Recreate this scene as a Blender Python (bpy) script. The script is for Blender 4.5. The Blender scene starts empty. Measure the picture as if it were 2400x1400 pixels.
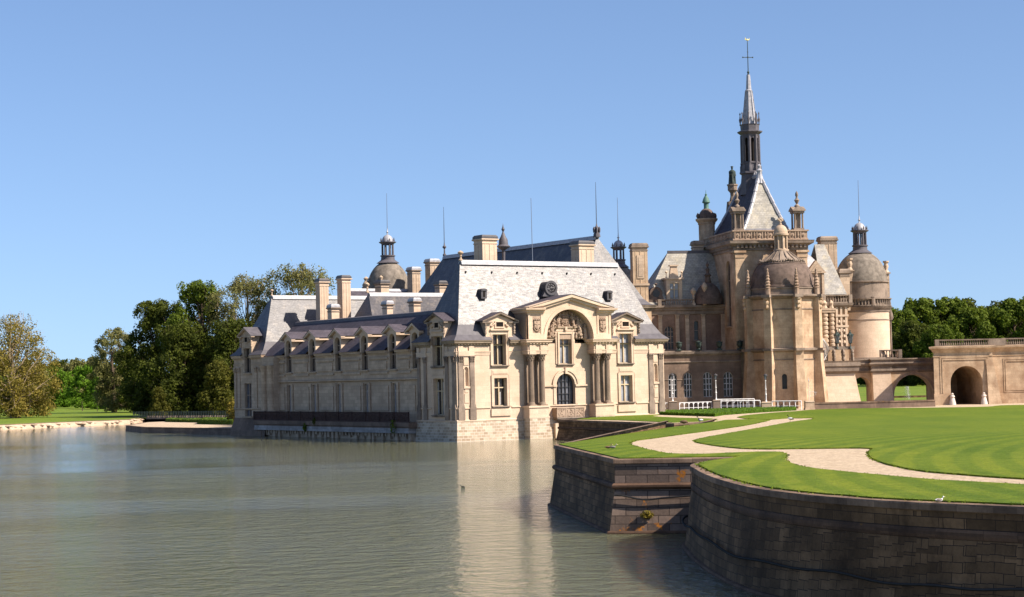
import bpy, bmesh, math, random
from mathutils import Vector, Matrix, noise
from mathutils.geometry import delaunay_2d_cdt
PI = math.pi
rad = math.radians
random.seed(7)
S = bpy.context.scene

# ------------------------------------------------------------------ camera
F_PX, CAM_H, PITCH, ROLL = 4390.0, 7.2, rad(2.46), rad(-1.25)
R3 = Matrix.Rotation(PI/2+PITCH, 3, 'X') @ Matrix.Rotation(ROLL, 3, 'Z')
cd = bpy.data.cameras.new('camera')
cam = bpy.data.objects.new('camera', cd)
S.collection.objects.link(cam)
cam.matrix_world = Matrix.Translation((0, 0, CAM_H)) @ R3.to_4x4()
cd.sensor_width = 36.0
cd.lens = F_PX/2400*36
cd.clip_start = 0.5
cd.clip_end = 6000
S.camera = cam

# ------------------------------------------------------------------ light
SUN_AZ, SUN_EL = 22.5, 43.0          # degrees in front of due right of the view; elevation
world = bpy.data.worlds.new('World'); S.world = world; world.use_nodes = True
nt = world.node_tree
bg = nt.nodes['Background']
sky = nt.nodes.new('ShaderNodeTexSky')
sky.sky_type = 'NISHITA'; sky.sun_disc = False
sky.sun_elevation = rad(SUN_EL)
sdir = Vector((math.cos(rad(SUN_AZ))*math.cos(rad(SUN_EL)), -math.sin(rad(SUN_AZ))*math.cos(rad(SUN_EL)), math.sin(rad(SUN_EL))))
sky.sun_rotation = math.atan2(sdir.x, sdir.y)
sky.air_density = 0.58; sky.dust_density = 0.8; sky.ozone_density = 3.2
tcw = nt.nodes.new('ShaderNodeTexCoord'); mpw = nt.nodes.new('ShaderNodeMapping')
mpw.inputs['Scale'].default_value = (1, 1, 0.72); mpw.inputs['Location'].default_value = (0, 0, 0.050)
nrm = nt.nodes.new('ShaderNodeVectorMath'); nrm.operation = 'NORMALIZE'
nt.links.new(tcw.outputs['Generated'], mpw.inputs[0]); nt.links.new(mpw.outputs[0], nrm.inputs[0]); nt.links.new(nrm.outputs[0], sky.inputs['Vector'])
nt.links.new(sky.outputs[0], bg.inputs[0])
bg.inputs[1].default_value = 0.096
sl = bpy.data.lights.new('sun', 'SUN'); sl.energy = 5.0; sl.angle = rad(0.5); sl.color = (1.0, 0.90, 0.78)
so = bpy.data.objects.new('sun', sl); S.collection.objects.link(so)
so.rotation_euler = (-sdir).to_track_quat('-Z', 'Y').to_euler()
so.location = (60, -40, 90)
S.view_settings.view_transform = 'Standard'; S.view_settings.look = 'None'
S.view_settings.exposure = 0.90; S.view_settings.gamma = 1.0

# ------------------------------------------------------------------ measuring helpers (photo pixel -> point on a real surface)
O3 = Vector((0, 0, CAM_H))
def ray(x, y): return R3 @ Vector(((x-1200)/F_PX, (700-y)/F_PX, -1.0))
def G(x, y, z=0.0):
    d = ray(x, y); return O3 + d*((z-CAM_H)/d.z)
def at(x, y, Y):
    d = ray(x, y); return O3 + d*(Y/d.y)
def zs(Y):                             # level of the parterre: 3.4 m over the moat near by, 2.3 m by the castle
    return 3.4 if Y < 107 else 2.3 if Y > 195 else 3.4-1.1*(Y-107)/88
def GT(x, y):
    z = 2.8
    for _ in range(25):
        p = G(x, y, z); z = 0.5*z+0.5*zs(p.y)
    return G(x, y, z)

# ------------------------------------------------------------------ object helpers
def link(o, parent=None):
    S.collection.objects.link(o)
    if parent is not None: o.parent = parent
    return o
def tag(o, label=None, cat=None, group=None, kind=None):
    if label: o['label'] = label
    if cat: o['category'] = cat
    if group: o['group'] = group
    if kind: o['kind'] = kind
    return o
def empty(name, loc=(0, 0, 0), rz=0.0, label=None, cat=None, group=None):
    o = bpy.data.objects.new(name, None); o.empty_display_size = 0.5
    link(o); o.location = loc; o.rotation_euler = (0, 0, rz)
    return tag(o, label, cat, group)
def copy_tree(o, parent=None, loc=None, rz=None, scale=None):
    c = o.copy(); link(c, parent)
    if loc is not None: c.location = loc
    if rz is not None: c.rotation_euler = (0, 0, rz)
    if scale is not None: c.scale = scale if hasattr(scale, '__len__') else (scale,)*3
    for ch in list(o.children): copy_tree(ch, c)
    return c
def auto_uv(pts):
    n = Vector((0, 0, 0))
    for i in range(len(pts)):
        a, b = pts[i], pts[(i+1) % len(pts)]
        n += a.cross(b)
    if n.length < 1e-9: return [(0, 0)]*len(pts)
    n.normalize()
    if abs(n.z) > 0.97: return [(p.x, p.y) for p in pts]
    t = Vector((-n.y, n.x, 0)).normalized(); w = n.cross(t)
    return [(p.dot(t), p.dot(w)) for p in pts]
class MB:
    def __init__(self): self.v = []; self.f = []; self.uv = []; self.sm = []
    def poly(self, pts, uv=None, smooth=False):
        pts = [Vector(p) for p in pts]; i = len(self.v)
        self.v += pts; self.f.append(tuple(range(i, i+len(pts))))
        self.uv += uv if uv else auto_uv(pts); self.sm.append(smooth)
    def box(self, x0, x1, y0, y1, z0, z1):
        if x0 > x1: x0, x1 = x1, x0
        if y0 > y1: y0, y1 = y1, y0
        if z0 > z1: z0, z1 = z1, z0
        self.prism([(x0, y0), (x1, y0), (x1, y1), (x0, y1)], z0, z1)
    def prism(self, p, z0, z1, bottom=True):
        n = len(p)
        for i in range(n):
            a, b = p[i], p[(i+1) % n]
            self.poly([(a[0], a[1], z0), (b[0], b[1], z0), (b[0], b[1], z1), (a[0], a[1], z1)])
        self.poly([(a[0], a[1], z1) for a in p])
        if bottom: self.poly([(a[0], a[1], z0) for a in reversed(p)])
    def taper(self, p0, z0, p1, z1):
        n = len(p0)
        for i in range(n):
            j = (i+1) % n
            self.poly([(p0[i][0], p0[i][1], z0), (p0[j][0], p0[j][1], z0), (p1[j][0], p1[j][1], z1), (p1[i][0], p1[i][1], z1)])
        self.poly([(a[0], a[1], z1) for a in p1])
    def extr(self, poly, y0, y1):      # polygon in x,z (counter-clockwise seen from -y) extruded along y
        n = len(poly)
        self.poly([(a[0], y0, a[1]) for a in poly])
        self.poly([(a[0], y1, a[1]) for a in reversed(poly)])
        for i in range(n):
            a, b = poly[i], poly[(i+1) % n]
            self.poly([(b[0], y0, b[1]), (a[0], y0, a[1]), (a[0], y1, a[1]), (b[0], y1, b[1])])
    def lathe(self, prof, c=(0, 0), seg=16, a0=0.0, a1=2*PI, smooth=True, zoff=0.0, facet=0):
        rref = max(r for r, z in prof)
        for i in range(seg):
            p, q = a0+(a1-a0)*i/seg, a0+(a1-a0)*(i+1)/seg
            L = 0.0
            for k in range(len(prof)-1):
                (r0, z0), (r1, z1) = prof[k], prof[k+1]
                dl = math.hypot(r1-r0, z1-z0)
                P = []; U = []
                for (aa, r, z, l) in ((p, r0, z0, L), (q, r0, z0, L), (q, r1, z1, L+dl), (p, r1, z1, L+dl)):
                    if r < 1e-6 and P and (P[-1]-Vector((c[0], c[1], z+zoff))).length < 1e-6: continue
                    P.append(Vector((c[0]+r*math.cos(aa), c[1]+r*math.sin(aa), z+zoff))); U.append((aa*rref, l+prof[0][1]))
                L += dl
                if len(P) > 2 and dl > 1e-6: self.poly(P, U, smooth)
    def tube(self, a, b, r0, r1=None, seg=6, smooth=True):
        a, b = Vector(a), Vector(b); r1 = r0 if r1 is None else r1
        d = b-a; L = d.length
        if L < 1e-6: return
        d.normalize(); t = d.cross(Vector((0, 0, 1)) if abs(d.z) < 0.9 else Vector((1, 0, 0))).normalized(); w = d.cross(t)
        for i in range(seg):
            p, q = 2*PI*i/seg, 2*PI*(i+1)/seg
            e, g = t*math.cos(p)+w*math.sin(p), t*math.cos(q)+w*math.sin(q)
            self.poly([a+e*r0, a+g*r0, b+g*r1, b+e*r1], [(p*r0, 0), (q*r0, 0), (q*r0, L), (p*r0, L)], smooth)
        if seg <= 6:
            self.poly([a+(t*math.cos(2*PI*i/seg)+w*math.sin(2*PI*i/seg))*r0 for i in range(seg)])
            self.poly([b+(t*math.cos(2*PI*i/seg)+w*math.sin(2*PI*i/seg))*r1 for i in range(seg)])
    def band(self, path, prof, closed=False, only=None):   # moulding: prof of (outward offset, z), path in x,y, outward = right-hand side
        n = len(path); P = [Vector((p[0], p[1])) for p in path]
        offs = []
        for i in range(n):
            if closed or 0 < i < n-1:
                d0 = (P[i]-P[i-1]).normalized(); d1 = (P[(i+1) % n]-P[i]).normalized()
            elif i == 0: d0 = d1 = (P[1]-P[0]).normalized()
            else: d0 = d1 = (P[-1]-P[-2]).normalized()
            n0, n1 = Vector((d0.y, -d0.x)), Vector((d1.y, -d1.x))
            m = (n0+n1); m = m/max(0.3, m.dot(n0)) if m.length > 1e-6 else n0
            offs.append(m)
        rings = [[(P[i].x+offs[i].x*o, P[i].y+offs[i].y*o, z) for i in range(n)] for o, z in prof]
        for k in range(len(rings)-1):
            for i in range(n if closed else n-1):
                if only is not None and i not in only: continue
                j = (i+1) % n
                self.poly([rings[k][i], rings[k][j], rings[k+1][j], rings[k+1][i]])
        if not closed and only is None:
            for e in (0, n-1):
                pts = [r[e] for r in rings]
                self.poly(pts if e else list(reversed(pts)))
    def blob(self, c, r, sq=(1, 1, 1), seg=7, rings=5, jit=0.0, smooth=True):
        g = []
        for i in range(rings+1):
            th = PI*i/rings; row = []
            for j in range(seg):
                ph = 2*PI*j/seg; k = 1+random.uniform(-jit, jit)
                row.append(Vector((c[0]+r*k*sq[0]*math.sin(th)*math.cos(ph), c[1]+r*k*sq[1]*math.sin(th)*math.sin(ph), c[2]+r*k*sq[2]*math.cos(th))))
            g.append(row)
        for i in range(rings):
            for j in range(seg):
                self.poly([g[i+1][j], g[i+1][(j+1) % seg], g[i][(j+1) % seg], g[i][j]], None, smooth)
    def build(self, name, mat, parent=None, **kw):
        me = bpy.data.meshes.new(name)
        me.from_pydata([tuple(v) for v in self.v], [], self.f)
        uvl = me.uv_layers.new(name='UVMap')
        flat = [c for u in self.uv for c in u]
        uvl.data.foreach_set('uv', flat)
        me.polygons.foreach_set('use_smooth', self.sm)
        if any(self.sm):
            bm = bmesh.new(); bm.from_mesh(me); bmesh.ops.remove_doubles(bm, verts=bm.verts, dist=1e-4)
            for e in bm.edges:
                if len(e.link_faces) == 2 and e.calc_face_angle(0) > rad(38): e.smooth = False
            bm.to_mesh(me); bm.free()
        me.materials.append(mat)
        o = bpy.data.objects.new(name, me); link(o, parent)
        return tag(o, **kw) if kw else o
    @property
    def any(self): return bool(self.f)

# ------------------------------------------------------------------ materials
def nn(t, typ, **kw):
    n = t.nodes.new(typ)
    for k, v in kw.items():
        if k in n.inputs: n.inputs[k].default_value = v
        else: setattr(n, k, v)
    return n
def base_mat(name, rough=0.8, spec=0.3):
    m = bpy.data.materials.new(name); m.use_nodes = True
    t = m.node_tree; b = t.nodes['Principled BSDF']
    b.inputs['Roughness'].default_value = rough; b.inputs['Specular IOR Level'].default_value = spec
    return m, t, b
def ramp(t, src, stops):
    r = t.nodes.new('ShaderNodeValToRGB'); e = r.color_ramp.elements
    while len(e) < len(stops): e.new(0.5)
    for el, (p, c) in zip(e, stops):
        el.position = p; el.color = c if len(c) == 4 else (*c, 1)
    t.links.new(src, r.inputs[0]); return r
def mix(t, a, b, fac, mode='MIX'):
    n = t.nodes.new('ShaderNodeMix'); n.data_type = 'RGBA'; n.blend_type = mode
    for s, v in ((6, a), (7, b), (0, fac)):
        if hasattr(v, 'is_output'): t.links.new(v, n.inputs[s])
        else: n.inputs[s].default_value = v if (s == 0 or len(v) == 4) else (*v, 1)
    return n.outputs[2]
def noise_n(t, scale, detail=6, rough=0.6, vec=None, stretch=None):
    n = nn(t, 'ShaderNodeTexNoise', Scale=scale, Detail=detail, Roughness=rough)
    if vec is None:
        vec = t.nodes.new('ShaderNodeTexCoord').outputs['Object']
    if stretch:
        mp = t.nodes.new('ShaderNodeMapping'); mp.inputs['Scale'].default_value = stretch
        t.links.new(vec, mp.inputs[0]); vec = mp.outputs[0]
    t.links.new(vec, n.inputs['Vector']); return n.outputs['Fac']
def bump(t, b, h, strength, dist=0.05, prev=None):
    n = nn(t, 'ShaderNodeBump', Strength=strength, Distance=dist)
    t.links.new(h, n.inputs['Height'])
    if prev: t.links.new(prev, n.inputs['Normal'])
    t.links.new(n.outputs[0], b.inputs['Normal']); return n.outputs[0]
KA = 0.80                                # albedo trim
def stone(name, c, dirt, amount=0.5, bw=0.9, bh=0.42, mortar=0.012, vary=0.12, streak=0.4, lichen=None, mcol=None, c12=None):
    c = tuple(x*KA for x in c); dirt = tuple(x*KA for x in dirt); mcol = mcol and tuple(x*KA for x in mcol)
    m, t, b = base_mat(name, 0.88, 0.2)
    br = nn(t, 'ShaderNodeTexBrick', Scale=1.0); br.offset = 0.5; br.squash = 1.0
    br.inputs['Brick Width'].default_value = bw; br.inputs['Row Height'].default_value = bh
    br.inputs['Mortar Size'].default_value = mortar; br.inputs['Mortar Smooth'].default_value = 0.4
    br.inputs['Bias'].default_value = 0.0
    lo = tuple(x*(1-vary) for x in c); hi = tuple(min(1, x*(1+vary)) for x in c)
    if c12: lo, hi = (tuple(x*KA for x in k) for k in c12)
    br.inputs['Color1'].default_value = (*lo, 1); br.inputs['Color2'].default_value = (*hi, 1)
    br.inputs['Mortar'].default_value = (*(mcol or tuple(x*0.72 for x in c)), 1)
    uv = t.nodes.new('ShaderNodeTexCoord')
    wob = noise_n(t, 0.9, 3)
    t.links.new(uv.outputs['UV'], br.inputs['Vector'])
    col = br.outputs['Color']
    n1 = noise_n(t, 0.35, 7, 0.62); n2 = noise_n(t, 1.6, 8, 0.7, stretch=(1, 1, 0.35)); n3 = noise_n(t, 9, 6, 0.7)
    r1 = ramp(t, n1, [(0.42, (0, 0, 0)), (0.66, (1, 1, 1))])
    k1 = nn(t, 'ShaderNodeMath', operation='MULTIPLY'); k1.inputs[1].default_value = amount; t.links.new(r1.outputs[0], k1.inputs[0])
    col = mix(t, col, dirt, k1.outputs[0])
    r2 = ramp(t, n2, [(0.5, (0, 0, 0)), (0.72, (1, 1, 1))])
    k2 = nn(t, 'ShaderNodeMath', operation='MULTIPLY'); k2.inputs[1].default_value = streak; t.links.new(r2.outputs[0], k2.inputs[0])
    col = mix(t, col, tuple(x*0.75 for x in dirt), k2.outputs[0])
    r3 = ramp(t, n3, [(0.3, (0.82,)*3), (0.7, (1.12,)*3)])
    col = mix(t, col, r3.outputs[0], 1.0, 'MULTIPLY')
    if lichen:
        n4 = noise_n(t, 1.3, 7, 0.7); r4 = ramp(t, n4, [(lichen[1], (0, 0, 0)), (lichen[1]+0.07, (1, 1, 1))])
        col = mix(t, col, lichen[0], r4.outputs[0])
    t.links.new(col, b.inputs['Base Color'])
    bp = bump(t, b, n3, 0.35, 0.03)
    bump(t, b, br.outputs['Fac'], -0.5 if mortar > 0.015 else -0.35, 0.02, bp)
    return m
def plain(name, c, rough=0.6, spec=0.3, vary=0.25, scale=3.0, metallic=0.0, c2=None, bumps=0.0):
    c = tuple(x*KA for x in c)
    m, t, b = base_mat(name, rough, spec); b.inputs['Metallic'].default_value = metallic
    n = noise_n(t, scale, 6, 0.65)
    r = ramp(t, n, [(0.3, tuple(x*(1-vary) for x in c)), (0.7, c2 or tuple(min(1, x*(1+vary)) for x in c))])
    t.links.new(r.outputs[0], b.inputs['Base Color'])
    if bumps: bump(t, b, n, bumps, 0.05)
    return m
def slate(name, c=(0.17, 0.17, 0.19), rough=0.36, spec=0.75, lich=(0.36, 0.33, 0.26), lk=0.25, coat=0.0):
    m, t, b = base_mat(name, rough, spec)
    uv = t.nodes.new('ShaderNodeTexCoord')
    br = nn(t, 'ShaderNodeTexBrick', Scale=1.0)
    br.inputs['Brick Width'].default_value = 0.5; br.inputs['Row Height'].default_value = 0.3
    br.inputs['Mortar Size'].default_value = 0.02; br.inputs['Mortar Smooth'].default_value = 0.3
    br.inputs['Color1'].default_value = (*[x*0.85 for x in c], 1); br.inputs['Color2'].default_value = (*[x*1.18 for x in c], 1)
    br.inputs['Mortar'].default_value = (*[x*0.55 for x in c], 1)
    t.links.new(uv.outputs['UV'], br.inputs['Vector'])
    n1 = noise_n(t, 0.5, 8, 0.7); n2 = noise_n(t, 1.1, 8, 0.75, stretch=(1, 1, 0.4))
    r1 = ramp(t, n1, [(0.35, (0.75,)*3), (0.7, (1.25,)*3)])
    col = mix(t, br.outputs['Color'], r1.outputs[0], 1.0, 'MULTIPLY')
    r2 = ramp(t, n2, [(0.5, (0, 0, 0)), (0.7, (1, 1, 1))])
    k = nn(t, 'ShaderNodeMath', operation='MULTIPLY'); k.inputs[1].default_value = lk; t.links.new(r2.outputs[0], k.inputs[0])
    col = mix(t, col, lich, k.outputs[0])
    t.links.new(col, b.inputs['Base Color'])
    rr = ramp(t, noise_n(t, 2.3, 8, 0.75, stretch=(0.6, 0.6, 2.5)), [(0.3, (rough*0.85,)*3), (0.72, (min(1, rough*1.6),)*3)])
    t.links.new(rr.outputs[0], b.inputs['Roughness'])
    nb = bump(t, b, noise_n(t, 5.0, 6, 0.7, stretch=(1, 1, .6)), 0.30, 0.05)
    bump(t, b, br.outputs['Fac'], -0.8, 0.03, nb)
    return m
M = {}
M['stone_cornice'] = stone('weathered_cornice_stone', (0.40, 0.31, 0.22), (0.17, 0.13, 0.10), 0.6, 1.3, 3.0, 0.006, 0.10, 0.5)
M['stone_column'] = stone('brown_veined_column_stone', (0.36, 0.27, 0.20), (0.20, 0.14, 0.10), 0.6, 3.0, 1.5, 0.006, 0.10, 0.6)
M['stone'] = stone('pale_limestone', (0.74, 0.565, 0.415), (0.56, 0.39, 0.26), 0.45, 1.1, 0.5, 0.008, 0.07, 0.22, lichen=((0.60, 0.36, 0.17), 0.70))
M['stone_base'] = stone('patched_rubble_stone', (0.66, 0.52, 0.40), (0.50, 0.40, 0.30), 0.5, 0.62, 0.34, 0.03, 0.25, 0.35, mcol=(0.78, 0.68, 0.57), c12=((0.36, 0.26, 0.17), (0.74, 0.60, 0.45)), lichen=((0.52, 0.27, 0.08), 0.68))
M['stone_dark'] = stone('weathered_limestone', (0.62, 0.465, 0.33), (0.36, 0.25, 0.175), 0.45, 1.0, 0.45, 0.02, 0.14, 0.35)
M['stone_ledge'] = stone('pale_grey_ledge_stone', (0.46, 0.42, 0.40), (0.20, 0.17, 0.15), 0.6, 0.9, 0.4, 0.02, 0.2, 0.5)
M['stone_carved'] = stone('carved_limestone', (0.50, 0.365, 0.265), (0.24, 0.15, 0.10), 0.7, 3.0, 3.0, 0.0, 0.05, 0.6)
M['stone_trim'] = stone('grey_limestone_trim', (0.37, 0.285, 0.22), (0.12, 0.09, 0.072), 0.8, 1.3, 3.0, 0.006, 0.10, 0.5)
M['stone_warm'] = stone('warm_ochre_limestone', (0.68, 0.495, 0.33), (0.34, 0.21, 0.125), 0.85, 1.0, 0.42, 0.010, 0.09, 0.5)
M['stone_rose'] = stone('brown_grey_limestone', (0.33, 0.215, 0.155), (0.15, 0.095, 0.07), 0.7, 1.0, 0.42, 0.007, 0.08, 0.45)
M['stone_brown'] = stone('brown_limestone', (0.27, 0.185, 0.135), (0.11, 0.08, 0.065), 0.7, 0.9, 0.42, 0.01, 0.12, 0.5)
M['stone_dome'] = plain('lichened_stone_dome', (0.22, 0.185, 0.15), 0.9, 0.2, 0.5, 1.2, bumps=0.3)
M['dome_brown'] = plain('brown_stone_dome', (0.165, 0.118, 0.095), 0.9, 0.2, 0.4, 1.5, bumps=0.3)
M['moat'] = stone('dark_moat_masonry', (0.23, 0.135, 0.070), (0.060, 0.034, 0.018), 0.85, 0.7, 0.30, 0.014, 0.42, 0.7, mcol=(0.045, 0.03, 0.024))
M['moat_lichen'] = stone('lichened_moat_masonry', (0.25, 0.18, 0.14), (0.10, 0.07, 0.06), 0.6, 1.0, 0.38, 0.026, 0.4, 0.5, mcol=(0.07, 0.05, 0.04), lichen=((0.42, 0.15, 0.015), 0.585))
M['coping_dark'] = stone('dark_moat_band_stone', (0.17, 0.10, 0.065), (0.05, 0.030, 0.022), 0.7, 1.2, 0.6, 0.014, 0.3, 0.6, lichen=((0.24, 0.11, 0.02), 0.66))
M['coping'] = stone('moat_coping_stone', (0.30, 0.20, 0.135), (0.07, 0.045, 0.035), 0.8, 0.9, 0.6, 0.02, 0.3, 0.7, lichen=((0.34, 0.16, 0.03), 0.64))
M['slate_lit'] = slate('slate_shingles', (0.062, 0.056, 0.062), 0.35, 0.46, (0.30, 0.24, 0.18), 0.45)
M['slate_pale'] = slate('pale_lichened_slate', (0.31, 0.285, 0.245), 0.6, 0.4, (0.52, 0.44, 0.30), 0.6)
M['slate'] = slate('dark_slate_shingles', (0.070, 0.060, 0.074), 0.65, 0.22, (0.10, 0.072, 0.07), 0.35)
M['slate_old'] = slate('lichened_slate', (0.27, 0.25, 0.225), 0.55, 0.5, (0.46, 0.39, 0.26), 0.75)
M['lead'] = plain('lead_sheet', (0.12, 0.108, 0.118), 0.6, 0.3, 0.25, 1.5)
M['lead_light'] = plain('pale_lead_sheet', (0.40, 0.39, 0.41), 0.45, 0.6, 0.3, 2.5)
M['zinc_dark'] = plain('dark_zinc_cap', (0.075, 0.068, 0.072), 0.5, 0.5, 0.3, 2.0)
M['glass'] = None
def glass(name, c, rough=0.12):
    m, t, b = base_mat(name, rough, 0.35)
    n = noise_n(t, 0.7, 4); r = ramp(t, n, [(0.35, tuple(x*0.6 for x in c)), (0.65, tuple(min(1, x*1.4) for x in c))])
    t.links.new(r.outputs[0], b.inputs['Base Color']); bump(t, b, noise_n(t, 1.5, 2), 0.15, 0.03); return m
M['glass'] = glass('dark_window_glass', (0.028, 0.021, 0.019), .25)
M['glass_grey'] = glass('window_glass_with_grey_blind', (0.22, 0.23, 0.25), 0.3)
M['glass_leaded'] = glass('leaded_window_glass', (0.10, 0.10, 0.115), 0.25)
M['curtain'] = plain('white_curtain', (0.45, 0.43, 0.42), 0.9, 0.1, 0.3, 4)
M['frame_white'] = plain('grey_white_paint', (0.60, 0.58, 0.58), 0.5, 0.4, 0.1)
M['frame_stone'] = plain('stone_mullion', (0.66, 0.52, 0.34), 0.85, 0.2, 0.12, 1.5)
M['frame_brown'] = plain('brown_stone_mullion', (0.34, 0.26, 0.20), 0.85, 0.2, 0.2, 1.5)
M['white'] = plain('white_painted_metal', (0.75, 0.73, 0.72), 0.4, 0.5, 0.06)
M['iron'] = plain('dark_iron', (0.045, 0.04, 0.042), 0.5, 0.5, 0.3)
M['rust'] = plain('rusty_iron_lattice', (0.07, 0.034, 0.027), 0.8, 0.3, 0.45, 2)
M['mast'] = plain('thin_metal_rod', (0.10, 0.12, 0.16), 0.4, 0.5, 0.1)
M['bronze'] = plain('verdigris_bronze', (0.035, 0.055, 0.047), 0.6, 0.4, 0.5, 3.0)
M['copper'] = plain('green_copper', (0.10, 0.21, 0.17), 0.65, 0.4, 0.3, 3.0)
M['gold'] = plain('gilded_metal', (0.75, 0.68, 0.30), 0.35, 0.6, 0.1)
M['rubber'] = plain('black_cable', (0.016, 0.015, 0.015), 0.5, 0.4, 0.2)
M['bollard'] = plain('white_guard_stone', (0.72, 0.62, 0.54), 0.85, 0.2, 0.12)
M['dark_inside'] = plain('dark_interior', (0.02, 0.016, 0.014), 0.95, 0.1, 0.2)

def ground_mat(name, c0, c1, c2, scale, bstr=0.3, mow=False, fine=40.0):
    c0, c1, c2 = (tuple(x*.85 for x in k) for k in (c0, c1, c2))
    m, t, b = base_mat(name, 0.9, 0.15)
    n1 = noise_n(t, scale, 8, 0.7); n2 = noise_n(t, fine, 6, 0.8); n0 = noise_n(t, 0.11, 6, 0.65, stretch=(1, .35, 1))
    r = ramp(t, n1, [(0.3, c0), (0.5, c1), (0.72, c2)])
    r2 = ramp(t, n2, [(0.3, (0.52,)*3), (0.7, (1.48,)*3)])
    col = mix(t, r.outputs[0], r2.outputs[0], 1.0, 'MULTIPLY')
    if mow:
        geo = t.nodes.new('ShaderNodeTexCoord')
        mp = t.nodes.new('ShaderNodeMapping'); mp.inputs['Location'].default_value = (-95, -60, 0)
        t.links.new(geo.outputs['Object'], mp.inputs[0])
        w = nn(t, 'ShaderNodeTexWave', Scale=0.2, Distortion=2.2, Detail=3.0); w.wave_type = 'RINGS'; w.rings_direction = 'Z'
        w.inputs['Detail Scale'].default_value = 0.25
        t.links.new(mp.outputs[0], w.inputs['Vector'])
        rw = ramp(t, w.outputs['Fac'], [(0.3, (0.84, 0.9, 0.88)), (0.7, (1.15, 1.09, 1.16))])
        col = mix(t, col, rw.outputs[0], 1.0, 'MULTIPLY')
        rn = ramp(t, n0, [(0.35, (0.78, 0.86, 0.85)), (0.65, (1.22, 1.12, 1.3))])
        col = mix(t, col, rn.outputs[0], 1.0, 'MULTIPLY')
    t.links.new(col, b.inputs['Base Color'])
    bump(t, b, n2, bstr, 0.06)
    return m
M['grass'] = ground_mat('mown_grass', (0.085, 0.135, 0.006), (0.115, 0.165, 0.008), (0.155, 0.195, 0.018), 1.2, 0.9, True, 7.0)
M['grass_far'] = ground_mat('park_grass', (0.10, 0.16, 0.012), (0.14, 0.20, 0.02), (0.20, 0.22, 0.03), 0.05, 0.3, False, 2.0)
M['gravel'] = ground_mat('pale_pink_gravel', (0.40, 0.30, 0.20), (0.53, 0.41, 0.285), (0.62, 0.49, 0.35), 1.5, 1.0, False, 5.0)
M['hedge'] = plain('clipped_box_hedge', (0.055, 0.105, 0.010), 0.9, 0.15, 0.6, 5, bumps=0.8)

def leaf_mat(name, c, c2):
    m, t, b = base_mat(name, 0.75, 0.2)
    n = noise_n(t, 0.28, 4, 0.6); oi = t.nodes.new('ShaderNodeObjectInfo')
    n2 = noise_n(t, 3.0, 2, 0.5)
    r = ramp(t, n, [(0.35, c), (0.68, c2)])
    r2 = ramp(t, n2, [(0.3, (0.6, 0.65, 0.7)), (0.7, (1.35, 1.3, 1.1))])
    col = mix(t, r.outputs[0], r2.outputs[0], 1.0, 'MULTIPLY')
    t.links.new(col, b.inputs['Base Color'])
    tr = t.nodes.new('ShaderNodeBsdfTranslucent'); t.links.new(col, tr.inputs[0])
    ms = t.nodes.new('ShaderNodeMixShader'); ms.inputs[0].default_value = 0.40
    out = [n for n in t.nodes if n.type == 'OUTPUT_MATERIAL'][0]
    t.links.new(b.outputs[0], ms.inputs[1]); t.links.new(tr.outputs[0], ms.inputs[2]); t.links.new(ms.outputs[0], out.inputs[0])
    return m
M['leaf_dark'] = leaf_mat('dark_green_leaves', (0.045, 0.058, 0.008), (0.105, 0.125, 0.015))
M['leaf_mid'] = leaf_mat('green_leaves', (0.070, 0.105, 0.010), (0.155, 0.20, 0.020))
M['leaf_bright'] = leaf_mat('bright_green_leaves', (0.09, 0.18, 0.010), (0.15, 0.26, 0.02))
M['leaf_olive'] = leaf_mat('olive_gold_leaves', (0.18, 0.148, 0.028), (0.30, 0.235, 0.050))
M['leaf_yellow'] = leaf_mat('yellow_green_needles', (0.07, 0.075, 0.010), (0.13, 0.12, 0.018))
M['leaf_pale'] = leaf_mat('pale_sparse_leaves', (0.14, 0.145, 0.045), (0.25, 0.23, 0.09))
M['bark'] = plain('grey_brown_bark', (0.13, 0.095, 0.065), 0.9, 0.15, 0.4, 2.0, bumps=0.4)
M['bark_pale'] = plain('pale_plane_bark', (0.34, 0.26, 0.17), 0.9, 0.15, 0.35, 1.5)

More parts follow.
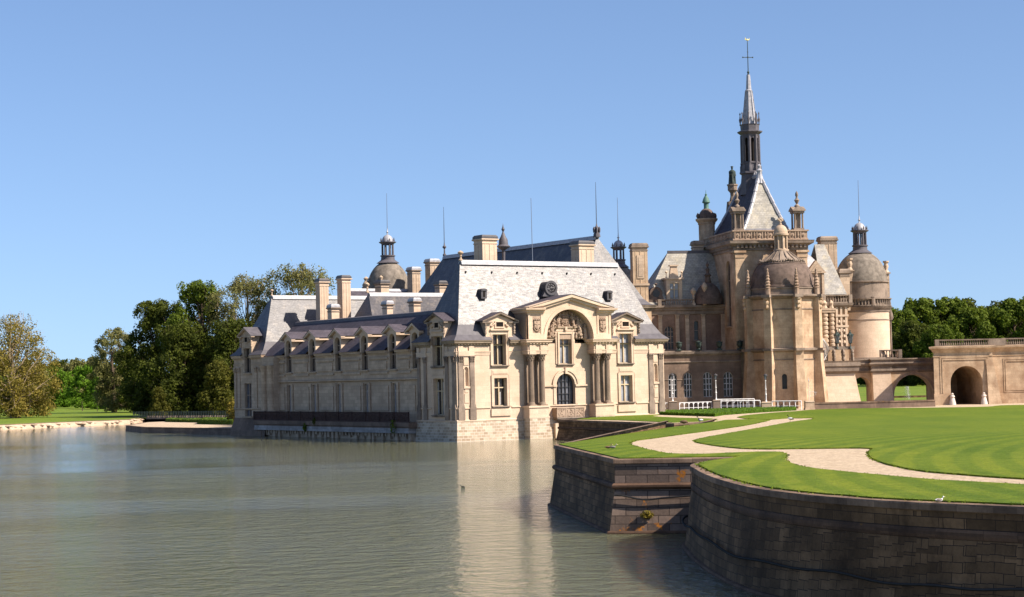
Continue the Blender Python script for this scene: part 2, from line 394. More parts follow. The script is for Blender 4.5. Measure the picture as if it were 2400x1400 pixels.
# water: murky green-brown body under a rippled surface
def water_mat():
    m, t, b = base_mat('moat_water', 0.06, 0.5)
    b.inputs['IOR'].default_value = 1.45
    b.inputs['Base Color'].default_value = (0.130, 0.132, 0.074, 1)
    b.inputs['Subsurface Weight'].default_value = 1.0; b.inputs['Subsurface Scale'].default_value = 1.0; b.inputs['Subsurface Radius'].default_value = (3.0, 3.0, 2.0); b.subsurface_method = 'BURLEY'
    tc = t.nodes.new('ShaderNodeTexCoord')
    def wn(scale, st, det, rot=0.0):
        mp = t.nodes.new('ShaderNodeMapping'); mp.inputs['Scale'].default_value = st; mp.inputs['Rotation'].default_value = (0, 0, rot)
        t.links.new(tc.outputs['Object'], mp.inputs[0])
        n = nn(t, 'ShaderNodeTexNoise', Scale=scale, Detail=det, Roughness=0.55)
        t.links.new(mp.outputs[0], n.inputs['Vector']); return n.outputs['Fac']
    a = wn(3.0, (0.8, 1.0, 1), 4, 0.35); c = wn(0.9, (0.75, 1.0, 1), 3, -0.3)
    patch = wn(0.02, (0.35, 1.0, 1), 3, 0.12)
    rp = ramp(t, patch, [(0.40, (0.40,)*3), (0.50, (1.0,)*3)])
    ad = nn(t, 'ShaderNodeMath', operation='MULTIPLY_ADD'); ad.inputs[1].default_value = 2.2
    t.links.new(c, ad.inputs[0]); t.links.new(a, ad.inputs[2])
    sx = t.nodes.new('ShaderNodeSeparateXYZ'); t.links.new(tc.outputs['Object'], sx.inputs[0])
    w2 = wn(0.03, (0.5, 1.0, 1), 4, 0.3)                       # calm water in the lee of the building and the walls
    ny = nn(t, 'ShaderNodeMath', operation='MULTIPLY_ADD'); ny.inputs[1].default_value = 110.0; t.links.new(w2, ny.inputs[0]); t.links.new(sx.outputs['Y'], ny.inputs[2])
    mr = nn(t, 'ShaderNodeMapRange'); mr.interpolation_type = 'SMOOTHSTEP'
    for i_, v_ in ((1, 195.0), (2, 222.0), (3, 1.0), (4, 0.16)): mr.inputs[i_].default_value = v_
    t.links.new(ny.outputs[0], mr.inputs[0])
    pm = nn(t, 'ShaderNodeMath', operation='MULTIPLY'); t.links.new(rp.outputs[0], pm.inputs[0]); t.links.new(mr.outputs[0], pm.inputs[1])
    ml = nn(t, 'ShaderNodeMath', operation='MULTIPLY'); t.links.new(ad.outputs[0], ml.inputs[0]); t.links.new(pm.outputs[0], ml.inputs[1])
    bump(t, b, ml.outputs[0], 1.0, 0.30)
    return m
M['water'] = water_mat()

# ================================================================== THE SETTING
mb = MB(); mb.poly([(-1500, -60, 0), (900, -60, 0), (900, 900, 0), (-1500, 900, 0)])
mb.build('water', M['water'], kind='structure')

def sheet(name, pts, dz, mat, thick=0.0, zf=zs, kind='structure', cuts=(107, 195)):
    bm = bmesh.new()
    V_, E_, F_ = delaunay_2d_cdt([Vector((p[0], p[1])) for p in pts], [], [list(range(len(pts)))], 1, 1e-5)[:3]
    vs = [bm.verts.new((p[0], p[1], 0)) for p in V_]
    for f in F_: bm.faces.new([vs[i] for i in f])
    for c in cuts:
        bmesh.ops.bisect_plane(bm, geom=list(bm.verts)+list(bm.edges)+list(bm.faces), plane_co=(0, c, 0), plane_no=(0, 1, 0))
    bmesh.ops.recalc_face_normals(bm, faces=bm.faces)
    if sum(f.normal.z for f in bm.faces) < 0: bmesh.ops.reverse_faces(bm, faces=bm.faces)
    if thick:
        r = bmesh.ops.extrude_edge_only(bm, edges=[e for e in bm.edges if e.is_boundary])
        low = {v for v in r['geom'] if isinstance(v, bmesh.types.BMVert)}
    else: low = set()
    for v in bm.verts: v.co.z = zf(v.co.y)+dz-(thick if v in low else 0)
    me = bpy.data.meshes.new(name); bm.to_mesh(me); bm.free(); me.materials.append(mat)
    return tag(link(bpy.data.objects.new(name, me)), kind=kind)
def smooth_pts(pts, n=3, closed=True):       # Catmull-Rom through the traced points, with a slightly uneven edge
    P = [Vector((p[0], p[1])) for p in pts]; out = []
    N = len(P)
    for i in range(N if closed else N-1):
        a, b, c, d = P[(i-1) % N], P[i], P[(i+1) % N], P[(i+2) % N]
        if not closed: a = P[max(i-1, 0)]; d = P[min(i+2, N-1)]
        for k in range(n):
            t = k/n
            out.append(0.5*((2*b)+(c-a)*t+(2*a-5*b+4*c-d)*t*t+(3*b-a-3*c+d)*t**3))
    if not closed: out.append(P[-1])
    return out

# far ground: one sheet beyond the lake, low park on the left, castle ground on the right
mb = MB()
gl = [G(-700, 1022, 0.3), G(-200, 1010, 0.3), G(0, 1003.5, 0.3), G(160, 996, 0.3), G(300, 990.5, 0.3), G(330, 987, 0.3)]
FAR = 3500
def zfar(p): return 0.9
P_ = [Vector((p.x, p.y, 0.9)) for p in gl]
mb.poly([Vector((-2500, P_[0].y, .9))]+P_+[Vector((-40, 330, .9)), Vector((-40, FAR, .9)), Vector((-2500, FAR, .9))])
mb.poly([(-40, 318, .9), (40, 290, .9), (70, 285, 2.1), (70, FAR, 2.1), (-40, FAR, .9)])
mb.poly([(70, 285, 2.1), (400, 285, 2.1), (2500, 285, 2.1), (2500, FAR, 2.1), (70, FAR, 2.1)])
mb.build('ground', M['grass_far'], kind='structure')

# parterre in front of the castle: gravel underneath, lawns laid on it
A_, B_, C_ = GT(1300, 1043.5), GT(1440, 1076.5), GT(1622, 1076)
C_ = Vector((10.0, B_.y-1.0, 3.4))
curve_px = [(1621, 1090), (1632, 1099), (1652, 1110), (1690, 1124), (1760, 1142), (1860, 1156), (1980, 1167), (2120, 1176), (2260, 1182.5), (2420, 1189), (2650, 1199)]
CV = [G(x, y, 3.4) for x, y in curve_px]
CV = [Vector((9.9, 85.0)), Vector((8.35, 82.6))]+[Vector((p.x, p.y)) for p in CV]
CVs = smooth_pts(CV, 5, False)+[Vector((60, 43)), Vector((130, 40))]
I0 = G(1343, 985, 2.3); I1 = G(1580, 993.0, 2.3); I2 = G(1674, 987.5, 2.3)
N1 = GT(1640, 993.5); N2 = GT(1560, 1004.5); N3 = GT(1430, 1024)
outl = [A_, B_, C_]+CVs+[Vector((320, 45)), Vector((320, 290)), Vector((60, 290)), Vector((22, 246)), Vector((I0.x+1.0, I0.y+2.2)), I0, I1, I2, N1, N2, N3]
sheet('gravel_path', [(p[0], p[1]) for p in outl], 0.0, M['gravel'])
def lawn_px(pxs, n=3, dz=0.06): return smooth_pts([GT(x, y) for x, y in pxs], n)
def lawn(name, pts, mat=M['grass']):
    r = random.Random(3); q = []
    for p in pts: q.append((p[0]+r.uniform(-.04, .04), p[1]+r.uniform(-.08, .08)))
    return sheet(name, q, 0.06, mat, 0.07)
def inset(pts, d):                       # shift a polyline to its left by d metres
    out = []
    for i in range(len(pts)):
        a = pts[max(i-1, 0)]; b = pts[min(i+1, len(pts)-1)]
        t = Vector((b[0]-a[0], b[1]-a[1])).normalized()
        out.append(Vector((pts[i][0]-t.y*d, pts[i][1]+t.x*d)))
    return out
rim = inset([A_+(A_-N3)*0.0, B_, C_], 0.26)
rimc = inset(CVs, 0.32)
inner1 = [(2650, 1158), (2400, 1139), (2200, 1128), (2050, 1115), (1950, 1105.5), (1880, 1096), (1848, 1086), (1838, 1078), (1843, 1068), (1828, 1062), (1780, 1061.5), (1700, 1064), (1640, 1066.5), (1570, 1065), (1520, 1056), (1484, 1046), (1475, 1040.5), (1490, 1034), (1520, 1030), (1600, 1019), (1700, 1005.5), (1760, 996), (1806, 985.5)]
top1 = [(1770, 983.3), (1700, 985.5), (1684, 988.5), (1645, 993.8), (1560, 1004.8), (1430, 1024.5), (1312, 1042.5)]
L1 = [Vector((rim[0].x, rim[0].y)), Vector((rim[1].x, rim[1].y)), Vector((rim[2].x+.3, rim[2].y+.3))]+rimc[2:]+[Vector((130, 43.8)), Vector((60, 46.6))]+smooth_pts([GT(*q) for q in inner1], 3, False)+[Vector(GT(*q)[:2]) for q in top1]
lawn('lawn', L1)
L4 = [(1728, 979), (1746, 974.8), (1817, 968), (1865, 965), (1905, 961.5), (2000, 958.5), (2190, 956.5), (2310, 954.5), (2345, 951.5), (2420, 950), (2650, 948)]
L4b = [(2650, 1136), (2400, 1124.5), (2250, 1114.5), (2150, 1104.5), (2085, 1091), (2045, 1077), (2035, 1063), (2044, 1053.5), (1990, 1052), (1900, 1053), (1770, 1054), (1700, 1049), (1652, 1042), (1630, 1036.5), (1640, 1030), (1700, 1018.5), (1790, 1002.5), (1857, 990), (1908, 981.8), (1880, 981.2), (1841, 981.6), (1809, 984.3), (1770, 983), (1746, 982.3)]
lawn('lawn', smooth_pts([GT(*q) for q in L4], 3, False)+[Vector((130, 236)), Vector((130, 47.5)), Vector((60, 50.6))]+smooth_pts([GT(*q) for q in L4b], 3, False))
L2 = [(1350, 983.8), (1460, 986), (1575, 991.2), (1650, 988), (1684, 985.6), (1667, 982.3), (1587, 980), (1545, 978), (1524, 976), (1545, 973.5), (1552, 971), (1500, 971.5), (1440, 976), (1385, 980)]
lawn('lawn', [Vector(GT(*q)[:2]) for q in L2])

# turf tufts on the near lawns and along their edges: nobody could count them
tb = MB()
rng = random.Random(11)
def tuft(p, z, h):
    a = rng.uniform(0, PI); w = rng.uniform(.03, .07)
    dx, dy = math.cos(a)*w, math.sin(a)*w
    l = rng.uniform(-.03, .03)
    tb.v += [Vector((p[0]-dx, p[1]-dy, z)), Vector((p[0]+dx, p[1]+dy, z)), Vector((p[0]+l, p[1]+l, z+h))]
    i = len(tb.v); tb.f.append((i-3, i-2, i-1)); tb.uv += [(0, 0)]*3; tb.sm.append(False)
edge_lists = [L1[3:len(L1)-8], smooth_pts([GT(*q) for q in L4b], 3, False)]
for el in edge_lists:
    for i in range(len(el)-1):
        a, b = Vector(el[i][:2]), Vector(el[i+1][:2]); L = (b-a).length
        if L > 30: continue
        for k in range(int(L*16)):
            p = a.lerp(b, rng.random())
            p = (p.x+rng.gauss(0, .07), p.y+rng.gauss(0, .1))
            tuft(p, zs(p[1])+0.02, rng.uniform(.03, .065))
tb.build('grass_tufts', M['grass'], kind='stuff')

# ---- moat walls
def wall_run(parent, path, zt, zb, bandz=2.15, mats=None, mo=1.0, cw=0.34):
    """path runs with the water on its right-hand side; mats = {material: segments}"""
    for mat, seg in (mats or {'moat': None}).items():
        w = MB()
        w.band(path, [(0.0, zt-0.24), (0.0, bandz+0.14)], only=seg)
        w.band(path, [(0.02, bandz-0.16), (0.10, bandz-0.6), (0.34, 0.10)], only=seg)
        w.build('wall_face', M[mat], parent)
    c = MB(); c.band(path, [(-cw, zt+0.015), (0.05, zt+0.005), (0.07, zt-0.04), (0.07, zt-0.20), (0.0, zt-0.24)])
    c.build('coping', M['coping'], parent)
    s = MB(); s.band(path, [(0.0, bandz+0.14), (0.10*mo, bandz+0.13), (0.17*mo, bandz+0.05), (0.17*mo, bandz-0.04), (0.08*mo, bandz-0.13), (0.0, bandz-0.16)])
    s.build('string_moulding', M['coping_dark'], parent)
    f = MB(); f.band(path, [(0.30, 0.13), (0.44, 0.11), (0.48, 0.04), (0.50, -0.8)])
    f.build('footing', M['coping_dark'], parent)
def xy(p): return (p[0], p[1])
e = empty('moat_wall', (B_.x, B_.y, 0), 0, 'near angular moat wall of dark blocks with orange lichen on its sunlit face', 'wall')
def rel(path, e): return [(p[0]-e.location.x, p[1]-e.location.y) for p in path]
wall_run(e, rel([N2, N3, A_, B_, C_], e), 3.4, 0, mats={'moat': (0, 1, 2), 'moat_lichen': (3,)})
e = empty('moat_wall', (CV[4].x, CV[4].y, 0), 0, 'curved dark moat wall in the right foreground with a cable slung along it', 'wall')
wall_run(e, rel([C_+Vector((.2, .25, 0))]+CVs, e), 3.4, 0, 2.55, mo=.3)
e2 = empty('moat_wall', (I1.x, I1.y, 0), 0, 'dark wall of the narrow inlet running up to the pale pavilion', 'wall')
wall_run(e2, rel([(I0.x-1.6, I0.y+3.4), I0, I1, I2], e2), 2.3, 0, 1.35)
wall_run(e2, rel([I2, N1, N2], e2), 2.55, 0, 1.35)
# cables slung on the near walls
def cable(name, path, zf, r, label):
    m = MB(); pts = [Vector((p[0], p[1], zf(i/(len(path)-1)))) for i, p in enumerate(path)]
    for a, b in zip(pts, pts[1:]): m.tube(a, b, r, r, 6)
    return m.build(name, M['rubber'], label=label, cat='cable')
cp = inset(CVs, -0.42); q = [Vector((p.x, p.y)) for p in cp]
cable('cable', q, lambda t: 1.12+0.05*math.sin(t*23)+0.04*math.sin(t*51), 0.045, 'long black cable slung along the curved moat wall in the foreground')
dB = (Vector(xy(C_))-Vector(xy(B_)))*.68
nB = Vector((dB.y, -dB.x)).normalized()
cable('cable', [Vector(xy(B_))+nB*0.26+dB*(i/14) for i in range(16)], lambda t: 1.78-0.22*math.sin(min(1, t*1.3)*PI*0.9)+0.03*math.sin(t*14), 0.045, 'short black cable sagging across the sunlit lichened wall')
# tuft of weeds on the sunlit wall
def foliage(mb, c, r, n, size, sq=(1, 1, 1), rnd=random):
    for _ in range(n):
        while True:
            p = Vector((rnd.uniform(-1, 1), rnd.uniform(-1, 1), rnd.uniform(-1, 1)))
            if p.length <= 1: break
        p = Vector((c[0]+p.x*r*sq[0], c[1]+p.y*r*sq[1], c[2]+p.z*r*sq[2]))
        leaf(mb, p, size*rnd.uniform(.6, 1.4), rnd)
def leaf(mb, p, s, rnd=random):
    a = Vector((rnd.gauss(0, 1), rnd.gauss(0, 1), rnd.gauss(0, .7))).normalized()
    b = a.cross(Vector((rnd.gauss(0, 1), rnd.gauss(0, 1), rnd.gauss(0, 1)))).normalized()
    i = len(mb.v)
    mb.v += [p-a*s*.5, p+b*s*.32, p+a*s*.5, p-b*s*.32]
    mb.f.append((i, i+1, i+2, i+3)); mb.uv += [(0, 0)]*4; mb.sm.append(False)
for (px, py, zz, r_, lab, mm) in ((1512, 1212, 0.95, .32, 'tuft of brown weeds growing from the sunlit near moat wall', 'leaf_olive'),):
    p = Vector(xy(B_))+dB*((px-1440)/182)+nB*0.36
    m = MB(); foliage(m, (p.x, p.y, 0.86), r_, 260, .10, (1, .5, .6)); m.build('weed_tuft', M[mm], label=lab, cat='plant')

# ================================================================== ARCHITECTURE HELPERS
class Face:
    """a wall plane in a building's local frame: from p0 along t, outward = right-hand side"""
    def __init__(s, p0, p1):
        s.p0 = Vector(p0); d = Vector(p1)-s.p0; s.L = d.length; s.t = d.normalized(); s.n = Vector((s.t.y, -s.t.x))
    def P(s, a, z, d=0.0):             # d = metres inward
        q = s.p0+s.t*a-s.n*d; return Vector((q.x, q.y, z))
    def box(s, m, a0, a1, z0, z1, d0, d1):
        c = [s.P(a0, z0, d0), s.P(a1, z0, d0), s.P(a1, z0, d1), s.P(a0, z0, d1)]
        m.prism([(p.x, p.y) for p in c], z0, z1)
    def shape(s, m, pts, d0, d1):      # closed outline in (a,z), counter-clockwise seen from outside; d0 is the front
        n = len(pts); m.poly([s.P(a, z, d0) for a, z in pts])
        for i in range(n):
            a, b = pts[i], pts[(i+1) % n]
            m.poly([s.P(b[0], b[1], d0), s.P(a[0], a[1], d0), s.P(a[0], a[1], d1), s.P(b[0], b[1], d1)])
def arc(cx, cz, r, a0, a1, n=12, rz=None): return [(cx+r*math.cos(a0+(a1-a0)*i/n), cz+(rz or r)*math.sin(a0+(a1-a0)*i/n)) for i in range(n+1)]
def wall(m, F, a0, a1, z0, z1, holes=(), depth=0.45, d=0.0):
    """wall panel with openings (h0,h1,z0,z1,arched) and their reveals"""
    As = sorted({a0, a1}|{h[0] for h in holes}|{h[1] for h in holes}); Zs = sorted({z0, z1}|{h[2] for h in holes}|{h[3] for h in holes})
    As = [a for a in As if a0-1e-6 <= a <= a1+1e-6]; Zs = [z for z in Zs if z0-1e-6 <= z <= z1+1e-6]
    for i in range(len(As)-1):
        for k in range(len(Zs)-1):
            ca, cz = (As[i]+As[i+1])/2, (Zs[k]+Zs[k+1])/2
            if any(h[0] < ca < h[1] and h[2] < cz < h[3] for h in holes): continue
            m.poly([F.P(As[i], Zs[k], d), F.P(As[i+1], Zs[k], d), F.P(As[i+1], Zs[k+1], d), F.P(As[i], Zs[k+1], d)])
    for h in holes:
        h0, h1, b, t = h[:4]; ar = len(h) > 4 and h[4]
        D = d+depth; r = (h1-h0)/2; sp = t-r if ar else t
        m.poly([F.P(h0, b, d), F.P(h0, sp, d), F.P(h0, sp, D), F.P(h0, b, D)])
        m.poly([F.P(h1, sp, d), F.P(h1, b, d), F.P(h1, b, D), F.P(h1, sp, D)])
        m.poly([F.P(h1, b, d), F.P(h0, b, d), F.P(h0, b, D), F.P(h1, b, D)])
        if not ar: m.poly([F.P(h0, t, d), F.P(h1, t, d), F.P(h1, t, D), F.P(h0, t, D)])
        else:
            c = (h0+h1)/2; pts = arc(c, sp, r, PI, 0, 12)
            for u, v in zip(pts, pts[1:]):
                m.poly([F.P(u[0], u[1], d), F.P(v[0], v[1], d), F.P(v[0], v[1], D), F.P(u[0], u[1], D)])
                m.poly([F.P(v[0], t, d), F.P(u[0], t, d), F.P(u[0], u[1], d), F.P(v[0], v[1], d)])
def window(parent, F, h, d=0.4, nx=2, rows=(0.62,), fm=None, gm=None, fw=0.13, sill=True, curtain=0, arched=None, sillmat=None, name='window'):
    """mullioned window: frame (with pane and sill as its pieces)"""
    h0, h1, b, t = h[:4]; ar = h[4] if len(h) > 4 else False
    if arched is not None: ar = arched
    fm = fm or M['frame_stone']; gm = gm or M['glass']; w = MB(); r = (h1-h0)/2; sp = t-r if ar else t
    fd = d-0.14
    F.box(w, h0, h0+fw*.7, b, sp, fd, d+.05); F.box(w, h1-fw*.7, h1, b, sp, fd, d+.05)
    F.box(w, h0+fw*.7, h1-fw*.7, b, b+fw*.6, fd+.004, d+.05)
    if not ar: F.box(w, h0+fw*.7, h1-fw*.7, t-fw*.7, t, fd+.004, d+.05)
    else:
        c = (h0+h1)/2; o = arc(c, sp, r, 0, PI, 10); i_ = arc(c, sp, r-fw*.7, 0, PI, 10)
        for k in range(10):
            F.shape(w, [o[k], o[k+1], i_[k+1], i_[k]], fd, d+.05)
    top = t-(fw*.7 if not ar else fw*.5)
    for i in range(1, nx):
        a = h0+(h1-h0)*i/nx
        tz = top if not ar else sp+math.sqrt(max(0.01, (r-.03)**2-(a-(h0+h1)/2)**2))
        F.box(w, a-fw/2, a+fw/2, b+fw*.6, tz, fd-.02, d+.05)
    for q in rows:
        z = b+(t-b)*q; F.box(w, h0+fw*.7, h1-fw*.7, z-fw/2, z+fw/2, fd-.014, d+.05)
    wo = w.build(name, fm, parent)
    p = MB()
    if not ar: p.poly([F.P(h0, b, d), F.P(h1, b, d), F.P(h1, t, d), F.P(h0, t, d)])
    else: p.poly([F.P(h0, b, d), F.P(h1, b, d)]+[F.P(a, z, d) for a, z in arc((h0+h1)/2, sp, r, 0, PI, 10)])
    p.build('pane', gm, wo)
    if curtain:
        c = MB(); n = 2*nx
        for i in range(nx):
            a = h0+(h1-h0)*i/nx+fw*.6; L = (h1-h0)/nx*0.28
            for k in range(3): F.box(c, a+L*k/3, a+L*(k+.8)/3, b+fw, b+(t-b)*curtain, d-.03-.01*(k % 2), d-.005)
        c.build('curtain', M['curtain'], wo)
    if sill:
        s = MB(); F.box(s, h0-.35, h1+.35, b-.13, b, -.28, d); F.box(s, h0-.28, h1+.28, b-.24, b-.13, -.18, .05)
        s.build('sill', sillmat or M['stone_trim'], wo)
    return wo
def surround(m, F, h, w=0.32, p=0.09, top=True):
    h0, h1, b, t = h[:4]
    F.box(m, h0-w, h0, b, t, -p, .03); F.box(m, h1, h1+w, b, t, -p, .03)
    if top: F.box(m, h0-w, h1+w, t, t+w, -p, .03)
    F.box(m, h0-w-.05, h0-w+.06, b, t+w, -p-.04, .03); F.box(m, h1+w-.06, h1+w+.05, b, t+w, -p-.04, .03)
def pilaster(m, F, a0, a1, z0, z1, p=0.12, cap=0.75):
    w = a1-a0
    F.box(m, a0, a1, z0+.35, z1-cap, -p, .03)
    F.box(m, a0-.06, a1+.06, z0, z0+.22, -p-.06, .03); F.box(m, a0-.03, a1+.03, z0+.22, z0+.35, -p-.03, .03)
    capital(m, F, (a0+a1)/2, w, z1-cap, z1, p)
def capital(m, F, c, w, z0, z1, p):
    h = z1-z0
    F.box(m, c-w/2-.02, c+w/2+.02, z0, z0+.08*h, -p-.03, .03)
    F.box(m, c-w/2, c+w/2, z0+.08*h, z1-.12*h, -p, .03)
    for row, (zz, sp) in enumerate(((z0+.22*h, .0), (z0+.5*h, .03), (z0+.76*h, .07))):
        k = 3
        for i in range(k):
            a = c+(i-(k-1)/2)*(w/k)*1.02*(1+sp*2); q = F.P(a, zz, -p-.04-sp)
            m.blob(q, w*.17, (1, 1, 1.25), 5, 3, .15)
    F.box(m, c-w/2-.1, c+w/2+.1, z1-.12*h, z1, -p-.12, .03)
def column(m, x, y, z0, z1, r, cap=0.8, base=0.35, flute=True):
    m.box(x-r*1.35, x+r*1.35, y-r*1.35, y+r*1.35, z0, z0+base*.35)
    m.lathe([(r*1.3, z0+base*.35), (r*1.32, z0+base*.55), (r*1.1, z0+base*.7), (r*1.18, z0+base*.85), (r, z0+base)], (x, y), 14)
    n = 14; zb, zt = z0+base, z1-cap
    for i in range(n):                          # shaft with alternating radius reads as fluting
        for (za, zc, ra, rc) in ((zb, zb+(zt-zb)*.5, r, r*.96), (zb+(zt-zb)*.5, zt, r*.96, r*.85)):
            p, q, s = 2*PI*i/n, 2*PI*(i+.62)/n, 2*PI*(i+1)/n
            for (e0, e1, k0, k1) in ((p, q, 1, 1), (q, (q+s)/2, 1, .86), ((q+s)/2, s, .86, 1)):
                m.poly([(x+ra*k0*math.cos(e0), y+ra*k0*math.sin(e0), za), (x+ra*k1*math.cos(e1), y+ra*k1*math.sin(e1), za), (x+rc*k1*math.cos(e1), y+rc*k1*math.sin(e1), zc), (x+rc*k0*math.cos(e0), y+rc*k0*math.sin(e0), zc)])
    m.lathe([(r*.85, zt), (r*.95, zt+.04), (r*.85, zt+.08), (r*1.0, zt+cap*.5), (r*1.3, z1-cap*.14)], (x, y), 12)
    for row in range(3):
        for i in range(8):
            a = 2*PI*(i+.5*row)/8; rr = r*(1.0+.13*row)
            m.blob((x+rr*math.cos(a), y+rr*math.sin(a), zt+cap*(.2+.26*row)), r*.24, (1, 1, 1.3), 5, 3, .15)
    m.box(x-r*1.4, x+r*1.4, y-r*1.4, y+r*1.4, z1-cap*.14, z1)
CORN = [(0, 0), (.06, .02), (.08, .14), (.22, .2), (.26, .34), (.5, .4), (.56, .44), (.56, .58), (.66, .66), (.70, .78), (.0, .82)]
def cornice(m, path, z, h=0.82, out=1.0, closed=False, dent=True):
    m.band(path, [(o*out, z+q/0.82*h) for o, q in CORN], closed)
    if dent:
        n = len(path)
        for i in range(n if closed else n-1):
            F = Face(path[i], path[(i+1) % n]); k = int(F.L/0.42)
            if k < 1: continue
            st = F.L/k
            for j in range(k): F.box(m, (j+.28)*st, (j+.72)*st, z+h*.28, z+h*.46, -.40*out, -.08*out)
def architrave(m, path, z, closed=False, k=1.0):
    m.band(path, [(0, z), (.05*k, z+.01), (.05*k, z+.16), (.08*k, z+.17), (.08*k, z+.34), (.13*k, z+.36), (.15*k, z+.46), (0, z+.48)], closed)
def string(m, path, z, h=0.22, o=0.14, closed=False):
    m.band(path, [(0, z), (o*.5, z+h*.15), (o, z+h*.4), (o, z+h*.8), (0, z+h)], closed)
def hip_roof(parent, x0, x1, y0, y1, z, zb, zr, ins=0.9, rin=3.6, ov=0.5, slate='slate_lit', ridge_y=None, far_hip=True, flare=True, ax='x', rin2=None, gaps={}):
    """flared hip roof; ridge along x (or along y when ax='y')"""
    if ax == 'x':
        ry = (y0+y1)/2 if ridge_y is None else ridge_y
        r0, r1 = (x0+rin, ry), (x1-(rin2 if rin2 is not None else rin), ry)
    else:
        rx = (x0+x1)/2; r0, r1 = (rx, y0+rin), (rx, y1-(rin2 if rin2 is not None else rin))
    E = [(x0-ov, y0-ov), (x1+ov, y0-ov), (x1+ov, y1+ov), (x0-ov, y1+ov)]
    Bk = [(x0+ins, y0+ins), (x1-ins, y0+ins), (x1-ins, y1-ins), (x0+ins, y1-ins)]
    m = MB(); zm = (z+zb)/2-.28
    Mi = [tuple((a*.5+b*.5) for a, b in zip(e_, b_)) for e_, b_ in zip(E, Bk)]
    for i in range(4):
        j = (i+1) % 4
        k_ = 0 if i in (0, 2) else 1
        def pt(P, Q, s_):                       # point of edge P-Q at coordinate s_, clamped to the edge
            lo_, hi_ = min(P[k_], Q[k_]), max(P[k_], Q[k_]); q_ = [0, 0]; q_[k_] = min(hi_, max(lo_, s_)); q_[1-k_] = P[1-k_]; return tuple(q_)
        g = gaps.get(i, []); lo_, hi_ = min(E[i][k_], E[j][k_]), max(E[i][k_], E[j][k_])
        cuts = [lo_]+[c_ for p_ in g for c_ in p_]+[hi_]
        for q_ in range(0, len(cuts), 2):
            a_, b_ = cuts[q_], cuts[q_+1]
            if E[i][k_] > E[j][k_]: a_, b_ = b_, a_
            for (P0, P1, z0_, Q0, Q1, z1_) in ((E[i], E[j], z, Mi[i], Mi[j], zm), (Mi[i], Mi[j], zm, Bk[i], Bk[j], zb)):
                m.poly([(*pt(P0, P1, a_), z0_), (*pt(P0, P1, b_), z0_), (*pt(Q0, Q1, b_), z1_), (*pt(Q0, Q1, a_), z1_)])
            m.poly([(*pt(E[i], E[j], b_), z-.004), (*pt(E[i], E[j], a_), z-.004), (*pt(Bk[i], Bk[j], a_), z-.004), (*pt(Bk[i], Bk[j], b_), z-.004)])
    m.build('roof_skirt', M['lead'], parent)
    m = MB()
    R0, R1 = (*r0, zr), (*r1, zr)
    B3 = [(*b_, zb) for b_ in Bk]
    if ax == 'x':
        m.poly([B3[0], B3[1], R1, R0]); m.poly([B3[1], B3[2], R1]); m.poly([B3[2], B3[3], R0, R1]); m.poly([B3[3], B3[0], R0])
    else:
        m.poly([B3[0], B3[1], R0]); m.poly([B3[1], B3[2], R1, R0]); m.poly([B3[2], B3[3], R1]); m.poly([B3[3], B3[0], R0, R1])
    ro = m.build('roof', M[slate], parent)
    m = MB()
    a, b = Vector(R0), Vector(R1); t = (b-a).normalized(); s = Vector((-t.y, t.x, 0))
    for (w, h0, h1) in ((.34, -.42, -.05), (.2, -.05, .14)):
        m.poly([a-s*w*1.25+Vector((0, 0, h0)), b-s*w*1.25+Vector((0, 0, h0)), b-s*w+Vector((0, 0, h1)), a-s*w+Vector((0, 0, h1))])
        m.poly([b+s*w*1.25+Vector((0, 0, h0)), a+s*w*1.25+Vector((0, 0, h0)), a+s*w+Vector((0, 0, h1)), b+s*w+Vector((0, 0, h1))])
        m.poly([a-s*w+Vector((0, 0, h1)), b-s*w+Vector((0, 0, h1)), b+s*w+Vector((0, 0, h1)), a+s*w+Vector((0, 0, h1))])
        for e_, sg in ((a, -1), (b, 1)): m.poly([e_-s*w*1.25+Vector((0, 0, h0)), e_+s*w*1.25+Vector((0, 0, h0)), e_+s*w+Vector((0, 0, h1)), e_-s*w+Vector((0, 0, h1))])
    m.build('ridge_cap', M['lead_light'], ro)
    return ro, R0, R1
def finial(m, x, y, z, h, r=.28):
    m.lathe([(r*.9, z), (r*.9, z+h*.1), (r*.5, z+h*.18), (r*.35, z+h*.4), (r*.6, z+h*.48), (r*.35, z+h*.56), (r*1.15, z+h*.72), (r*1.2, z+h*.82), (r*.5, z+h*.93), (0, z+h)], (x, y), 10)
def mast(parent, x, y, z, h, deco=2.0):
    m = MB()
    m.lathe([(.26, z), (.26, z+.25), (.12, z+.4), (.10, z+deco*.55), (.26, z+deco*.62), (.3, z+deco*.7), (.12, z+deco*.8), (.06, z+deco)], (x, y), 10)
    m.build('finial', M['lead'], parent)
    m = MB(); m.tube((x, y, z+deco), (x, y, z+h*.6), .06, .05, 6); m.tube((x, y, z+h*.6), (x, y, z+h), .05, .025, 6)
    return m.build('mast', M['mast'], parent)
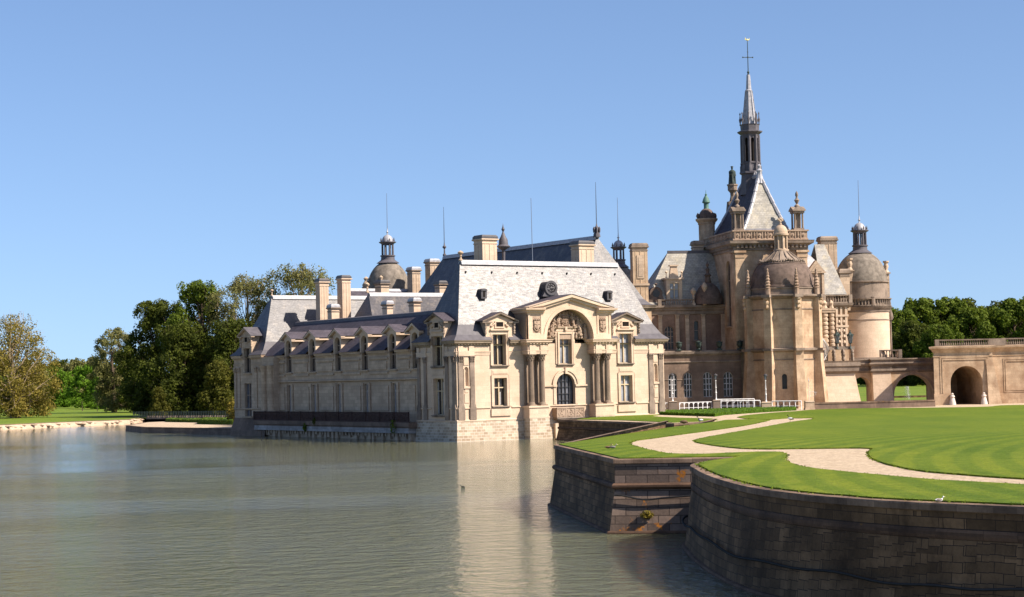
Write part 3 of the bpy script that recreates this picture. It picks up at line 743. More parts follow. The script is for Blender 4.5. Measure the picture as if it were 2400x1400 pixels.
def chimney(parent, x0, x1, y0, y1, z0, z1, mat='stone', cap='stone_trim', lid='zinc_dark', simple=False, panel=True):
    m = MB(); m.box(x0, x1, y0, y1, z0, z1-.55); o = None
    if panel:
        for F in (Face((x0, y0), (x1, y0)), Face((x0, y1), (x0, y0)), Face((x1, y0), (x1, y1))):
            L = F.L
            if L > .9 and z1-z0 > 2.5:
                F.box(m, L*.5-.05, L*.5+.05, z0+.4, z1-1.0, -.05, .03); F.box(m, L*.16, L*.2, z0+.4, z1-1.0, -.03, .03); F.box(m, L*.8, L*.84, z0+.4, z1-1.0, -.03, .03)
    o = m.build('chimney', M[mat], parent)
    m = MB(); p = [(x0, y0), (x1, y0), (x1, y1), (x0, y1)]
    m.band(p, [(0, z1-1.0), (.07, z1-.98), (.07, z1-.86), (0, z1-.84)], True)
    m.band(p, [(0, z1-.62), (.12, z1-.55), (.2, z1-.5), (.2, z1-.36), (.05, z1-.34)], True)
    m.box(x0-.1, x1+.1, y0-.1, y1+.1, z1-.5, z1-.3)
    m.build('chimney_cornice', M[cap], o)
    m = MB(); s = .12
    m.taper([(x0-s, y0-s), (x1+s, y0-s), (x1+s, y1+s), (x0-s, y1+s)], z1-.345, [(x0-s, y0-s), (x1+s, y0-s), (x1+s, y1+s), (x0-s, y1+s)], z1-.1)
    m.taper([(x0-s, y0-s), (x1+s, y0-s), (x1+s, y1+s), (x0-s, y1+s)], z1-.1, [(x0+.05, y0+.05), (x1-.05, y0+.05), (x1-.05, y1-.05), (x0+.05, y1-.05)], z1+.12)
    m.build('chimney_lid', M[lid], o)
    return o
def balustrade(m, path, z, h=1.0, closed=False, step=.36, ped=True):
    m.band(path, [(-.16, z), (.16, z), (.16, z+.14), (-.16, z+.14)], closed)
    m.band(path, [(-.2, z+h-.16), (.2, z+h-.16), (.22, z+h), (-.22, z+h)], closed)
    n = len(path)
    for i in range(n if closed else n-1):
        F = Face(path[i], path[(i+1) % n]); k = max(1, int(F.L/step)); st = F.L/k
        for j in range(k):
            q = F.P((j+.5)*st, 0); r = .12
            m.lathe([(r*.7, z+.14), (r, z+h*.35), (r*.45, z+h*.6), (r*.8, z+h-.16)], (q.x, q.y), 6)
        if ped: F.box(m, -.26, .26, z, z+h+.02, -.26, .26)
def gable_dormer(parent, F, c, hw, z0, ze, za, mat, roofmat, depth, win=None, small=None, brackets=True, p=0.12):
    """stone dormer front with pediment on wall plane F, roof running back"""
    m = MB(); bw = hw-.62
    if win: wall(m, F, c-bw, c+bw, z0, ze, [win], .45, -p)
    else: F.box(m, c-bw, c+bw, z0, ze, -p, .3)
    if small:                                     # the little square opening inside the pediment
        s0, s1, t0, t1 = small
    m.poly([F.P(c-bw, z0, -p), F.P(c-bw, ze, -p), F.P(c-bw, ze, depth), F.P(c-bw, z0, depth)])
    m.poly([F.P(c+bw, ze, -p), F.P(c+bw, z0, -p), F.P(c+bw, z0, depth), F.P(c+bw, ze, depth)])
    F.shape(m, [(c-hw+.35, ze), (c+hw-.35, ze), (c, za-.22)], -p-.02, .2)
    o = m.build('dormer', mat, parent)
    m = MB()
    # raking and horizontal mouldings
    for sg in (-1, 1):
        a = [(c+sg*hw, ze-.02), (c+sg*(hw+.02), ze+.12), (c, za), (c, za-.24)]
        a2 = [(c+sg*(hw-.1), ze+.0), (c+sg*(hw-.1), ze+.02), (c, za-.24), (c, za-.36)]
        if sg > 0: a = list(reversed(a)); a2 = list(reversed(a2))
        F.shape(m, list(reversed(a)), -p-.42, .1); F.shape(m, list(reversed(a2)), -p-.26, .1)
        F.box(m, c+sg*(hw-.0), c+sg*(hw*.45 if small else .0), ze-.16, ze, -p-.34, .1)
    if brackets:
        for sg in (-1, 1):
            a = c+sg*(bw+.1)
            for k, (zz, o_) in enumerate(((ze-.35, .26), (ze-.7, .2), (ze-1.1, .13), (ze-1.35, .16))):
                q = F.P(a, zz, -p-o_*.5); m.blob(q, .2, (1, 1, 1.1), 6, 4, .1)
            F.box(m, a-.16, a+.16, ze-.25, ze-.16, -p-.3, .1)
    m.build('pediment', M['stone_trim'] if mat == M['stone'] else mat, o)
    if small:
        m = MB(); F.shape(m, [(s0, t0), (s1, t0), (s1, t1), (s0, t1)], -p-.035, .0); q = m.build('opening', M['dark_inside'], o)
        m = MB()
        F.box(m, s0-.14, s0, t0-.1, t1, -p-.12, -p); F.box(m, s1, s1+.14, t0-.1, t1, -p-.12, -p); F.box(m, s0-.14, s1+.14, t1, t1+.12, -p-.14, -p); F.box(m, s0-.2, s1+.2, t0-.16, t0, -p-.16, -p)
        for sg in (-1, 1):
            for k in range(3): m.blob(F.P((s0+s1)/2+sg*((s1-s0)/2+.3+.16*k), t0+.2-.1*k+.1, -p-.08), .15, (1, 1, 1), 6, 4, .2)
        m.build('opening_frame', mat, o)
    m = MB()                                        # its little two-sided roof
    dz = .1; b0 = -p-.46
    A = lambda s_, zz, d_: F.P(c+s_, zz, d_)
    H = hw+.06
    m.poly([A(-H, ze+.13, b0), A(0, za+.03, b0), A(0, za+.03, depth+.9), A(-H, ze+.13, depth)])
    m.poly([A(0, za+.03, b0), A(H, ze+.13, b0), A(H, ze+.13, depth), A(0, za+.03, depth+.9)])
    m.poly([A(-H, ze+.13, b0), A(-H, ze+.0, b0), A(-H, ze+.0, depth), A(-H, ze+.13, depth)])
    m.poly([A(H, ze+.0, b0), A(H, ze+.13, b0), A(H, ze+.13, depth), A(H, ze+.0, depth)])
    m.build('dormer_roof', M[roofmat], o)
    return o

# ================================================================== THE LAKESIDE CHATEAU (small chateau)
PC = Vector((-6.69, 219.82, 0)); RZ = rad(33)
UX = Vector((math.cos(RZ), math.sin(RZ), 0)); VY = Vector((-math.sin(RZ), math.cos(RZ), 0))
def pc(x, y, z=0): return PC+UX*x+VY*y+Vector((0, 0, z))

# ---------- south pavilion: sunlit front with the arched portico
sp = empty('pavilion', PC, RZ, 'pale sunlit pavilion at the water with bright slate roof, arched pediment and balcony', 'building')
W_, D_ = 30.6, 9.2
FS = Face((0, 0), (W_, 0)); FW = Face((0, D_), (0, 0)); FE = Face((W_, 0), (W_, D_)); FN = Face((W_, D_), (0, D_))
w1u, w1l = (5.1, 6.9, 8.88, 12.55), (5.15, 6.95, 4.03, 7.36)
w2u, w2l = (23.7, 25.5, 8.88, 12.55), (23.75, 25.55, 4.06, 7.36)
wc = (14.6, 16.4, 8.9, 12.55); door = (14.1, 16.8, 3.66, 7.72, True)
m = MB()
nich = [(1.08, 1.62, 6.5, 8.75, True), (28.98, 29.52, 6.5, 8.75, True)]
wall(m, FS, 0, W_, 2.5, 11.4, [(w1u[0], w1u[1], w1u[2], 11.4), w1l, (w2u[0], w2u[1], w2u[2], 11.4), w2l, (wc[0], wc[1], wc[2], 11.4), door]+nich, .55)
for n_ in nich:
    c = (n_[0]+n_[1])/2; m.lathe([(.27, 6.5), (.27, 8.5), (.2, 8.7), (0, 8.78)], (c, .0), 8, 0, PI)
wd = (9.2-5.3, 9.2-2.9)
wwl, wwu = (3.9, 6.35, 3.1, 7.45), (3.9, 6.2, 8.9, 12.5)
wall(m, FW, 0, D_, 2.5, 11.4, [wwl, (wwu[0], wwu[1], wwu[2], 11.4)], .55)
wall(m, FE, 0, D_, 2.3, 11.4, [(3.6, 5.4, 4.0, 7.4), (3.6, 5.4, 8.9, 11.3)], .5)
wall(m, FN, 0, W_, 2.3, 11.4)
m.build('wall', M['stone'], sp)
# battered base of patched stone
m = MB()
m.band([(0, 0), (W_, 0), (W_, D_), (0, D_)], [(.34, -.8), (.22, .9), (.12, 2.3)], True)
m.build('base', M['stone_base'], sp)
m = MB()
P4 = [(0, 0), (W_, 0), (W_, D_), (0, D_)]
m.band(P4, [(.12, 2.3), (.17, 2.34), (.16, 2.46), (.03, 2.55)], True)
def runs(parts, fn):
    for a, b in parts: fn([(a, 0), (b, 0)])
runs([(0, 4.55), (7.6, 9.2), (12.0, 18.9), (21.6, 23.2), (26.1, W_)], lambda p: string(m, p, 3.72, .26, .12))
string(m, [(0, D_), (0, D_-3.3)], 3.72, .26, .12); string(m, [(0, 2.6), (0, 0)], 3.72, .26, .12)
m.build('string_course', M['stone'], sp)
# cornice broken at the tall windows
for pth in ([(7.3, 0), (8.95, 0)], [(21.85, 0), (23.3, 0)], [(0, 2.5), (0, 0), (4.75, 0)], [(0, D_), (0, 5.6)], [(25.85, 0), (W_, 0), (W_, D_)]):
    m = MB(); cornice(m, pth, 11.15, .72, .8); m.build('cornice', M['stone_cornice'], sp)
    m = MB(); architrave(m, pth, 10.1); m.build('architrave', M['stone'], sp)
for a0, a1 in ((.2, 2.4), (28.2, 30.4)):
    m = MB()
    FS.box(m, a0, a0+.7, 10.6, 11.2, -.14, .02); FS.box(m, a1-.7, a1, 10.6, 11.2, -.14, .02); FS.box(m, a0, a1, 10.0, 10.62, -.2, .02)
    m.build('frieze_block', M['stone'], sp)
for a0, a1 in ((.15, 2.4), (D_-2.4, D_-.15)):
    m = MB()
    FW.box(m, a0, a0+.6, 10.6, 11.2, -.14, .02); FW.box(m, a1-.6, a1, 10.6, 11.2, -.14, .02); FW.box(m, a0, a1, 10.0, 10.62, -.2, .02)
    m.build('frieze_block', M['stone'], sp)
# pilasters, one mesh each
for F, lst in ((FS, ((.2, .85), (1.8, 2.42), (28.18, 28.82), (29.72, 30.38))), (FW, ((.2, .8), (1.75, 2.35), (6.75, 7.4), (8.35, 9.0)))):
    for a0, a1 in lst:
        m = MB(); pilaster(m, F, a0, a1, 4.0, 10.05, .14, .78); F.box(m, a0-.12, a1+.12, 2.5, 4.0, -.2, .02)
        m.build('pilaster', M['stone_trim'], sp)
for F, c in ((FS, 1.33), (FS, 29.27)):
    m = MB()
    F.box(m, c-.42, c+.42, 6.2, 6.45, -.16, .02); F.box(m, c-.34, c+.34, 8.95, 9.9, -.07, .02)
    F.box(m, c-.3, c+.3, 4.5, 5.6, -.06, .02); F.box(m, c-.24, c+.24, 5.72, 6.08, -.06, .02); F.box(m, c-.36, c-.27, 6.5, 8.5, -.08, .02); F.box(m, c+.27, c+.36, 6.5, 8.5, -.08, .02)
    m.build('niche_panel', M['stone'], sp)
# windows, surrounds and aprons
for h in (w1u, w2u): m = MB(); surround(m, FS, h, .34, .12, False); m.build('window_surround', M['stone'], sp)
for h in (w1l, w2l):
    m = MB()
    surround(m, FS, h, .34, .1); FS.box(m, h[0]-.28, h[1]+.28, 7.75, 8.35, -.04, .02); FS.box(m, h[0]-.12, h[1]+.12, 7.86, 8.24, -.09, .02); FS.box(m, h[0]-.5, h[1]+.5, 2.86, 3.7, -.17, .02)
    m.build('window_surround', M['stone'], sp)
m = MB(); surround(m, FW, wwl, .34, .1); FW.box(m, 3.9, 6.3, 7.9, 8.4, -.08, .02); m.build('window_surround', M['stone'], sp)
m = MB(); surround(m, FW, wwu, .34, .12, False); m.build('window_surround', M['stone'], sp)
for F, h, g, cu in ((FS, w1u, 'glass', .04), (FS, w1l, 'glass', .5), (FS, w2u, 'glass_grey', .5), (FS, w2l, 'glass_grey', .6), (FW, wwl, 'glass', .9), (FW, wwu, 'glass', 0)):
    window(sp, F, h, .5, 2, (.655,), gm=M[g], curtain=cu)
window(sp, FE, (3.6, 5.4, 4.0, 7.4), .4); window(sp, FE, (3.6, 5.4, 8.9, 11.3), .4)
# dormers
gable_dormer(sp, FS, 6.0, 2.55, 11.4, 14.05, 15.2, M['stone'], 'slate', 2.6, (w1u[0], w1u[1], 11.4, 12.55), (5.5, 6.5, 13.45, 14.0))
gable_dormer(sp, FS, 24.6, 2.55, 11.4, 14.05, 15.2, M['stone'], 'slate', 2.6, (w2u[0], w2u[1], 11.4, 12.55), (24.1, 25.1, 13.45, 14.0))
gable_dormer(sp, FW, 5.0, 2.3, 11.4, 14.2, 15.3, M['stone'], 'slate', 2.6, (wwu[0], wwu[1], 11.4, 12.5), (4.6, 5.6, 13.5, 14.1))
for F, c in ((FS, 6.0), (FS, 24.6), (FW, 5.05)): m = MB(); F.box(m, c-1.35, c+1.35, 13.0, 13.16, -.35, .1); m.build('lintel_moulding', M['stone'], sp)
# ---- portico
CX = 15.45
Fp = Face((0, -1.4), (W_, -1.4))
for sg in (-1, 1):
    xa, xb = CX+sg*6.25, CX+sg*3.45
    x0, x1 = min(xa, xb), max(xa, xb)
    m = MB()
    m.taper([(x0-.12, -1.62), (x1+.12, -1.62), (x1+.12, .1), (x0-.12, .1)], -.8, [(x0-.02, -1.47), (x1+.02, -1.47), (x1+.02, .1), (x0-.02, .1)], 2.45)
    m.build('pedestal_base', M['stone_base'], sp)
    m = MB(); m.box(x0, x1, -1.42, .1, 2.45, 3.75)
    for (zz, o_) in ((2.45, .07), (3.72, .12)): m.box(x0-o_, x1+o_, -1.42-o_, .1, zz, zz+.22)
    m.build('pedestal', M['stone'], sp)
    for cx in (x0+.62, x1-.62):
        m = MB(); column(m, cx, -.95, 3.94, 10.12, .36, .85, .4); m.build('column', M['stone_column'], sp)
        m = MB(); pilaster(m, FS, cx-.36, cx+.36, 3.94, 10.12, .22, .85); m.build('pilaster', M['stone_column'], sp)
    m = MB(); m.box(x0+.95, x1-.95, -.3, .1, 3.94, 6.4); m.box(x0+.85, x1-.85, -.38, .1, 6.4, 6.56); m.build('niche_block', M['stone_column'], sp)
    m = MB()
    pth = [(x0, .05), (x0, -1.36), (x1, -1.36), (x1, .05)]
    m.box(x0, x1, -1.36, .05, 10.12, 11.2)
    architrave(m, pth, 10.12); cornice(m, pth, 11.12, .78, .8)
    for cx in (x0+.62, x1-.62): m.box(cx-.45, cx+.45, -1.5, .05, 10.1, 11.2)
    m.box(x0-.0, x1+.0, -1.36, .05, 11.2, 11.88)
    m.build('entablature', M['stone'], sp)
    m = MB()                                       # side scroll walls running back to the roof
    m.poly([(xa, -1.25, 11.9), (xa, -1.25, 15.5), (xa, 2.2, 15.5), (xa, 2.2, 11.9)])
    m.poly([(xa, 2.2, 11.9), (xa, 2.2, 15.5), (xa, -1.25, 15.5), (xa, -1.25, 11.9)])
    m.build('attic_side', M['stone'], sp)
# attic wall with the great arch
m = MB(); Fa = Face((0, -1.25), (W_, -1.25)); r = 3.45; cz = 12.05
x0, x1 = CX-6.1, CX+6.1
for sg in (-1, 1):
    a0, a1 = (x0, CX-r) if sg < 0 else (CX+r, x1)
    m.poly([Fa.P(a0, 11.88), Fa.P(a1, 11.88), Fa.P(a1, 14.85), Fa.P(a0, 14.85)])
    m.box(a0+.05*0, a1, -1.33, -1.25, 11.88, 12.5)
    b0 = CX+sg*4.9
    Fa.box(m, CX+sg*4.15-.12, CX+sg*4.15+.12, 12.5, 14.85, -.08, .02); Fa.box(m, x0 if sg < 0 else x1-.3, x0+.3 if sg < 0 else x1, 12.5, 14.85, -.08, .02)
pts = arc(CX, cz, r, PI, 0, 24)
for u, v in zip(pts, pts[1:]):
    hi = lambda a: min(15.65+1.35*(1-abs(a-CX)/6.2), 17.0) if abs(a-CX) < 6.2 else 15.65
    m.poly([Fa.P(u[0], u[1]), Fa.P(v[0], v[1]), Fa.P(v[0], hi(v[0])), Fa.P(u[0], hi(u[0]))])
    m.poly([Fa.P(v[0], v[1]), Fa.P(u[0], u[1]), Fa.P(u[0], u[1], 1.15), Fa.P(v[0], v[1], 1.15)])
    k = .42; un, vn = [(CX+(q[0]-CX)*(r+k)/r, cz+(q[1]-cz)*(r+k)/r) for q in (u, v)]
    m.poly([Fa.P(u[0], u[1], -.09), Fa.P(v[0], v[1], -.09), Fa.P(vn[0], vn[1], -.09), Fa.P(un[0], un[1], -.09)])
    m.poly([Fa.P(un[0], un[1], -.09), Fa.P(vn[0], vn[1], -.09), Fa.P(vn[0], vn[1], 0), Fa.P(un[0], un[1], 0)])
for sg in (-1, 1):
    a0, a1 = CX+sg*r, CX+sg*6.1
    a0, a1 = min(a0, a1), max(a0, a1)
    m.poly([Fa.P(a0, 14.85), Fa.P(a1, 14.85), Fa.P(a1, 15.4), Fa.P(a0, 15.65 if sg > 0 else 15.65)])
    m.poly([Fa.P(CX+sg*r, 11.88), Fa.P(CX+sg*r, 12.05), Fa.P(CX+sg*r, 12.05, 1.15), Fa.P(CX+sg*r, 11.88, 1.15)])
m.poly([Fa.P(CX+sg*0, 15.3, .3) for sg in (0, 0, 0)][:0] or [Fa.P(CX-.1, 15.55), Fa.P(CX+.1, 15.55), Fa.P(CX+.1, 16.9), Fa.P(CX-.1, 16.9)])
at_ = m.build('attic', M['stone'], sp)
# attic cornices and pediment rakes
m = MB()
for sg in (-1, 1):
    pth = [(CX-6.1, 1.6), (CX-6.1, -1.3), (CX-4.15+.25, -1.3)] if sg < 0 else [(CX+4.15-.25, -1.3), (CX+6.1, -1.3), (CX+6.1, 1.6)]
    m.band(pth, [(0, 14.82), (.08, 14.84), (.1, 15.0), (.3, 15.12), (.36, 15.3), (.62, 15.42), (.66, 15.62), (0, 15.7)])
    a = [(CX+sg*6.3, 15.62), (CX+sg*6.3, 15.78), (CX, 17.3), (CX, 16.95), (CX+sg*4.2, 15.9)]
    b = [(CX+sg*5.6, 15.62), (CX, 17.0), (CX, 16.66), (CX+sg*3.9, 15.62)]
    if sg < 0: a.reverse(); b.reverse()
    a.reverse(); b.reverse()
    Fa.shape(m, a if sg < 0 else a, -.62, .5); Fa.shape(m, b, -.34, .5)
m.build('pediment', M['stone'], at_)
m = MB()
A = lambda a, z, d: Fa.P(a, z, d)
for sg in (-1, 1):
    q = [A(CX+sg*6.35, 15.72, -.7), A(CX, 17.34, -.7), A(CX, 17.34, 4.0), A(CX+sg*6.35, 15.72, 3.4)]
    m.poly(q if sg < 0 else list(reversed(q)))
m.build('pediment_roof', M['slate'], at_)
# tympanum: recessed wall, carved relief, shields on the two blocks
m = MB(); FT = Face((0, -.1), (W_, -.1))
m.poly([FT.P(CX-r-.05, 11.9), FT.P(CX+r+.05, 11.9)]+[FT.P(a, z) for a, z in arc(CX, cz, r+.05, 0, PI, 20)])
m.build('tympanum', M['stone_carved'], at_)
m = MB(); rg = random.Random(5)
def inside(a, z): return (a-CX)**2+(z-cz)**2 < (r-.15)**2 and not (CX-1.35 < a < CX+1.35 and z < 13.4)
def figure(m, a, z, h, lean=0):                  # a small carved standing figure in relief
    for k in range(7):
        t = k/6; wv = .2*(1-.35*t)
        m.blob(FT.P(a+lean*t+rg.uniform(-.03, .03), z+h*.78*t, -.16-.08*math.sin(t*3)), wv*h*.9, (1, 1, 1.2), 7, 4, .18)
    m.blob(FT.P(a+lean*1.1, z+h*.95, -.3), h*.1, (1, 1, 1.15), 7, 5, .05)
    for sg in (-1, 1):
        p0 = FT.P(a+lean*.8, z+h*.7, -.28); p1 = FT.P(a+lean+sg*h*.28, z+h*rg.uniform(.45, .8), -.34); m.tube(p0, p1, .07, .05, 6)
for a, z, h, l in ((CX-3.0, 12.15, 1.5, .15), (CX-2.1, 12.6, 1.7, .3), (CX-1.2, 13.5, 1.5, .3), (CX+1.2, 13.5, 1.5, -.3), (CX+2.1, 12.6, 1.7, -.3), (CX+2.95, 12.15, 1.5, -.15)): figure(m, a, z, h, l)
for _ in range(230):
    a, z = CX+rg.uniform(-r, r), 12+rg.uniform(0, 3.4)
    if inside(a, z) and inside(a+.12, z) and inside(a-.12, z): m.blob(FT.P(a, z, -.02-rg.uniform(0, .12)), rg.uniform(.1, .24), (1, 1, rg.uniform(.7, 1.3)), 6, 4, .25)
m.build('relief', M['stone_carved'], at_)
def shield(parent, F, c, z0, z1, w, name='shield'):
    m = MB(); h = z1-z0
    F.box(m, c-w*.62, c+w*.62, z0-.05, z1+.05, -.03, .02)
    out = [(c-w/2, z0+h*.72), (c-w/2, z0+h*.45), (c-w*.3, z0+h*.27), (c, z0+h*.16), (c+w*.3, z0+h*.27), (c+w/2, z0+h*.45), (c+w/2, z0+h*.72)]
    F.shape(m, out, -.16, 0)
    F.box(m, c-.055, c+.055, z0+h*.2, z0+h*.7, -.22, -.1); F.box(m, c-w*.46, c+w*.46, z0+h*.5, z0+h*.5+.11, -.215, -.1)
    for i in range(7): m.blob(F.P(c+(i-3)*w*.15, z0+h*(.8+.05*(i % 2)), -.14), .085, (1, 1, 1.4), 6, 4, .1)
    for i in range(9): m.blob(F.P(c+w*.52*math.cos(PI+PI*i/8), z0+h*.32+h*.26*math.sin(PI+PI*i/8), -.1), .1, (1, 1, 1), 6, 4, .25)
    return m.build(name, M['stone_carved'], parent)
for sg in (-1, 1): shield(at_, Fa, CX+sg*4.85, 12.75, 14.6, .85)
# central window with its own cornice
m = MB(); Fc = Face((0, -.12), (W_, -.12))
wall(m, Fc, wc[0]-.5, wc[1]+.5, 8.9, 13.15, [wc], .5)
m.poly([Fc.P(wc[0]-.5, 8.9), Fc.P(wc[0]-.5, 13.15), Fc.P(wc[0]-.5, 13.15, .3), Fc.P(wc[0]-.5, 8.9, .3)])
m.poly([Fc.P(wc[1]+.5, 13.15), Fc.P(wc[1]+.5, 8.9), Fc.P(wc[1]+.5, 8.9, .3), Fc.P(wc[1]+.5, 13.15, .3)])
surround(m, Fc, wc, .22, .1); Fc.box(m, wc[0]-.5, wc[1]+.5, 12.9, 13.15, -.06, .02)
m.band([(wc[0]-.5, .1), (wc[0]-.5, -.14), (wc[1]+.5, -.14), (wc[1]+.5, .1)], [(0, 13.12), (.1, 13.16), (.22, 13.3), (.26, 13.42), (0, 13.46)])
m.box(wc[0]-.5, wc[1]+.5, -.14, .1, 13.12, 13.42)
Fc.box(m, CX+.05-.15, CX+.05+.15, 12.95, 13.4, -.3, 0)
m.build('window_surround', M['stone'], sp)
window(sp, FS, wc, .46, 2, (.62,), gm=M['glass_grey'], curtain=.6)
shield(sp, Face((0, -.2), (W_, -.2)), CX, 13.55, 14.9, .8)
# arched doorway: leaded glazing, archivolt, keystone, side strings, balcony
window(sp, FS, door, .5, 5, (.2, .4, .6, .78), fm=M['iron'], gm=M['glass_leaded'], fw=.05, sill=False, name='arched_window')
m = MB(); c, sp_, rr = CX, 7.72-1.35, 1.35
for k0, k1, p in ((.0, .34, .1), (.34, .6, .2)):
    a = arc(CX, sp_, rr+k0, PI, 0, 16); b = arc(CX, sp_, rr+k1, PI, 0, 16)
    for i in range(16):
        m.poly([FS.P(*a[i], -p), FS.P(*a[i+1], -p), FS.P(*b[i+1], -p), FS.P(*b[i], -p)])
        m.poly([FS.P(*b[i], -p), FS.P(*b[i+1], -p), FS.P(*b[i+1], .02), FS.P(*b[i], .02)])
FS.box(m, CX-.16, CX+.16, 7.7, 8.45, -.32, .02)
for sg in (-1, 1):
    FS.box(m, CX+sg*1.95, CX+sg*3.3, 6.18, 6.36, -.2, .02); FS.box(m, CX+sg*1.38, CX+sg*1.95, 6.14, 6.4, -.26, .02); FS.box(m, CX+sg*1.38, CX+sg*1.8, 4.0, 6.14, -.1, .02)
m.build('archivolt', M['stone'], sp)
m = MB()
m.box(CX-2.0, CX+2.0, -1.05, 0, 2.3, 2.46); m.box(CX-1.9, CX+1.9, -.95, 0, 2.16, 2.3)
m.build('balcony', M['stone_trim'], sp)
bal = sp.children[-1]
m = MB()
for i in range(3):
    a0 = CX-1.95+1.3*i
    m.box(a0+.06, a0+1.24, -1.0, -.94, 2.5, 3.5)
    for _ in range(26): m.blob((a0+rg.uniform(.18, 1.12), -1.0, rg.uniform(2.62, 3.4)), rg.uniform(.05, .12), (1, .6, 1), 6, 4, .2)
for a in (CX-1.95, CX-.65, CX+.65, CX+1.95): m.box(a-.07, a+.07, -1.04, -.9, 2.46, 3.6)
m.box(CX-2.02, CX+2.02, -1.06, -.88, 3.5, 3.62)
for sg in (-1, 1):
    m.box(CX+sg*1.98-.04, CX+sg*1.98+.04, -.9, 0, 2.5, 3.6)
m.build('parapet', M['stone_carved'], bal)
m = MB()
for sg in (-1, 0, 1): m.taper([(CX+sg*1.2-.15, -.3), (CX+sg*1.2+.15, -.3), (CX+sg*1.2+.15, 0), (CX+sg*1.2-.15, 0)], 1.7, [(CX+sg*1.2-.15, -.85), (CX+sg*1.2+.15, -.85), (CX+sg*1.2+.15, 0), (CX+sg*1.2-.15, 0)], 2.16)
m.build('bracket', M['stone_trim'], bal)
m = MB(); FB = Face((0, -.35), (W_, -.35))
m.box(CX-2.0, CX+2.3, -.62, 0, -.8, 1.75)
for a in (CX-.7, CX+.3, CX+1.3): m.box(a, a+.32, -.64, -.62, .65, 1.45)
m.build('boat_landing', M['stone'], sp)
m = MB()
for a in (CX-.7, CX+.3, CX+1.3): m.box(a+.04, a+.28, -.655, -.64, .69, 1.41)
m.build('slot', M['dark_inside'], sp)
# roof
ro, R0_, R1_ = hip_roof(sp, 0, W_, 0, D_, 11.86, 13.75, 21.55, .9, 3.6, .55, 'slate_lit', gaps={0: [(4.75, 7.25), (9.3, 21.6), (23.35, 25.85)], 3: [(2.6, 5.5)]})
m = MB(); finial(m, R0_[0]+.1, R0_[1], 21.6, 1.25, .3); m.build('finial', M['stone_dark'], ro)
def small_vent(parent, x, y, z, w=.8, h=.95):
    m = MB(); m.box(x-w/2, x+w/2, y, y+1.6, z-.2, z+h*.8)
    pts = arc(x, z+h*.78, w/2+.06, 0, PI, 8, .28); F = Face((0, y-.1), (1, y-.1)); F.shape(m, pts, 0, 1.9)
    o = m.build('roof_vent', M['zinc_dark'], parent)
    m = MB(); m.box(x-.13, x+.13, y-.03, y, z, z+h*.78); m.build('opening', M['dark_inside'], o)
small_vent(ro, 5.3, 2.0, 17.1); small_vent(ro, 23.9, 2.0, 17.0)
# round dormer with a rose window
m = MB(); ox, oy, oz, orr = 14.9, 1.85, 18.25, .58; F = Face((0, oy), (1, oy))
F.shape(m, arc(ox, oz, orr+.24, 0, 2*PI, 24)[:-1], 0, 2.4)
F.shape(m, [(ox-1.25, oz-1.05), (ox+1.25, oz-1.05), (ox+.95, oz-.55), (ox+.65, oz-.1), (ox-.65, oz-.1), (ox-.95, oz-.55)], .01, .5)
pp = arc(ox, oz, orr+.05, 0, 2*PI, 24); qq = arc(ox, oz, orr+.32, 0, 2*PI, 24)
for i in range(24):
    F.shape(m, [qq[i], qq[i+1], pp[i+1], pp[i]], -.14, 0)
o = m.build('round_dormer', M['zinc_dark'], ro)
m = MB(); m.poly([F.P(a, z, -.01) for a, z in arc(ox, oz, orr+.06, 0, 2*PI, 20)[:-1]]); g_ = m.build('pane', M['glass'], o)
m = MB()
for i in range(8):
    a = 2*PI*i/8+.2; m.tube(F.P(ox, oz, -.06), F.P(ox+orr*math.cos(a), oz+orr*math.sin(a), -.06), .045, .045, 6)
    m.blob(F.P(ox+orr*.72*math.cos(a+PI/8), oz+orr*.72*math.sin(a+PI/8), -.06), .12, (1, .5, 1), 6, 4)
m.blob(F.P(ox, oz, -.06), .17, (1, .5, 1), 8, 5)
m.build('tracery', M['zinc_dark'], o)
m = MB()
for i in range(7): m.box(3.9+i*3.7, 4.0+i*3.7, 4.0-.25, 4.0+.05, 20.1, 20.32)
m.build('roof_hook', M['iron'], ro)
chimney(sp, 8.1, 10.2, 6.6, 8.6, 17, 24.9, cap='stone'); chimney(sp, 22.6, 24.9, 6.6, 8.4, 17, 24.5, cap='stone')
m = MB(); m.lathe([(.1, 19), (.22, 23.2), (.85, 23.6), (.88, 23.65), (.6, 23.9), (.55, 24.5), (.3, 24.95), (.09, 25.5), (.22, 25.8), (.08, 26.1), (0, 26.6)], (11.55, 7.2), 14)
m.build('bell_vent', M['lead'], ro)
m = MB(); m.tube((15.6, 6.8, 19), (15.55, 6.8, 29.8), .055, .03, 6); m.build('mast', M['mast'], ro)

# ---------- long lakeside wing with arched dormers and an iron-railed terrace
wg = empty('wing', pc(0, D_), RZ, 'long shaded lakeside wing with arched dormer windows above a dark railed terrace', 'building')
VB = 52.0-D_                                      # local y runs away along the lake
X0 = .35
FG = Face((X0, VB), (X0, 0))                      # outward = -x ; a = VB - y
def ga(v): return VB-(v-D_)
vs_up = [15.8, 23.1, 30.4, 37.7, 44.9]; vs_lo = [15.4, 22.7, 30.2, 37.3, 44.7]
m = MB(); hu = [(ga(v)-.8, ga(v)+.8, 8.75, 11.0) for v in vs_up]; hl = [(ga(v)-.52, ga(v)+.52, 2.2, 7.0) for v in vs_lo]
extra = (ga(10.1)-.8, ga(10.1)+.8, 8.75, 11.0)
wall(m, FG, 0, VB, 2.2, 11.0, hu+hl+[extra], .55)
m.poly([(10, 0, 2), (10, VB, 2), (10, VB, 11), (10, 0, 11)])
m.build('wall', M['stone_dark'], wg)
m = MB()
cuts = sorted([0]+[a for h in hu+[extra] for a in (h[0]-.35, h[1]+.35)]+[VB])
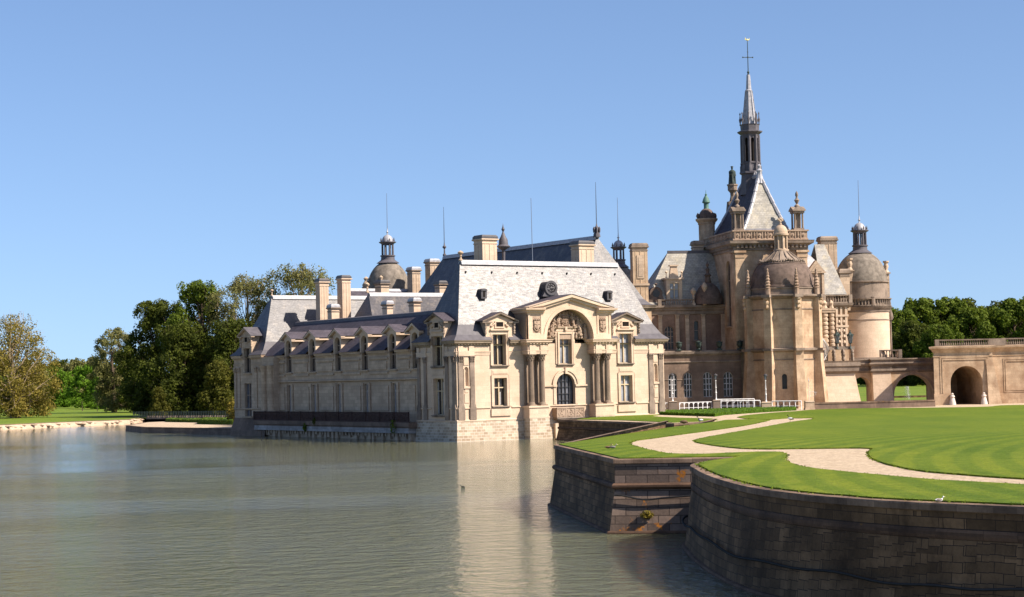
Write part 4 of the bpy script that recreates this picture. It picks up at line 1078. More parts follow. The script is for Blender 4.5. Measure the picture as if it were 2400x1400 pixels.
for i in range(0, len(cuts), 2):
    a, b = FG.P(cuts[i], 0), FG.P(cuts[i+1], 0)
    if cuts[i+1]-cuts[i] > .3:
        cornice(m, [(a.x, a.y), (b.x, b.y)], 10.55, .6, .75, dent=False)
        if cuts[i+1]-cuts[i] > 2:
            FG.box(m, cuts[i]+.35, cuts[i+1]-.35, 8.75, 9.8, -.14, .02); FG.box(m, cuts[i], cuts[i+1], 10.05, 10.3, -.2, .02); FG.box(m, cuts[i], cuts[i+1], 8.22, 8.45, -.16, .02)
string(m, [tuple(FG.P(0, 0)[:2]), tuple(FG.P(VB, 0)[:2])], 7.3, .32, .32)
m.build('cornice', M['stone_dark'], wg)
m = MB(); cl = sorted([0]+[a for h in hl for a in (h[0], h[1])]+[VB])
for i in range(0, len(cl), 2):
    a0, a1 = cl[i], cl[i+1]
    if a1-a0 > 3:
        FG.box(m, a0+.15, a0+.6, 2.2, 7.1, -.2, .02); FG.box(m, a1-.6, a1-.15, 2.2, 7.1, -.2, .02)
        z0, z1 = 3.6, 6.7
        FG.box(m, a0+1.0, a1-1.0, z0, z1, -.13, .02)
m.build('wall_panel', M['stone_dark'], wg)
m = MB()
for v in (26.4, 33.6):
    a = ga(v); FG.shape(m, arc(a, 4.9, .17, 0, 2*PI, 12, .5)[:-1], -.065, 0)
m.build('slot', M['dark_inside'], wg)
for i, v in enumerate(vs_lo):
    h = (ga(v)-.52, ga(v)+.52, 2.2, 7.0)
    window(wg, FG, h, .4, 1, (.8,), fm=M['frame_white'], gm=M['glass' if i != 3 else 'frame_white'], fw=.16, sill=False, name='terrace_window')
for v in vs_up+[10.1]:
    c = ga(v); h = (c-.8, c+.8, 8.75, 13.15, True)
    # dormer body standing on the eave
    m = MB(); wall(m, FG, c-1.1, c+1.1, 11.0, 13.2, [(c-.8, c+.8, 10.9, 13.15, True)], .55, -.1)
    for sg in (-1, 1):
        q = [FG.P(c+sg*1.1, 11.0, -.1), FG.P(c+sg*1.1, 13.2, -.1), FG.P(c+sg*1.1, 13.2, 3), FG.P(c+sg*1.1, 11.0, 3)]
        m.poly(q if sg < 0 else q[::-1])
    FG.shape(m, [(c-1.45, 13.2), (c+1.45, 13.2), (c, 14.0)], -.12, .6)
    o = m.build('dormer', M['stone'], wg)
    m = MB()
    for sg in (-1, 1):
        a = [(c+sg*1.85, 13.1), (c+sg*1.85, 13.3), (c, 14.32), (c, 14.0)]
        FG.shape(m, a if sg < 0 else a[::-1], -.5, .1)
        FG.box(m, min(c+sg*1.1, c+sg*1.8), max(c+sg*1.1, c+sg*1.8), 12.96, 13.16, -.45, 2.6)
    m.build('pediment', M['stone'], o)
    m = MB(); A = lambda s_, zz, d_: FG.P(c+s_, zz, d_)
    m.poly([A(-1.9, 13.3, -.56), A(0, 14.36, -.56), A(0, 14.36, 4.1), A(-1.9, 13.3, 2.9)]); m.poly([A(0, 14.36, -.56), A(1.9, 13.3, -.56), A(1.9, 13.3, 2.9), A(0, 14.36, 4.1)])
    m.build('dormer_roof', M['slate'], o)
    window(wg, FG, h, .45, 2, (.42, .76), fm=M['frame_brown'], curtain=0, sillmat=M['stone_dark'])
# roof: steep west slope up to a flat lead deck
m = MB(); xr = 5.3-.0; ze, zr = 11.15, 15.9
cz_ = [c for c in sorted([v-D_+o_ for v in vs_up+[10.1] for o_ in (-1.1, 1.1)]) if c > 0]+[VB]
for q_ in range(0, len(cz_)-1, 2): m.poly([(X0-.62, cz_[q_+1], ze), (X0-.62, cz_[q_], ze), (X0+.6, cz_[q_], 12.25), (X0+.6, cz_[q_+1], 12.25)])
m.poly([(X0+.6, VB, 12.25), (X0+.6, 0, 12.25), (xr, 0, zr), (xr, VB, zr)])
m.poly([(xr, 0, zr), (10.2, 0, 11.2), (10.2, VB, 11.2), (xr, VB, zr)])
ro = m.build('roof', M['slate'], wg)
m = MB(); m.band([(xr-.3, VB), (xr-.3, 0)], [(-.4, zr+.1), (.08, zr-.02), (.12, zr-.22), (.2, zr-.5), (0, zr-.5)]); m.build('ridge_cap', M['lead'], ro)
# terrace
m = MB(); m.box(-1.35, X0, -.02, 43.9, 1.7, 2.2); m.box(-1.15, X0, 0, 43.8, 1.5, 1.7); tr_ = m.build('terrace', M['stone_brown'], wg)
m = MB(); m.box(-1.2, X0, .3, 43.85, .88, 1.5); m.build('ledge', M['stone_ledge'], tr_)
m = MB()
rb = random.Random(9); y = .6
while y < 43:                                    # broken row of corbels with dark gaps
    w_ = rb.uniform(.25, .8); m.box(-.8, X0, y, y+w_, rb.uniform(-.1, .2) if rb.random() < .55 else .45, .86); y += w_+rb.uniform(.2, .6)
m.box(-.45, X0, .4, 43.9, -.8, .42)
m.build('corbel_course', M['stone_dark'], tr_)
m = MB(); FR = Face((-1.28, 43.9), (-1.28, 0))
m.box(-1.33, -1.22, 0, 43.9, 3.38, 3.47); m.box(-1.33, -1.22, 0, 43.9, 2.2, 2.34); m.box(-1.31, -1.25, 0, 43.9, 3.12, 3.18)
k = 0
while k < 43.9:
    m.box(-1.3, -1.25, k, k+.09, 2.3, 3.4); k += .2
for i in range(13): m.box(-1.36, -1.2, i*3.64, i*3.64+.14, 2.2, 3.5)
for i in range(48):
    a, b = i*.91, (i+1)*.91; m.tube((-1.27, a, 2.35), (-1.27, b, 3.12), .03, .03, 4); m.tube((-1.27, b, 2.35), (-1.27, a, 3.12), .03, .03, 4)
m.build('railing', M['rust'], tr_)
# small chimneys behind the wing ridge
for (xa, xb, ya, yb, zt) in ((7.6, 8.5, 20.8, 22.1, 17.9), (7.1, 8.1, 12.8, 14.1, 17.9), (6.6, 7.8, 34.8, 36.0, 18.05)):
    chimney(wg, xa, xb, ya, yb, 13, zt, lid='lead_light', panel=False)
# ---------- far corner pavilion
cpv = empty('pavilion', pc(0, 52), RZ, 'shaded corner pavilion at the far left end of the lakeside wing', 'building')
cw, cdp = 24.0, 9.6
m = MB(); FW2 = Face((0, cdp), (0, 0)); FS2 = Face((0, 0), (cw, 0)); x_ = -.25
FW2 = Face((x_, cdp), (x_, 0))
a = cdp-(57-52)
hl2, hu2 = (a-1.15, a+1.15, 2.7, 7.4), (a-1.05, a+1.05, 8.9, 11.2)
wall(m, FW2, 0, cdp, 2.3, 11.2, [hl2, hu2], .5)
wall(m, Face((x_, 0), (cw, 0)), 0, cw-x_, 2.3, 11.2); wall(m, Face((cw, cdp), (x_, cdp)), 0, cw-x_, .9, 11.2)
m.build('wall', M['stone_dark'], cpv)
m = MB(); m.band([(x_, cdp), (x_, 0), (2, 0)], [(1.0, -.8), (.75, .6), (.35, 1.6), (.0, 2.5)]); m.build('base', M['stone_brown'], cpv)
for pth in ([(x_, cdp), (x_, cdp-a+1.4)], [(x_, cdp-a-1.4), (x_, 0), (cw, 0)]):
    m = MB(); cornice(m, pth, 10.7, .66, .8); architrave(m, pth, 9.7); m.build('cornice', M['stone_dark'], cpv)
m = MB()
string(m, [(x_, cdp), (x_, 0), (1, 0)], 3.6, .3, .15)
m.build('string_course', M['stone_dark'], cpv)
for a0 in (.25, 1.5, 7.2, 8.6):
    mm = MB(); pilaster(mm, FW2, a0, a0+.65, 3.9, 9.7, .14, .8); mm.build('pilaster', M['stone_dark'], cpv)
window(cpv, FW2, hl2, .4, 2, (.64,), fm=M['frame_brown'], gm=M['glass_leaded'], sillmat=M['stone_dark']); window(cpv, FW2, (hu2[0], hu2[1], 8.9, 12.4), .45, 2, (.62,), fm=M['frame_brown'], sillmat=M['stone_dark'])
gable_dormer(cpv, FW2, a, 2.3, 11.2, 14.1, 15.4, M['stone_dark'], 'lead', 2.6, (hu2[0], hu2[1], 11.2, 12.4), (a-.5, a+.5, 13.3, 13.95))
m = MB(); m.box(x_-.35, 1.2, -4.2, -.01, 2.2, 11.0); m.build('link_bay', M['stone_dark'], cpv)   # bay between pavilion and wing
for k in (-3.6, -1.4):
    mm = MB(); mm.lathe([(.55, 2.2), (.5, 2.6), (.45, 8.9), (.5, 9.0), (.62, 9.7), (.7, 9.8)], (x_-.45, k), 12); mm.build('column', M['stone_dark'], cpv)
ro, R0_, R1_ = hip_roof(cpv, x_, cw, 0, cdp, 11.4, 13.2, 19.85, .9, 3.9, .5, 'slate_lit', rin2=3.9, gaps={3: [(5-1.4, 5+1.4)]})
m = MB(); finial(m, R0_[0], R0_[1], 19.9, 1.0, .22); m.build('finial', M['stone_dark'], ro)

# ---------- courtyard range seen above the wing
cy = empty('courtyard_range', pc(9.2, 37), RZ, 'courtyard range behind the wing with a sunlit slate roof between tall chimneys', 'building')
m = MB(); m.box(0, 22, 0, 12, 2.3, 11.6); m.build('wall', M['stone'], cy)
ro, R0_, R1_ = hip_roof(cy, 0, 22, 0, 12, 11.6, 13.4, 19.62, .9, 2.75, .4, 'slate_lit', rin2=1.0)
m = MB(); finial(m, R0_[0]-.2, R0_[1], 19.7, 1.5, .28); m.build('finial', M['stone_dark'], ro)
chimney(cpv, 7.9, 9.3, -2.0, -.7, 12, 22.0, cap='stone'); chimney(cpv, 11.5, 12.85, -2.0, -.4, 12, 22.5, cap='stone')
chimney(cy, 6.2, 7.5, 8.6, 10.4, 14, 21.6, panel=False); chimney(cy, 15.9, 17.1, 8.6, 10.0, 14, 21.6, panel=False)

# ---------- tall east range whose long ridge shows over the front pavilion
er = empty('east_range', pc(24, 9.4), RZ, 'tall range behind the front pavilion with long dark ridge and a mast at each end', 'building')
m = MB(); m.box(0, 12, 0, 47, 2.3, 16.3); m.build('wall', M['stone_warm'], er)
ro, R0_, R1_ = hip_roof(er, 0, 12, 0, 47, 16.55, 17.4, 25.75, .7, 3.6, .6, 'slate_lit', ax='y', rin2=4.2)
m = MB(); cornice(m, [(0, 47), (0, 0), (12, 0), (12, 47)], 15.8, .75, .8, dent=False); m.build('cornice', M['stone_trim'], er)
mast(ro, R0_[0], R0_[1], 25.8, 7.2, 1.7); mast(ro, R1_[0], R1_[1], 25.8, 7.4, 2.0)
m = MB(); m.lathe([(.5, 25.7), (.42, 26.2), (.28, 26.3), (.34, 26.9), (.15, 27.0)], (R0_[0], R0_[1]), 8)
for i in range(6): m.lathe([(.1, 26.3), (.15, 26.8), (0, 27.1)], (R0_[0]+.42*math.cos(i*PI/3), R0_[1]+.42*math.sin(i*PI/3)), 6)
m.build('ridge_crown', M['lead'], ro)

# ================================================================== THE GREAT CHATEAU
def PL(o, rz, c, px, py):
    """photo pixel -> (x, z) on the vertical plane y = c of a building's own frame"""
    d = ray(px, py); X = Vector((math.cos(rz), math.sin(rz), 0)); Y = Vector((-math.sin(rz), math.cos(rz), 0))
    q = Vector(o); q.z = 0; t = (q.dot(Y)+c-O3.dot(Y))/d.dot(Y); p = O3+d*t
    return (p-q).dot(X), p.z
def domed_tower(name, label, x, y, z0, R, zb, zd, rd, hd, lr=.9, lh=3.1, capm=None, dome='stone_dome', mh=6.5, colm='stone_dark', seg=36):
    t = empty(name, (x, y, 0), 0, label, 'tower')
    m = MB(); m.lathe([(R+.35, z0), (R+.1, z0+1.2), (R, z0+2), (R, zb)], (0, 0), seg); m.build('wall', M['stone'], t)
    m = MB(); m.lathe([(R, zb-.5), (R+.12, zb-.45), (R+.12, zb-.2), (R+.4, zb+.1), (R+.5, zb+.3), (R-.2, zb+.34)], (0, 0), seg); m.lathe([(rd+.02, zb+.3), (rd+.02, zd-.2), (rd+.25, zd-.1), (rd+.25, zd+.05), (rd, zd+.08)], (0, 0), seg); co = m.build('cornice', M['stone_trim'], t)
    m = MB(); n = 14; m.lathe([(max(lr*.95, rd*math.cos(i/n*PI/2*.93)), zd+.05+hd*math.sin(i/n*PI/2*.93)) for i in range(n+1)], (0, 0), seg); dm = m.build('dome', M[dome], t)
    zt = zd+hd
    m = MB(); m.lathe([(lr*1.9, zt-.32), (lr*1.5, zt-.05), (lr*1.15, zt+.2), (lr*1.1, zt+.7), (lr*1.25, zt+.75), (lr*1.25, zt+.9), (lr*.9, zt+.95), (0, zt+.96)], (0, 0), 16)
    for i in range(8):
        a = 2*PI*(i+.5)/8; m.tube((lr*.92*math.cos(a), lr*.92*math.sin(a), zt+.9), (lr*.92*math.cos(a), lr*.92*math.sin(a), zt+lh), lr*.17, lr*.15, 6)
        m.lathe([(.05, zt+lh+.25), (.11, zt+lh+.45), (.05, zt+lh+.7), (0, zt+lh+.9)], (lr*1.15*math.cos(a), lr*1.15*math.sin(a)), 6)
    m.lathe([(lr*1.0, zt+lh-.25), (lr*1.05, zt+lh-.1), (lr*1.42, zt+lh+.1), (lr*1.42, zt+lh+.22), (lr*.9, zt+lh+.26), (0, zt+lh+.27)], (0, 0), 16)
    ln = m.build('lantern', M['lead'], dm)
    m = MB(); zc = zt+lh+.25
    m.lathe([(lr*.95*math.cos(i/8*PI/2), zc+lr*1.15*math.sin(i/8*PI/2)) for i in range(9)], (0, 0), 16); zc += lr*1.15
    m.lathe([(.14, zc-.05), (.08, zc+.25), (.2, zc+.4), (.08, zc+.55), (.05, zc+1.1)], (0, 0), 8)
    m.build('lantern_cap', M['lead_light'], dm)
    m = MB(); m.tube((0, 0, zc+1), (0, 0, zc+mh), .055, .03, 6); m.build('mast', M['mast'], dm)
    return t, dm
p = at(910, 660, 292)
dt, dm = domed_tower('domed_tower', 'grey stone dome with slender lantern rising behind the courtyard roofs on the left', p.x, 292, 2, 3.9, 19.6, 21.4, 3.35, 4.6, .95, 2.8)
for (px, py0, py1, w) in ((858, 648, 690, 1.2), (893, 645, 688, .9), (852, 665, 690, .7)):
    q = at(px, py0, 289 if px == 893 else 291); h = (py1-py0)/15.0; m = MB(); x_, y_ = q.x-p.x, q.y-292
    m.box(x_-w*.4, x_+w*.4, y_-w*.4, y_+w*.4, q.z-h-1.5, q.z-h*.75); m.lathe([(w*.5, q.z-h*.75), (w*.5, q.z-h*.7), (w*.25, q.z-h*.6), (w*.42, q.z-h*.4), (w*.2, q.z-h*.25), (w*.35, q.z-h*.12), (0, q.z)], (x_, y_), 8); m.build('pinnacle', M['stone_dark'], dt)
mr = empty('inner_range', at(1000, 800, 285).xy.to_3d(), RZ, 'inner range with two tall carved chimneys beside the left stone dome', 'building')
m = MB(); m.box(-14, 16, 0, 10, 2.3, 17.5); m.build('wall', M['stone'], mr)
ro, a_, b_ = hip_roof(mr, -14, 16, 0, 10, 17.6, 18, 21.3, .3, 3.5, .3, 'slate')
for x0p, x1p, yt, c in ((966, 985, 627, 3.0), (1008, 1029, 608, 4.5)):
    xa, z1 = PL(mr.location, RZ, c, x0p, yt); xb, _ = PL(mr.location, RZ, c, x1p, yt); chimney(mr, xa, xb, c, c+1.6, 17, z1, mat='stone_dark', lid='lead_light')
p = at(1451, 640, 283)
dt2, dm2 = domed_tower('domed_tower', 'mostly hidden dome whose lantern and mast show between front roof and tall carved chimney', p.x, 283, 2, 3.7, 18.0, 19.0, 3.3, 5.0, .85, 2.6)

# ---------- terrace range with the tall chimney, between pavilion and chapel
TO, TR = Vector((19.0, 261.3, 0)), rad(10)
tr = empty('terrace_range', TO, TR, 'shaded range with arched windows and lichen-spotted roof between front pavilion and chapel', 'building')
FL = Face((-3, 0), (13.2, 0))
def fa(px, py=900, c=0): return PL(TO, TR, c, px, py)[0]+3
m = MB(); hl = []
for px, w in ((1577, 1.25), (1613, 1.2), (1659, 1.3), (1707, 1.35)):
    c = fa(px); hl.append((c-w/2, c+w/2, 4.1, 7.55, True))
wall(m, FL, 0, 16.2, 2.0, 10.2, hl, .4)
m.build('terrace_wall', M['stone_brown'], tr)  # range walls use darkened stone, so part of their shade is colour
for h in hl: window(tr, FL, h, .3, 3, (.3, .52, .74), fm=M['frame_white'], fw=.09, sill=False, name='arched_window')
m = MB(); string(m, [(-3, 0), (13.2, 0)], 8.9, .25, .15); m.band([(-3, 0), (13.2, 0)], [(0, 9.9), (.1, 9.95), (.35, 10.15), (.4, 10.45), (.05, 10.5), (.05, 10.62), (-.5, 10.64)])
cl = sorted([0]+[a for h in hl for a in h[:2]]+[16.2])
for i in range(0, len(cl), 2): string(m, [tuple(FL.P(cl[i], 0)[:2]), tuple(FL.P(cl[i+1], 0)[:2])], 6.5, .14, .07)
m.build('terrace_cornice', M['stone_trim'], tr)
m = MB(); m.poly([(-3, 0, 10.4), (13.2, 0, 10.4), (13.2, 7.1, 10.4), (-3, 7.1, 10.4)]); m.build('terrace_floor', M['stone_trim'], tr)
FU = Face((-4, 6.5), (13.2, 6.5))
def fu(px, py=760): return PL(TO, TR, 6.5, px, py)[0]+4
m = MB(); hu = [(fu(1568)-.7, fu(1568)+.7, 10.9, 14.3, True), (fu(1632)-.35, fu(1632)+.35, 12.2, 15.0, True)]
wall(m, FU, 0, 17.2, 10.4, 16.9, hu, .4); m.poly([(-4, 12, 10.4), (-4, 6.5, 10.4), (-4, 6.5, 16.9), (-4, 12, 16.9)])
m.build('wall', M['stone_rose'], tr)  # upper wall stone also darkened to deepen its shade
window(tr, FU, hu[0], .3, 3, (.3, .55, .75), fm=M['frame_brown'], fw=.09, name='arched_window'); window(tr, FU, hu[1], .3, 1, (.5,), fm=M['frame_brown'], fw=.08, name='arched_window')
for px in (1547, 1587, 1610, 1648, 1694):
    a = fu(px); mm = MB(); pilaster(mm, FU, a-.28, a+.28, 10.5, 15.9, .16, .5); mm.build('pilaster', M['stone_dark'], tr)
m = MB(); m.band([(-4.2, 6.4), (13.2, 6.4)], [(0, 15.9), (.08, 16.0), (.1, 16.4), (.3, 16.55), (.35, 16.75), (.6, 16.95), (.62, 17.2), (-.4, 17.25)]); m.build('cornice', M['stone_trim'], tr)
m = MB(); xa = fu(1544, 716)-4; xb = fu(1625, 716)-4; balustrade(m, [(xa, 6.1), (xb, 6.1)], 17.2, .9); m.build('balustrade', M['stone_trim'], tr)
# roof
yr = 11.5; xl, zt = PL(TO, TR, yr, 1566, 590); xe, ze = PL(TO, TR, 7.0, 1509, 690)
m = MB(); m.poly([(xe, 7.0, 17.4), (13.2, 7.0, 17.4), (13.2, yr, zt), (xl, yr, zt)]); m.poly([(xe, 16, 17.4), (xe, 7.0, 17.4), (xl, yr, zt)]); m.poly([(13.2, 16, 17.4), (xe, 16, 17.4), (xl, yr, zt), (13.2, yr, zt)])
ro = m.build('roof', M['slate_pale'], tr)
m = MB(); m.box(xl-.1, 13, yr-.2, yr+.2, zt-.3, zt+.12); m.build('ridge_cap', M['lead'], ro)
# roof dormer with little pediment and scrolls
xa, z0 = PL(TO, TR, 7.4, 1563, 704); xb, z1 = PL(TO, TR, 7.4, 1598, 655); FD = Face((xa, 7.4), (xb, 7.4)); L = FD.L
m = MB(); wall(m, FD, 0, L, z0-.3, z1, [(L*.2, L*.8, z0+.1, z1-.5)], .25); m.box(xa, xb, 7.66, 10, z0-.3, z1); m.box(xa-.02, xa, 7.4, 7.7, z0-.3, z1); m.box(xb, xb+.02, 7.4, 7.7, z0-.3, z1); m.box(xa-.25, xb+.25, 7.15, 10, z1, z1+.25)
m.taper([(xa+.5, 7.3), (xb-.5, 7.3), (xb-.5, 8), (xa+.5, 8)], z1+.25, [(xa+.7, 7.35), (xb-.7, 7.35), (xb-.7, 7.9), (xa+.7, 7.9)], z1+1.9); m.box(xa+.5, xb-.5, 7.2, 8, z1+1.9, z1+2.1)
for sg in (0, 1): finial(m, (xa, xb)[sg], 7.4, z1+.2, 1.1, .16)
dmr = m.build('dormer', M['stone'], tr); window(dmr, FD, (L*.2, L*.8, z0+.1, z1-.5), .2, 2, (.62,), fm=M['frame_stone'], gm=M['glass_grey'], fw=.09, sill=False)
ox, oz = PL(TO, TR, 7.2, 1538, 688); F = Face((0, 7.2), (1, 7.2))
m = MB(); F.shape(m, arc(ox, oz, .95, 0, 2*PI, 18)[:-1], 0, 1.5); F.shape(m, [(ox-1.5, oz-1.5), (ox+1.5, oz-1.5), (ox+.9, oz-.3), (ox-.9, oz-.3)], .01, 1.2); finial(m, ox, 7.3, oz+.8, .7, .2); o = m.build('round_dormer', M['dome_brown'], tr)
m = MB(); F.shape(m, arc(ox, oz, .55, 0, 2*PI, 18)[:-1], -.03, 0); m.build('pane', M['glass'], o)
# tall carved chimney
xa, z1 = PL(TO, TR, 3.0, 1482, 572); xb, _ = PL(TO, TR, 3.0, 1517, 572)
o = chimney(tr, xa, xb, 3.0, 4.6, 14, z1, mat='stone_warm', lid='stone_trim')
m = MB(); Fc = Face((xa, 3.0), (xb, 3.0)); L = Fc.L; Fc.box(m, L*.26, L*.74, z1-4.9, z1-1.6, -.1, .02); Fc.box(m, L*.36, L*.64, z1-4.6, z1-1.9, -.14, .02); m.box(xa-.15, xb+.15, 2.85, 4.75, z1-5.9, z1-5.6); m.build('panel', M['stone_dark'], o)
xa, z1 = PL(TO, TR, 12.0, 1626, 566); xb, _ = PL(TO, TR, 12.0, 1648, 566); chimney(tr, xa, xb, 12, 13.5, 22, z1, mat='stone_dark', cap='stone_trim', lid='stone_trim', panel=False)
# small corner turret with dark dome
cx_, z_ = PL(TO, TR, 7.0, 1660, 716)
m = MB(); n = 8; m.lathe([(2.1*math.cos(i/n*1.35), 17.3+3.2*math.sin(i/n*1.35)) for i in range(n+1)]+[(.5, 20.5), (.35, 21.3), (.55, 21.5), (.2, 21.9), (.3, 22.4), (.1, 22.7), (.25, 23.1), (0, 23.6)], (cx_, 6.9), 16); m.build('turret_dome', M['dome_brown'], tr)
m = MB(); finial(m, cx_-2.4, 6.2, 17.2, 2.6, .35); m.build('finial', M['stone_dark'], tr)
m = MB(); finial(m, cx_-.9, 5.6, 17.2, 3.4, .35); m.build('finial', M['stone_dark'], tr)
# bronze urns on the terrace parapet
URN = None
for k, px in enumerate((1592, 1638, 1687, 1735)):
    x_, z_ = PL(TO, TR, -.1, px, 823)
    wpos = TO+Vector((math.cos(TR)*x_-math.sin(TR)*.05, math.sin(TR)*x_+.05, 10.64))
    if URN is None:
        URN = empty('urn', wpos, 0, 'dark urn on the terrace parapet nearest the pale pavilion roof', 'urn', 'urns along the terrace parapet')
        m = MB(); m.box(-.36, .36, -.36, .36, 0, .16); m.lathe([(.28, .16), (.16, .3), (.3, .4), (.42, .75), (.4, 1.0)], (0, 0), 12); m.build('body', M['bronze'], URN)
        m = MB(); m.lathe([(.4, 1.0), (.48, 1.05), (.48, 1.15), (.25, 1.2), (.1, 1.3), (0, 1.32)], (0, 0), 12); m.build('rim', M['bronze'], URN)
    else: tag(copy_tree(URN, None, wpos), ('dark urn on the terrace parapet below the narrow slit window', 'dark urn on the terrace parapet in front of the blank shaded bay', 'dark urn on the terrace parapet closest to the chapel apse')[k-1])

# ---------- chapel
CO, CR = Vector((31.6, 264, 0)), rad(10)
ch = empty('chapel', CO, CR, 'tall stone chapel with steep roof, slender spire bearing a cross, and domed eight-sided apse', 'building')
CW, CD = 10.5, 16.0
FF = Face((0, 0), (CW, 0)); FLc = Face((0, CD), (0, 0)); FRc = Face((CW, 0), (CW, CD))
a0_ = CD-3.5
tw = (a0_-1.0, a0_+1.0, 14.0, 23.4, True)
m = MB(); wall(m, FF, 0, CW, 2.3, 25.4); wall(m, FLc, 0, CD, 2.3, 25.4, [tw], .5); wall(m, FRc, 0, CD, 2.3, 25.4); wall(m, Face((CW, CD), (0, CD)), 0, CW, 2.3, 25.4)
m.build('wall', M['stone_warm'], ch)
window(ch, FLc, tw, .4, 2, (.3, .7), fm=M['frame_brown'], fw=.1, name='tall_window', sillmat=M['stone_dark'])
for F, L in ((FF, CW), (FLc, CD), (FRc, CD)):
    for a in (.0, L-1.35):
        m = MB()
        F.box(m, a, a+1.35, 2.3, 23.6, -.16, .02); F.box(m, a-.05, a+1.4, 23.6, 24.3, -.24, .02); F.box(m, a-.2, a+1.55, 24.3, 24.6, -.42, .02)
        m.build('buttress', M['stone_warm'], ch)
P4 = [(0, 0), (CW, 0), (CW, CD), (0, CD)]
m = MB(); m.band(P4, [(.2, 24.6), (.25, 24.7), (.25, 25.2), (.5, 25.35), (.9, 25.6), (.95, 25.9), (1.0, 26.0), (.3, 26.05), (.0, 26.05)], True)
for F, L in ((FF, CW), (FLc, CD)):
    k = int(L/.6)
    for j in range(k): F.box(m, (j+.25)*L/k, (j+.75)*L/k, 25.0, 25.5, -.6, -.2)
m.build('cornice', M['stone_trim'], ch)
m = MB()
m.band(P4, [(.3, 26.05), (.3, 26.25), (.2, 26.3), (.2, 27.25), (.38, 27.3), (.38, 27.5), (-.1, 27.5), (-.1, 26.0)], True)
rr = random.Random(2)
for F, L in ((FF, CW), (FLc, CD)):
    k = int(L/.78)
    for j in range(k):
        c = (j+.5)*L/k
        F.box(m, c-L/k*.5-.07, c-L/k*.5+.07, 26.3, 27.3, -.32, -.1)
        if j % 2: m.lathe([(.0, 26.4), (.1, 26.5), (.2, 26.8), (.1, 27.1), (.15, 27.25)], tuple(F.P(c, 0, -.25)[:2]), 6)
        else:
            F.shape(m, arc(c, 26.8, .28, 0, 2*PI, 10)[:-1], -.3, -.15); m.blob(F.P(c, 26.8, -.3), .12, (1, 1, 1), 6, 4, .1)
m.build('balustrade', M['stone_carved'], ch)
# corner pinnacles (little temples with a gable and vase finial)
def pinnacle(x, y, z, w=1.5, h=2.4):
    m = MB(); s = w/2
    m.box(x-s, x+s, y-s, y+s, z, z+.25)
    for sx in (-1, 1):
        for sy in (-1, 1): m.tube((x+sx*(s-.17), y+sy*(s-.17), z+.25), (x+sx*(s-.17), y+sy*(s-.17), z+h), .15, .14, 8)
    m.box(x-s*.35, x+s*.35, y-s*.35, y+s*.35, z+.25, z+h)
    m.box(x-s-.06, x+s+.06, y-s-.06, y+s+.06, z+h, z+h+.3); m.box(x-s-.22, x+s+.22, y-s-.22, y+s+.22, z+h+.3, z+h+.45)
    F = Face((x-s-.22, y-s-.22), (x+s+.22, y-s-.22)); F.shape(m, [(0, z+h+.45), (F.L, z+h+.45), (F.L/2, z+h+1.0)], 0, w+.44)
    F = Face((x-s-.22, y+s+.22), (x-s-.22, y-s-.22)); F.shape(m, [(0, z+h+.45), (F.L, z+h+.45), (F.L/2, z+h+.98)], 0, w+.44)
    m.lathe([(.42, z+h+.7), (.36, z+h+1.15), (.12, z+h+1.35), (.26, z+h+1.6), (.4, z+h+1.9), (.2, z+h+2.1), (.14, z+h+2.35), (.24, z+h+2.6), (.2, z+h+2.9), (.08, z+h+3.1), (0, z+h+3.25)], (x, y), 10)
    return m.build('pinnacle', M['stone_trim'], ch)
pinnacle(.75, .75, 27.5); pinnacle(CW-.9, .75, 27.5); pinnacle(CW-.75, CD-.8, 27.5)
m = MB(); tx, ty = .5, CD-.3
m.lathe([(1.25, 18), (1.25, 29.6), (1.35, 29.7), (1.35, 29.9), (1.7, 30.3), (1.7, 30.5), (1.2, 30.55)], (tx, ty), 12, smooth=False)
tt = m.build('corner_turret', M['stone_warm'], ch)
m = MB(); m.lathe([(1.25*math.cos(i/8*1.25), 30.5+1.6*math.sin(i/8*1.25)) for i in range(9)], (tx, ty), 12)
for i in range(6): m.blob((tx+1.3*math.cos(i*PI/3), ty+1.3*math.sin(i*PI/3), 30.9), .3, (1, 1, 1.6), 6, 4, .15)
m.build('turret_dome', M['dome_brown'], tt)
m = MB(); m.lathe([(.45, 31.95), (.38, 32.1), (.38, 32.8), (.62, 32.95), (.6, 33.05), (.4, 33.6), (.15, 34.0), (.2, 34.15), (.05, 34.3), (.03, 34.8), (0, 34.85)], (tx, ty), 10); m.build('turret_lantern', M['copper'], tt)
# steep roof
i_ = 1.9; il = 1.1; yb0, yb1 = i_, CD-.9; ya0, ya1 = 5.6, 13.2; za = 35.9; rx_ = CW/2+.45
B4 = [(i_, yb0, 27.5), (CW-i_, yb0, 27.5), (CW-i_, yb1, 27.5), (il, yb1, 27.5)]
T0, T1 = (rx_, ya0, za), (rx_, ya1, za)
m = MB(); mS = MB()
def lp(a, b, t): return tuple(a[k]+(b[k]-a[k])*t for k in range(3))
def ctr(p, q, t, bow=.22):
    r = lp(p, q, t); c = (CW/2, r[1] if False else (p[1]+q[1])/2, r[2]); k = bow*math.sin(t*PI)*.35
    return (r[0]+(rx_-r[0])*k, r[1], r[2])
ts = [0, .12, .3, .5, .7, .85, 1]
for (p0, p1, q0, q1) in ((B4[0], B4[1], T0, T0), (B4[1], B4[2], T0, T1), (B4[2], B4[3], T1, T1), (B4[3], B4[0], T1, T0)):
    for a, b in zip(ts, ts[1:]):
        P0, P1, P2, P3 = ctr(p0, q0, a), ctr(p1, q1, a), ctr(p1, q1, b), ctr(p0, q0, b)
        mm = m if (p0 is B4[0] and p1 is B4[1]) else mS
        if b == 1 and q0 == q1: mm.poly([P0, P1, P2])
        else: mm.poly([P0, P1, P2, P3])
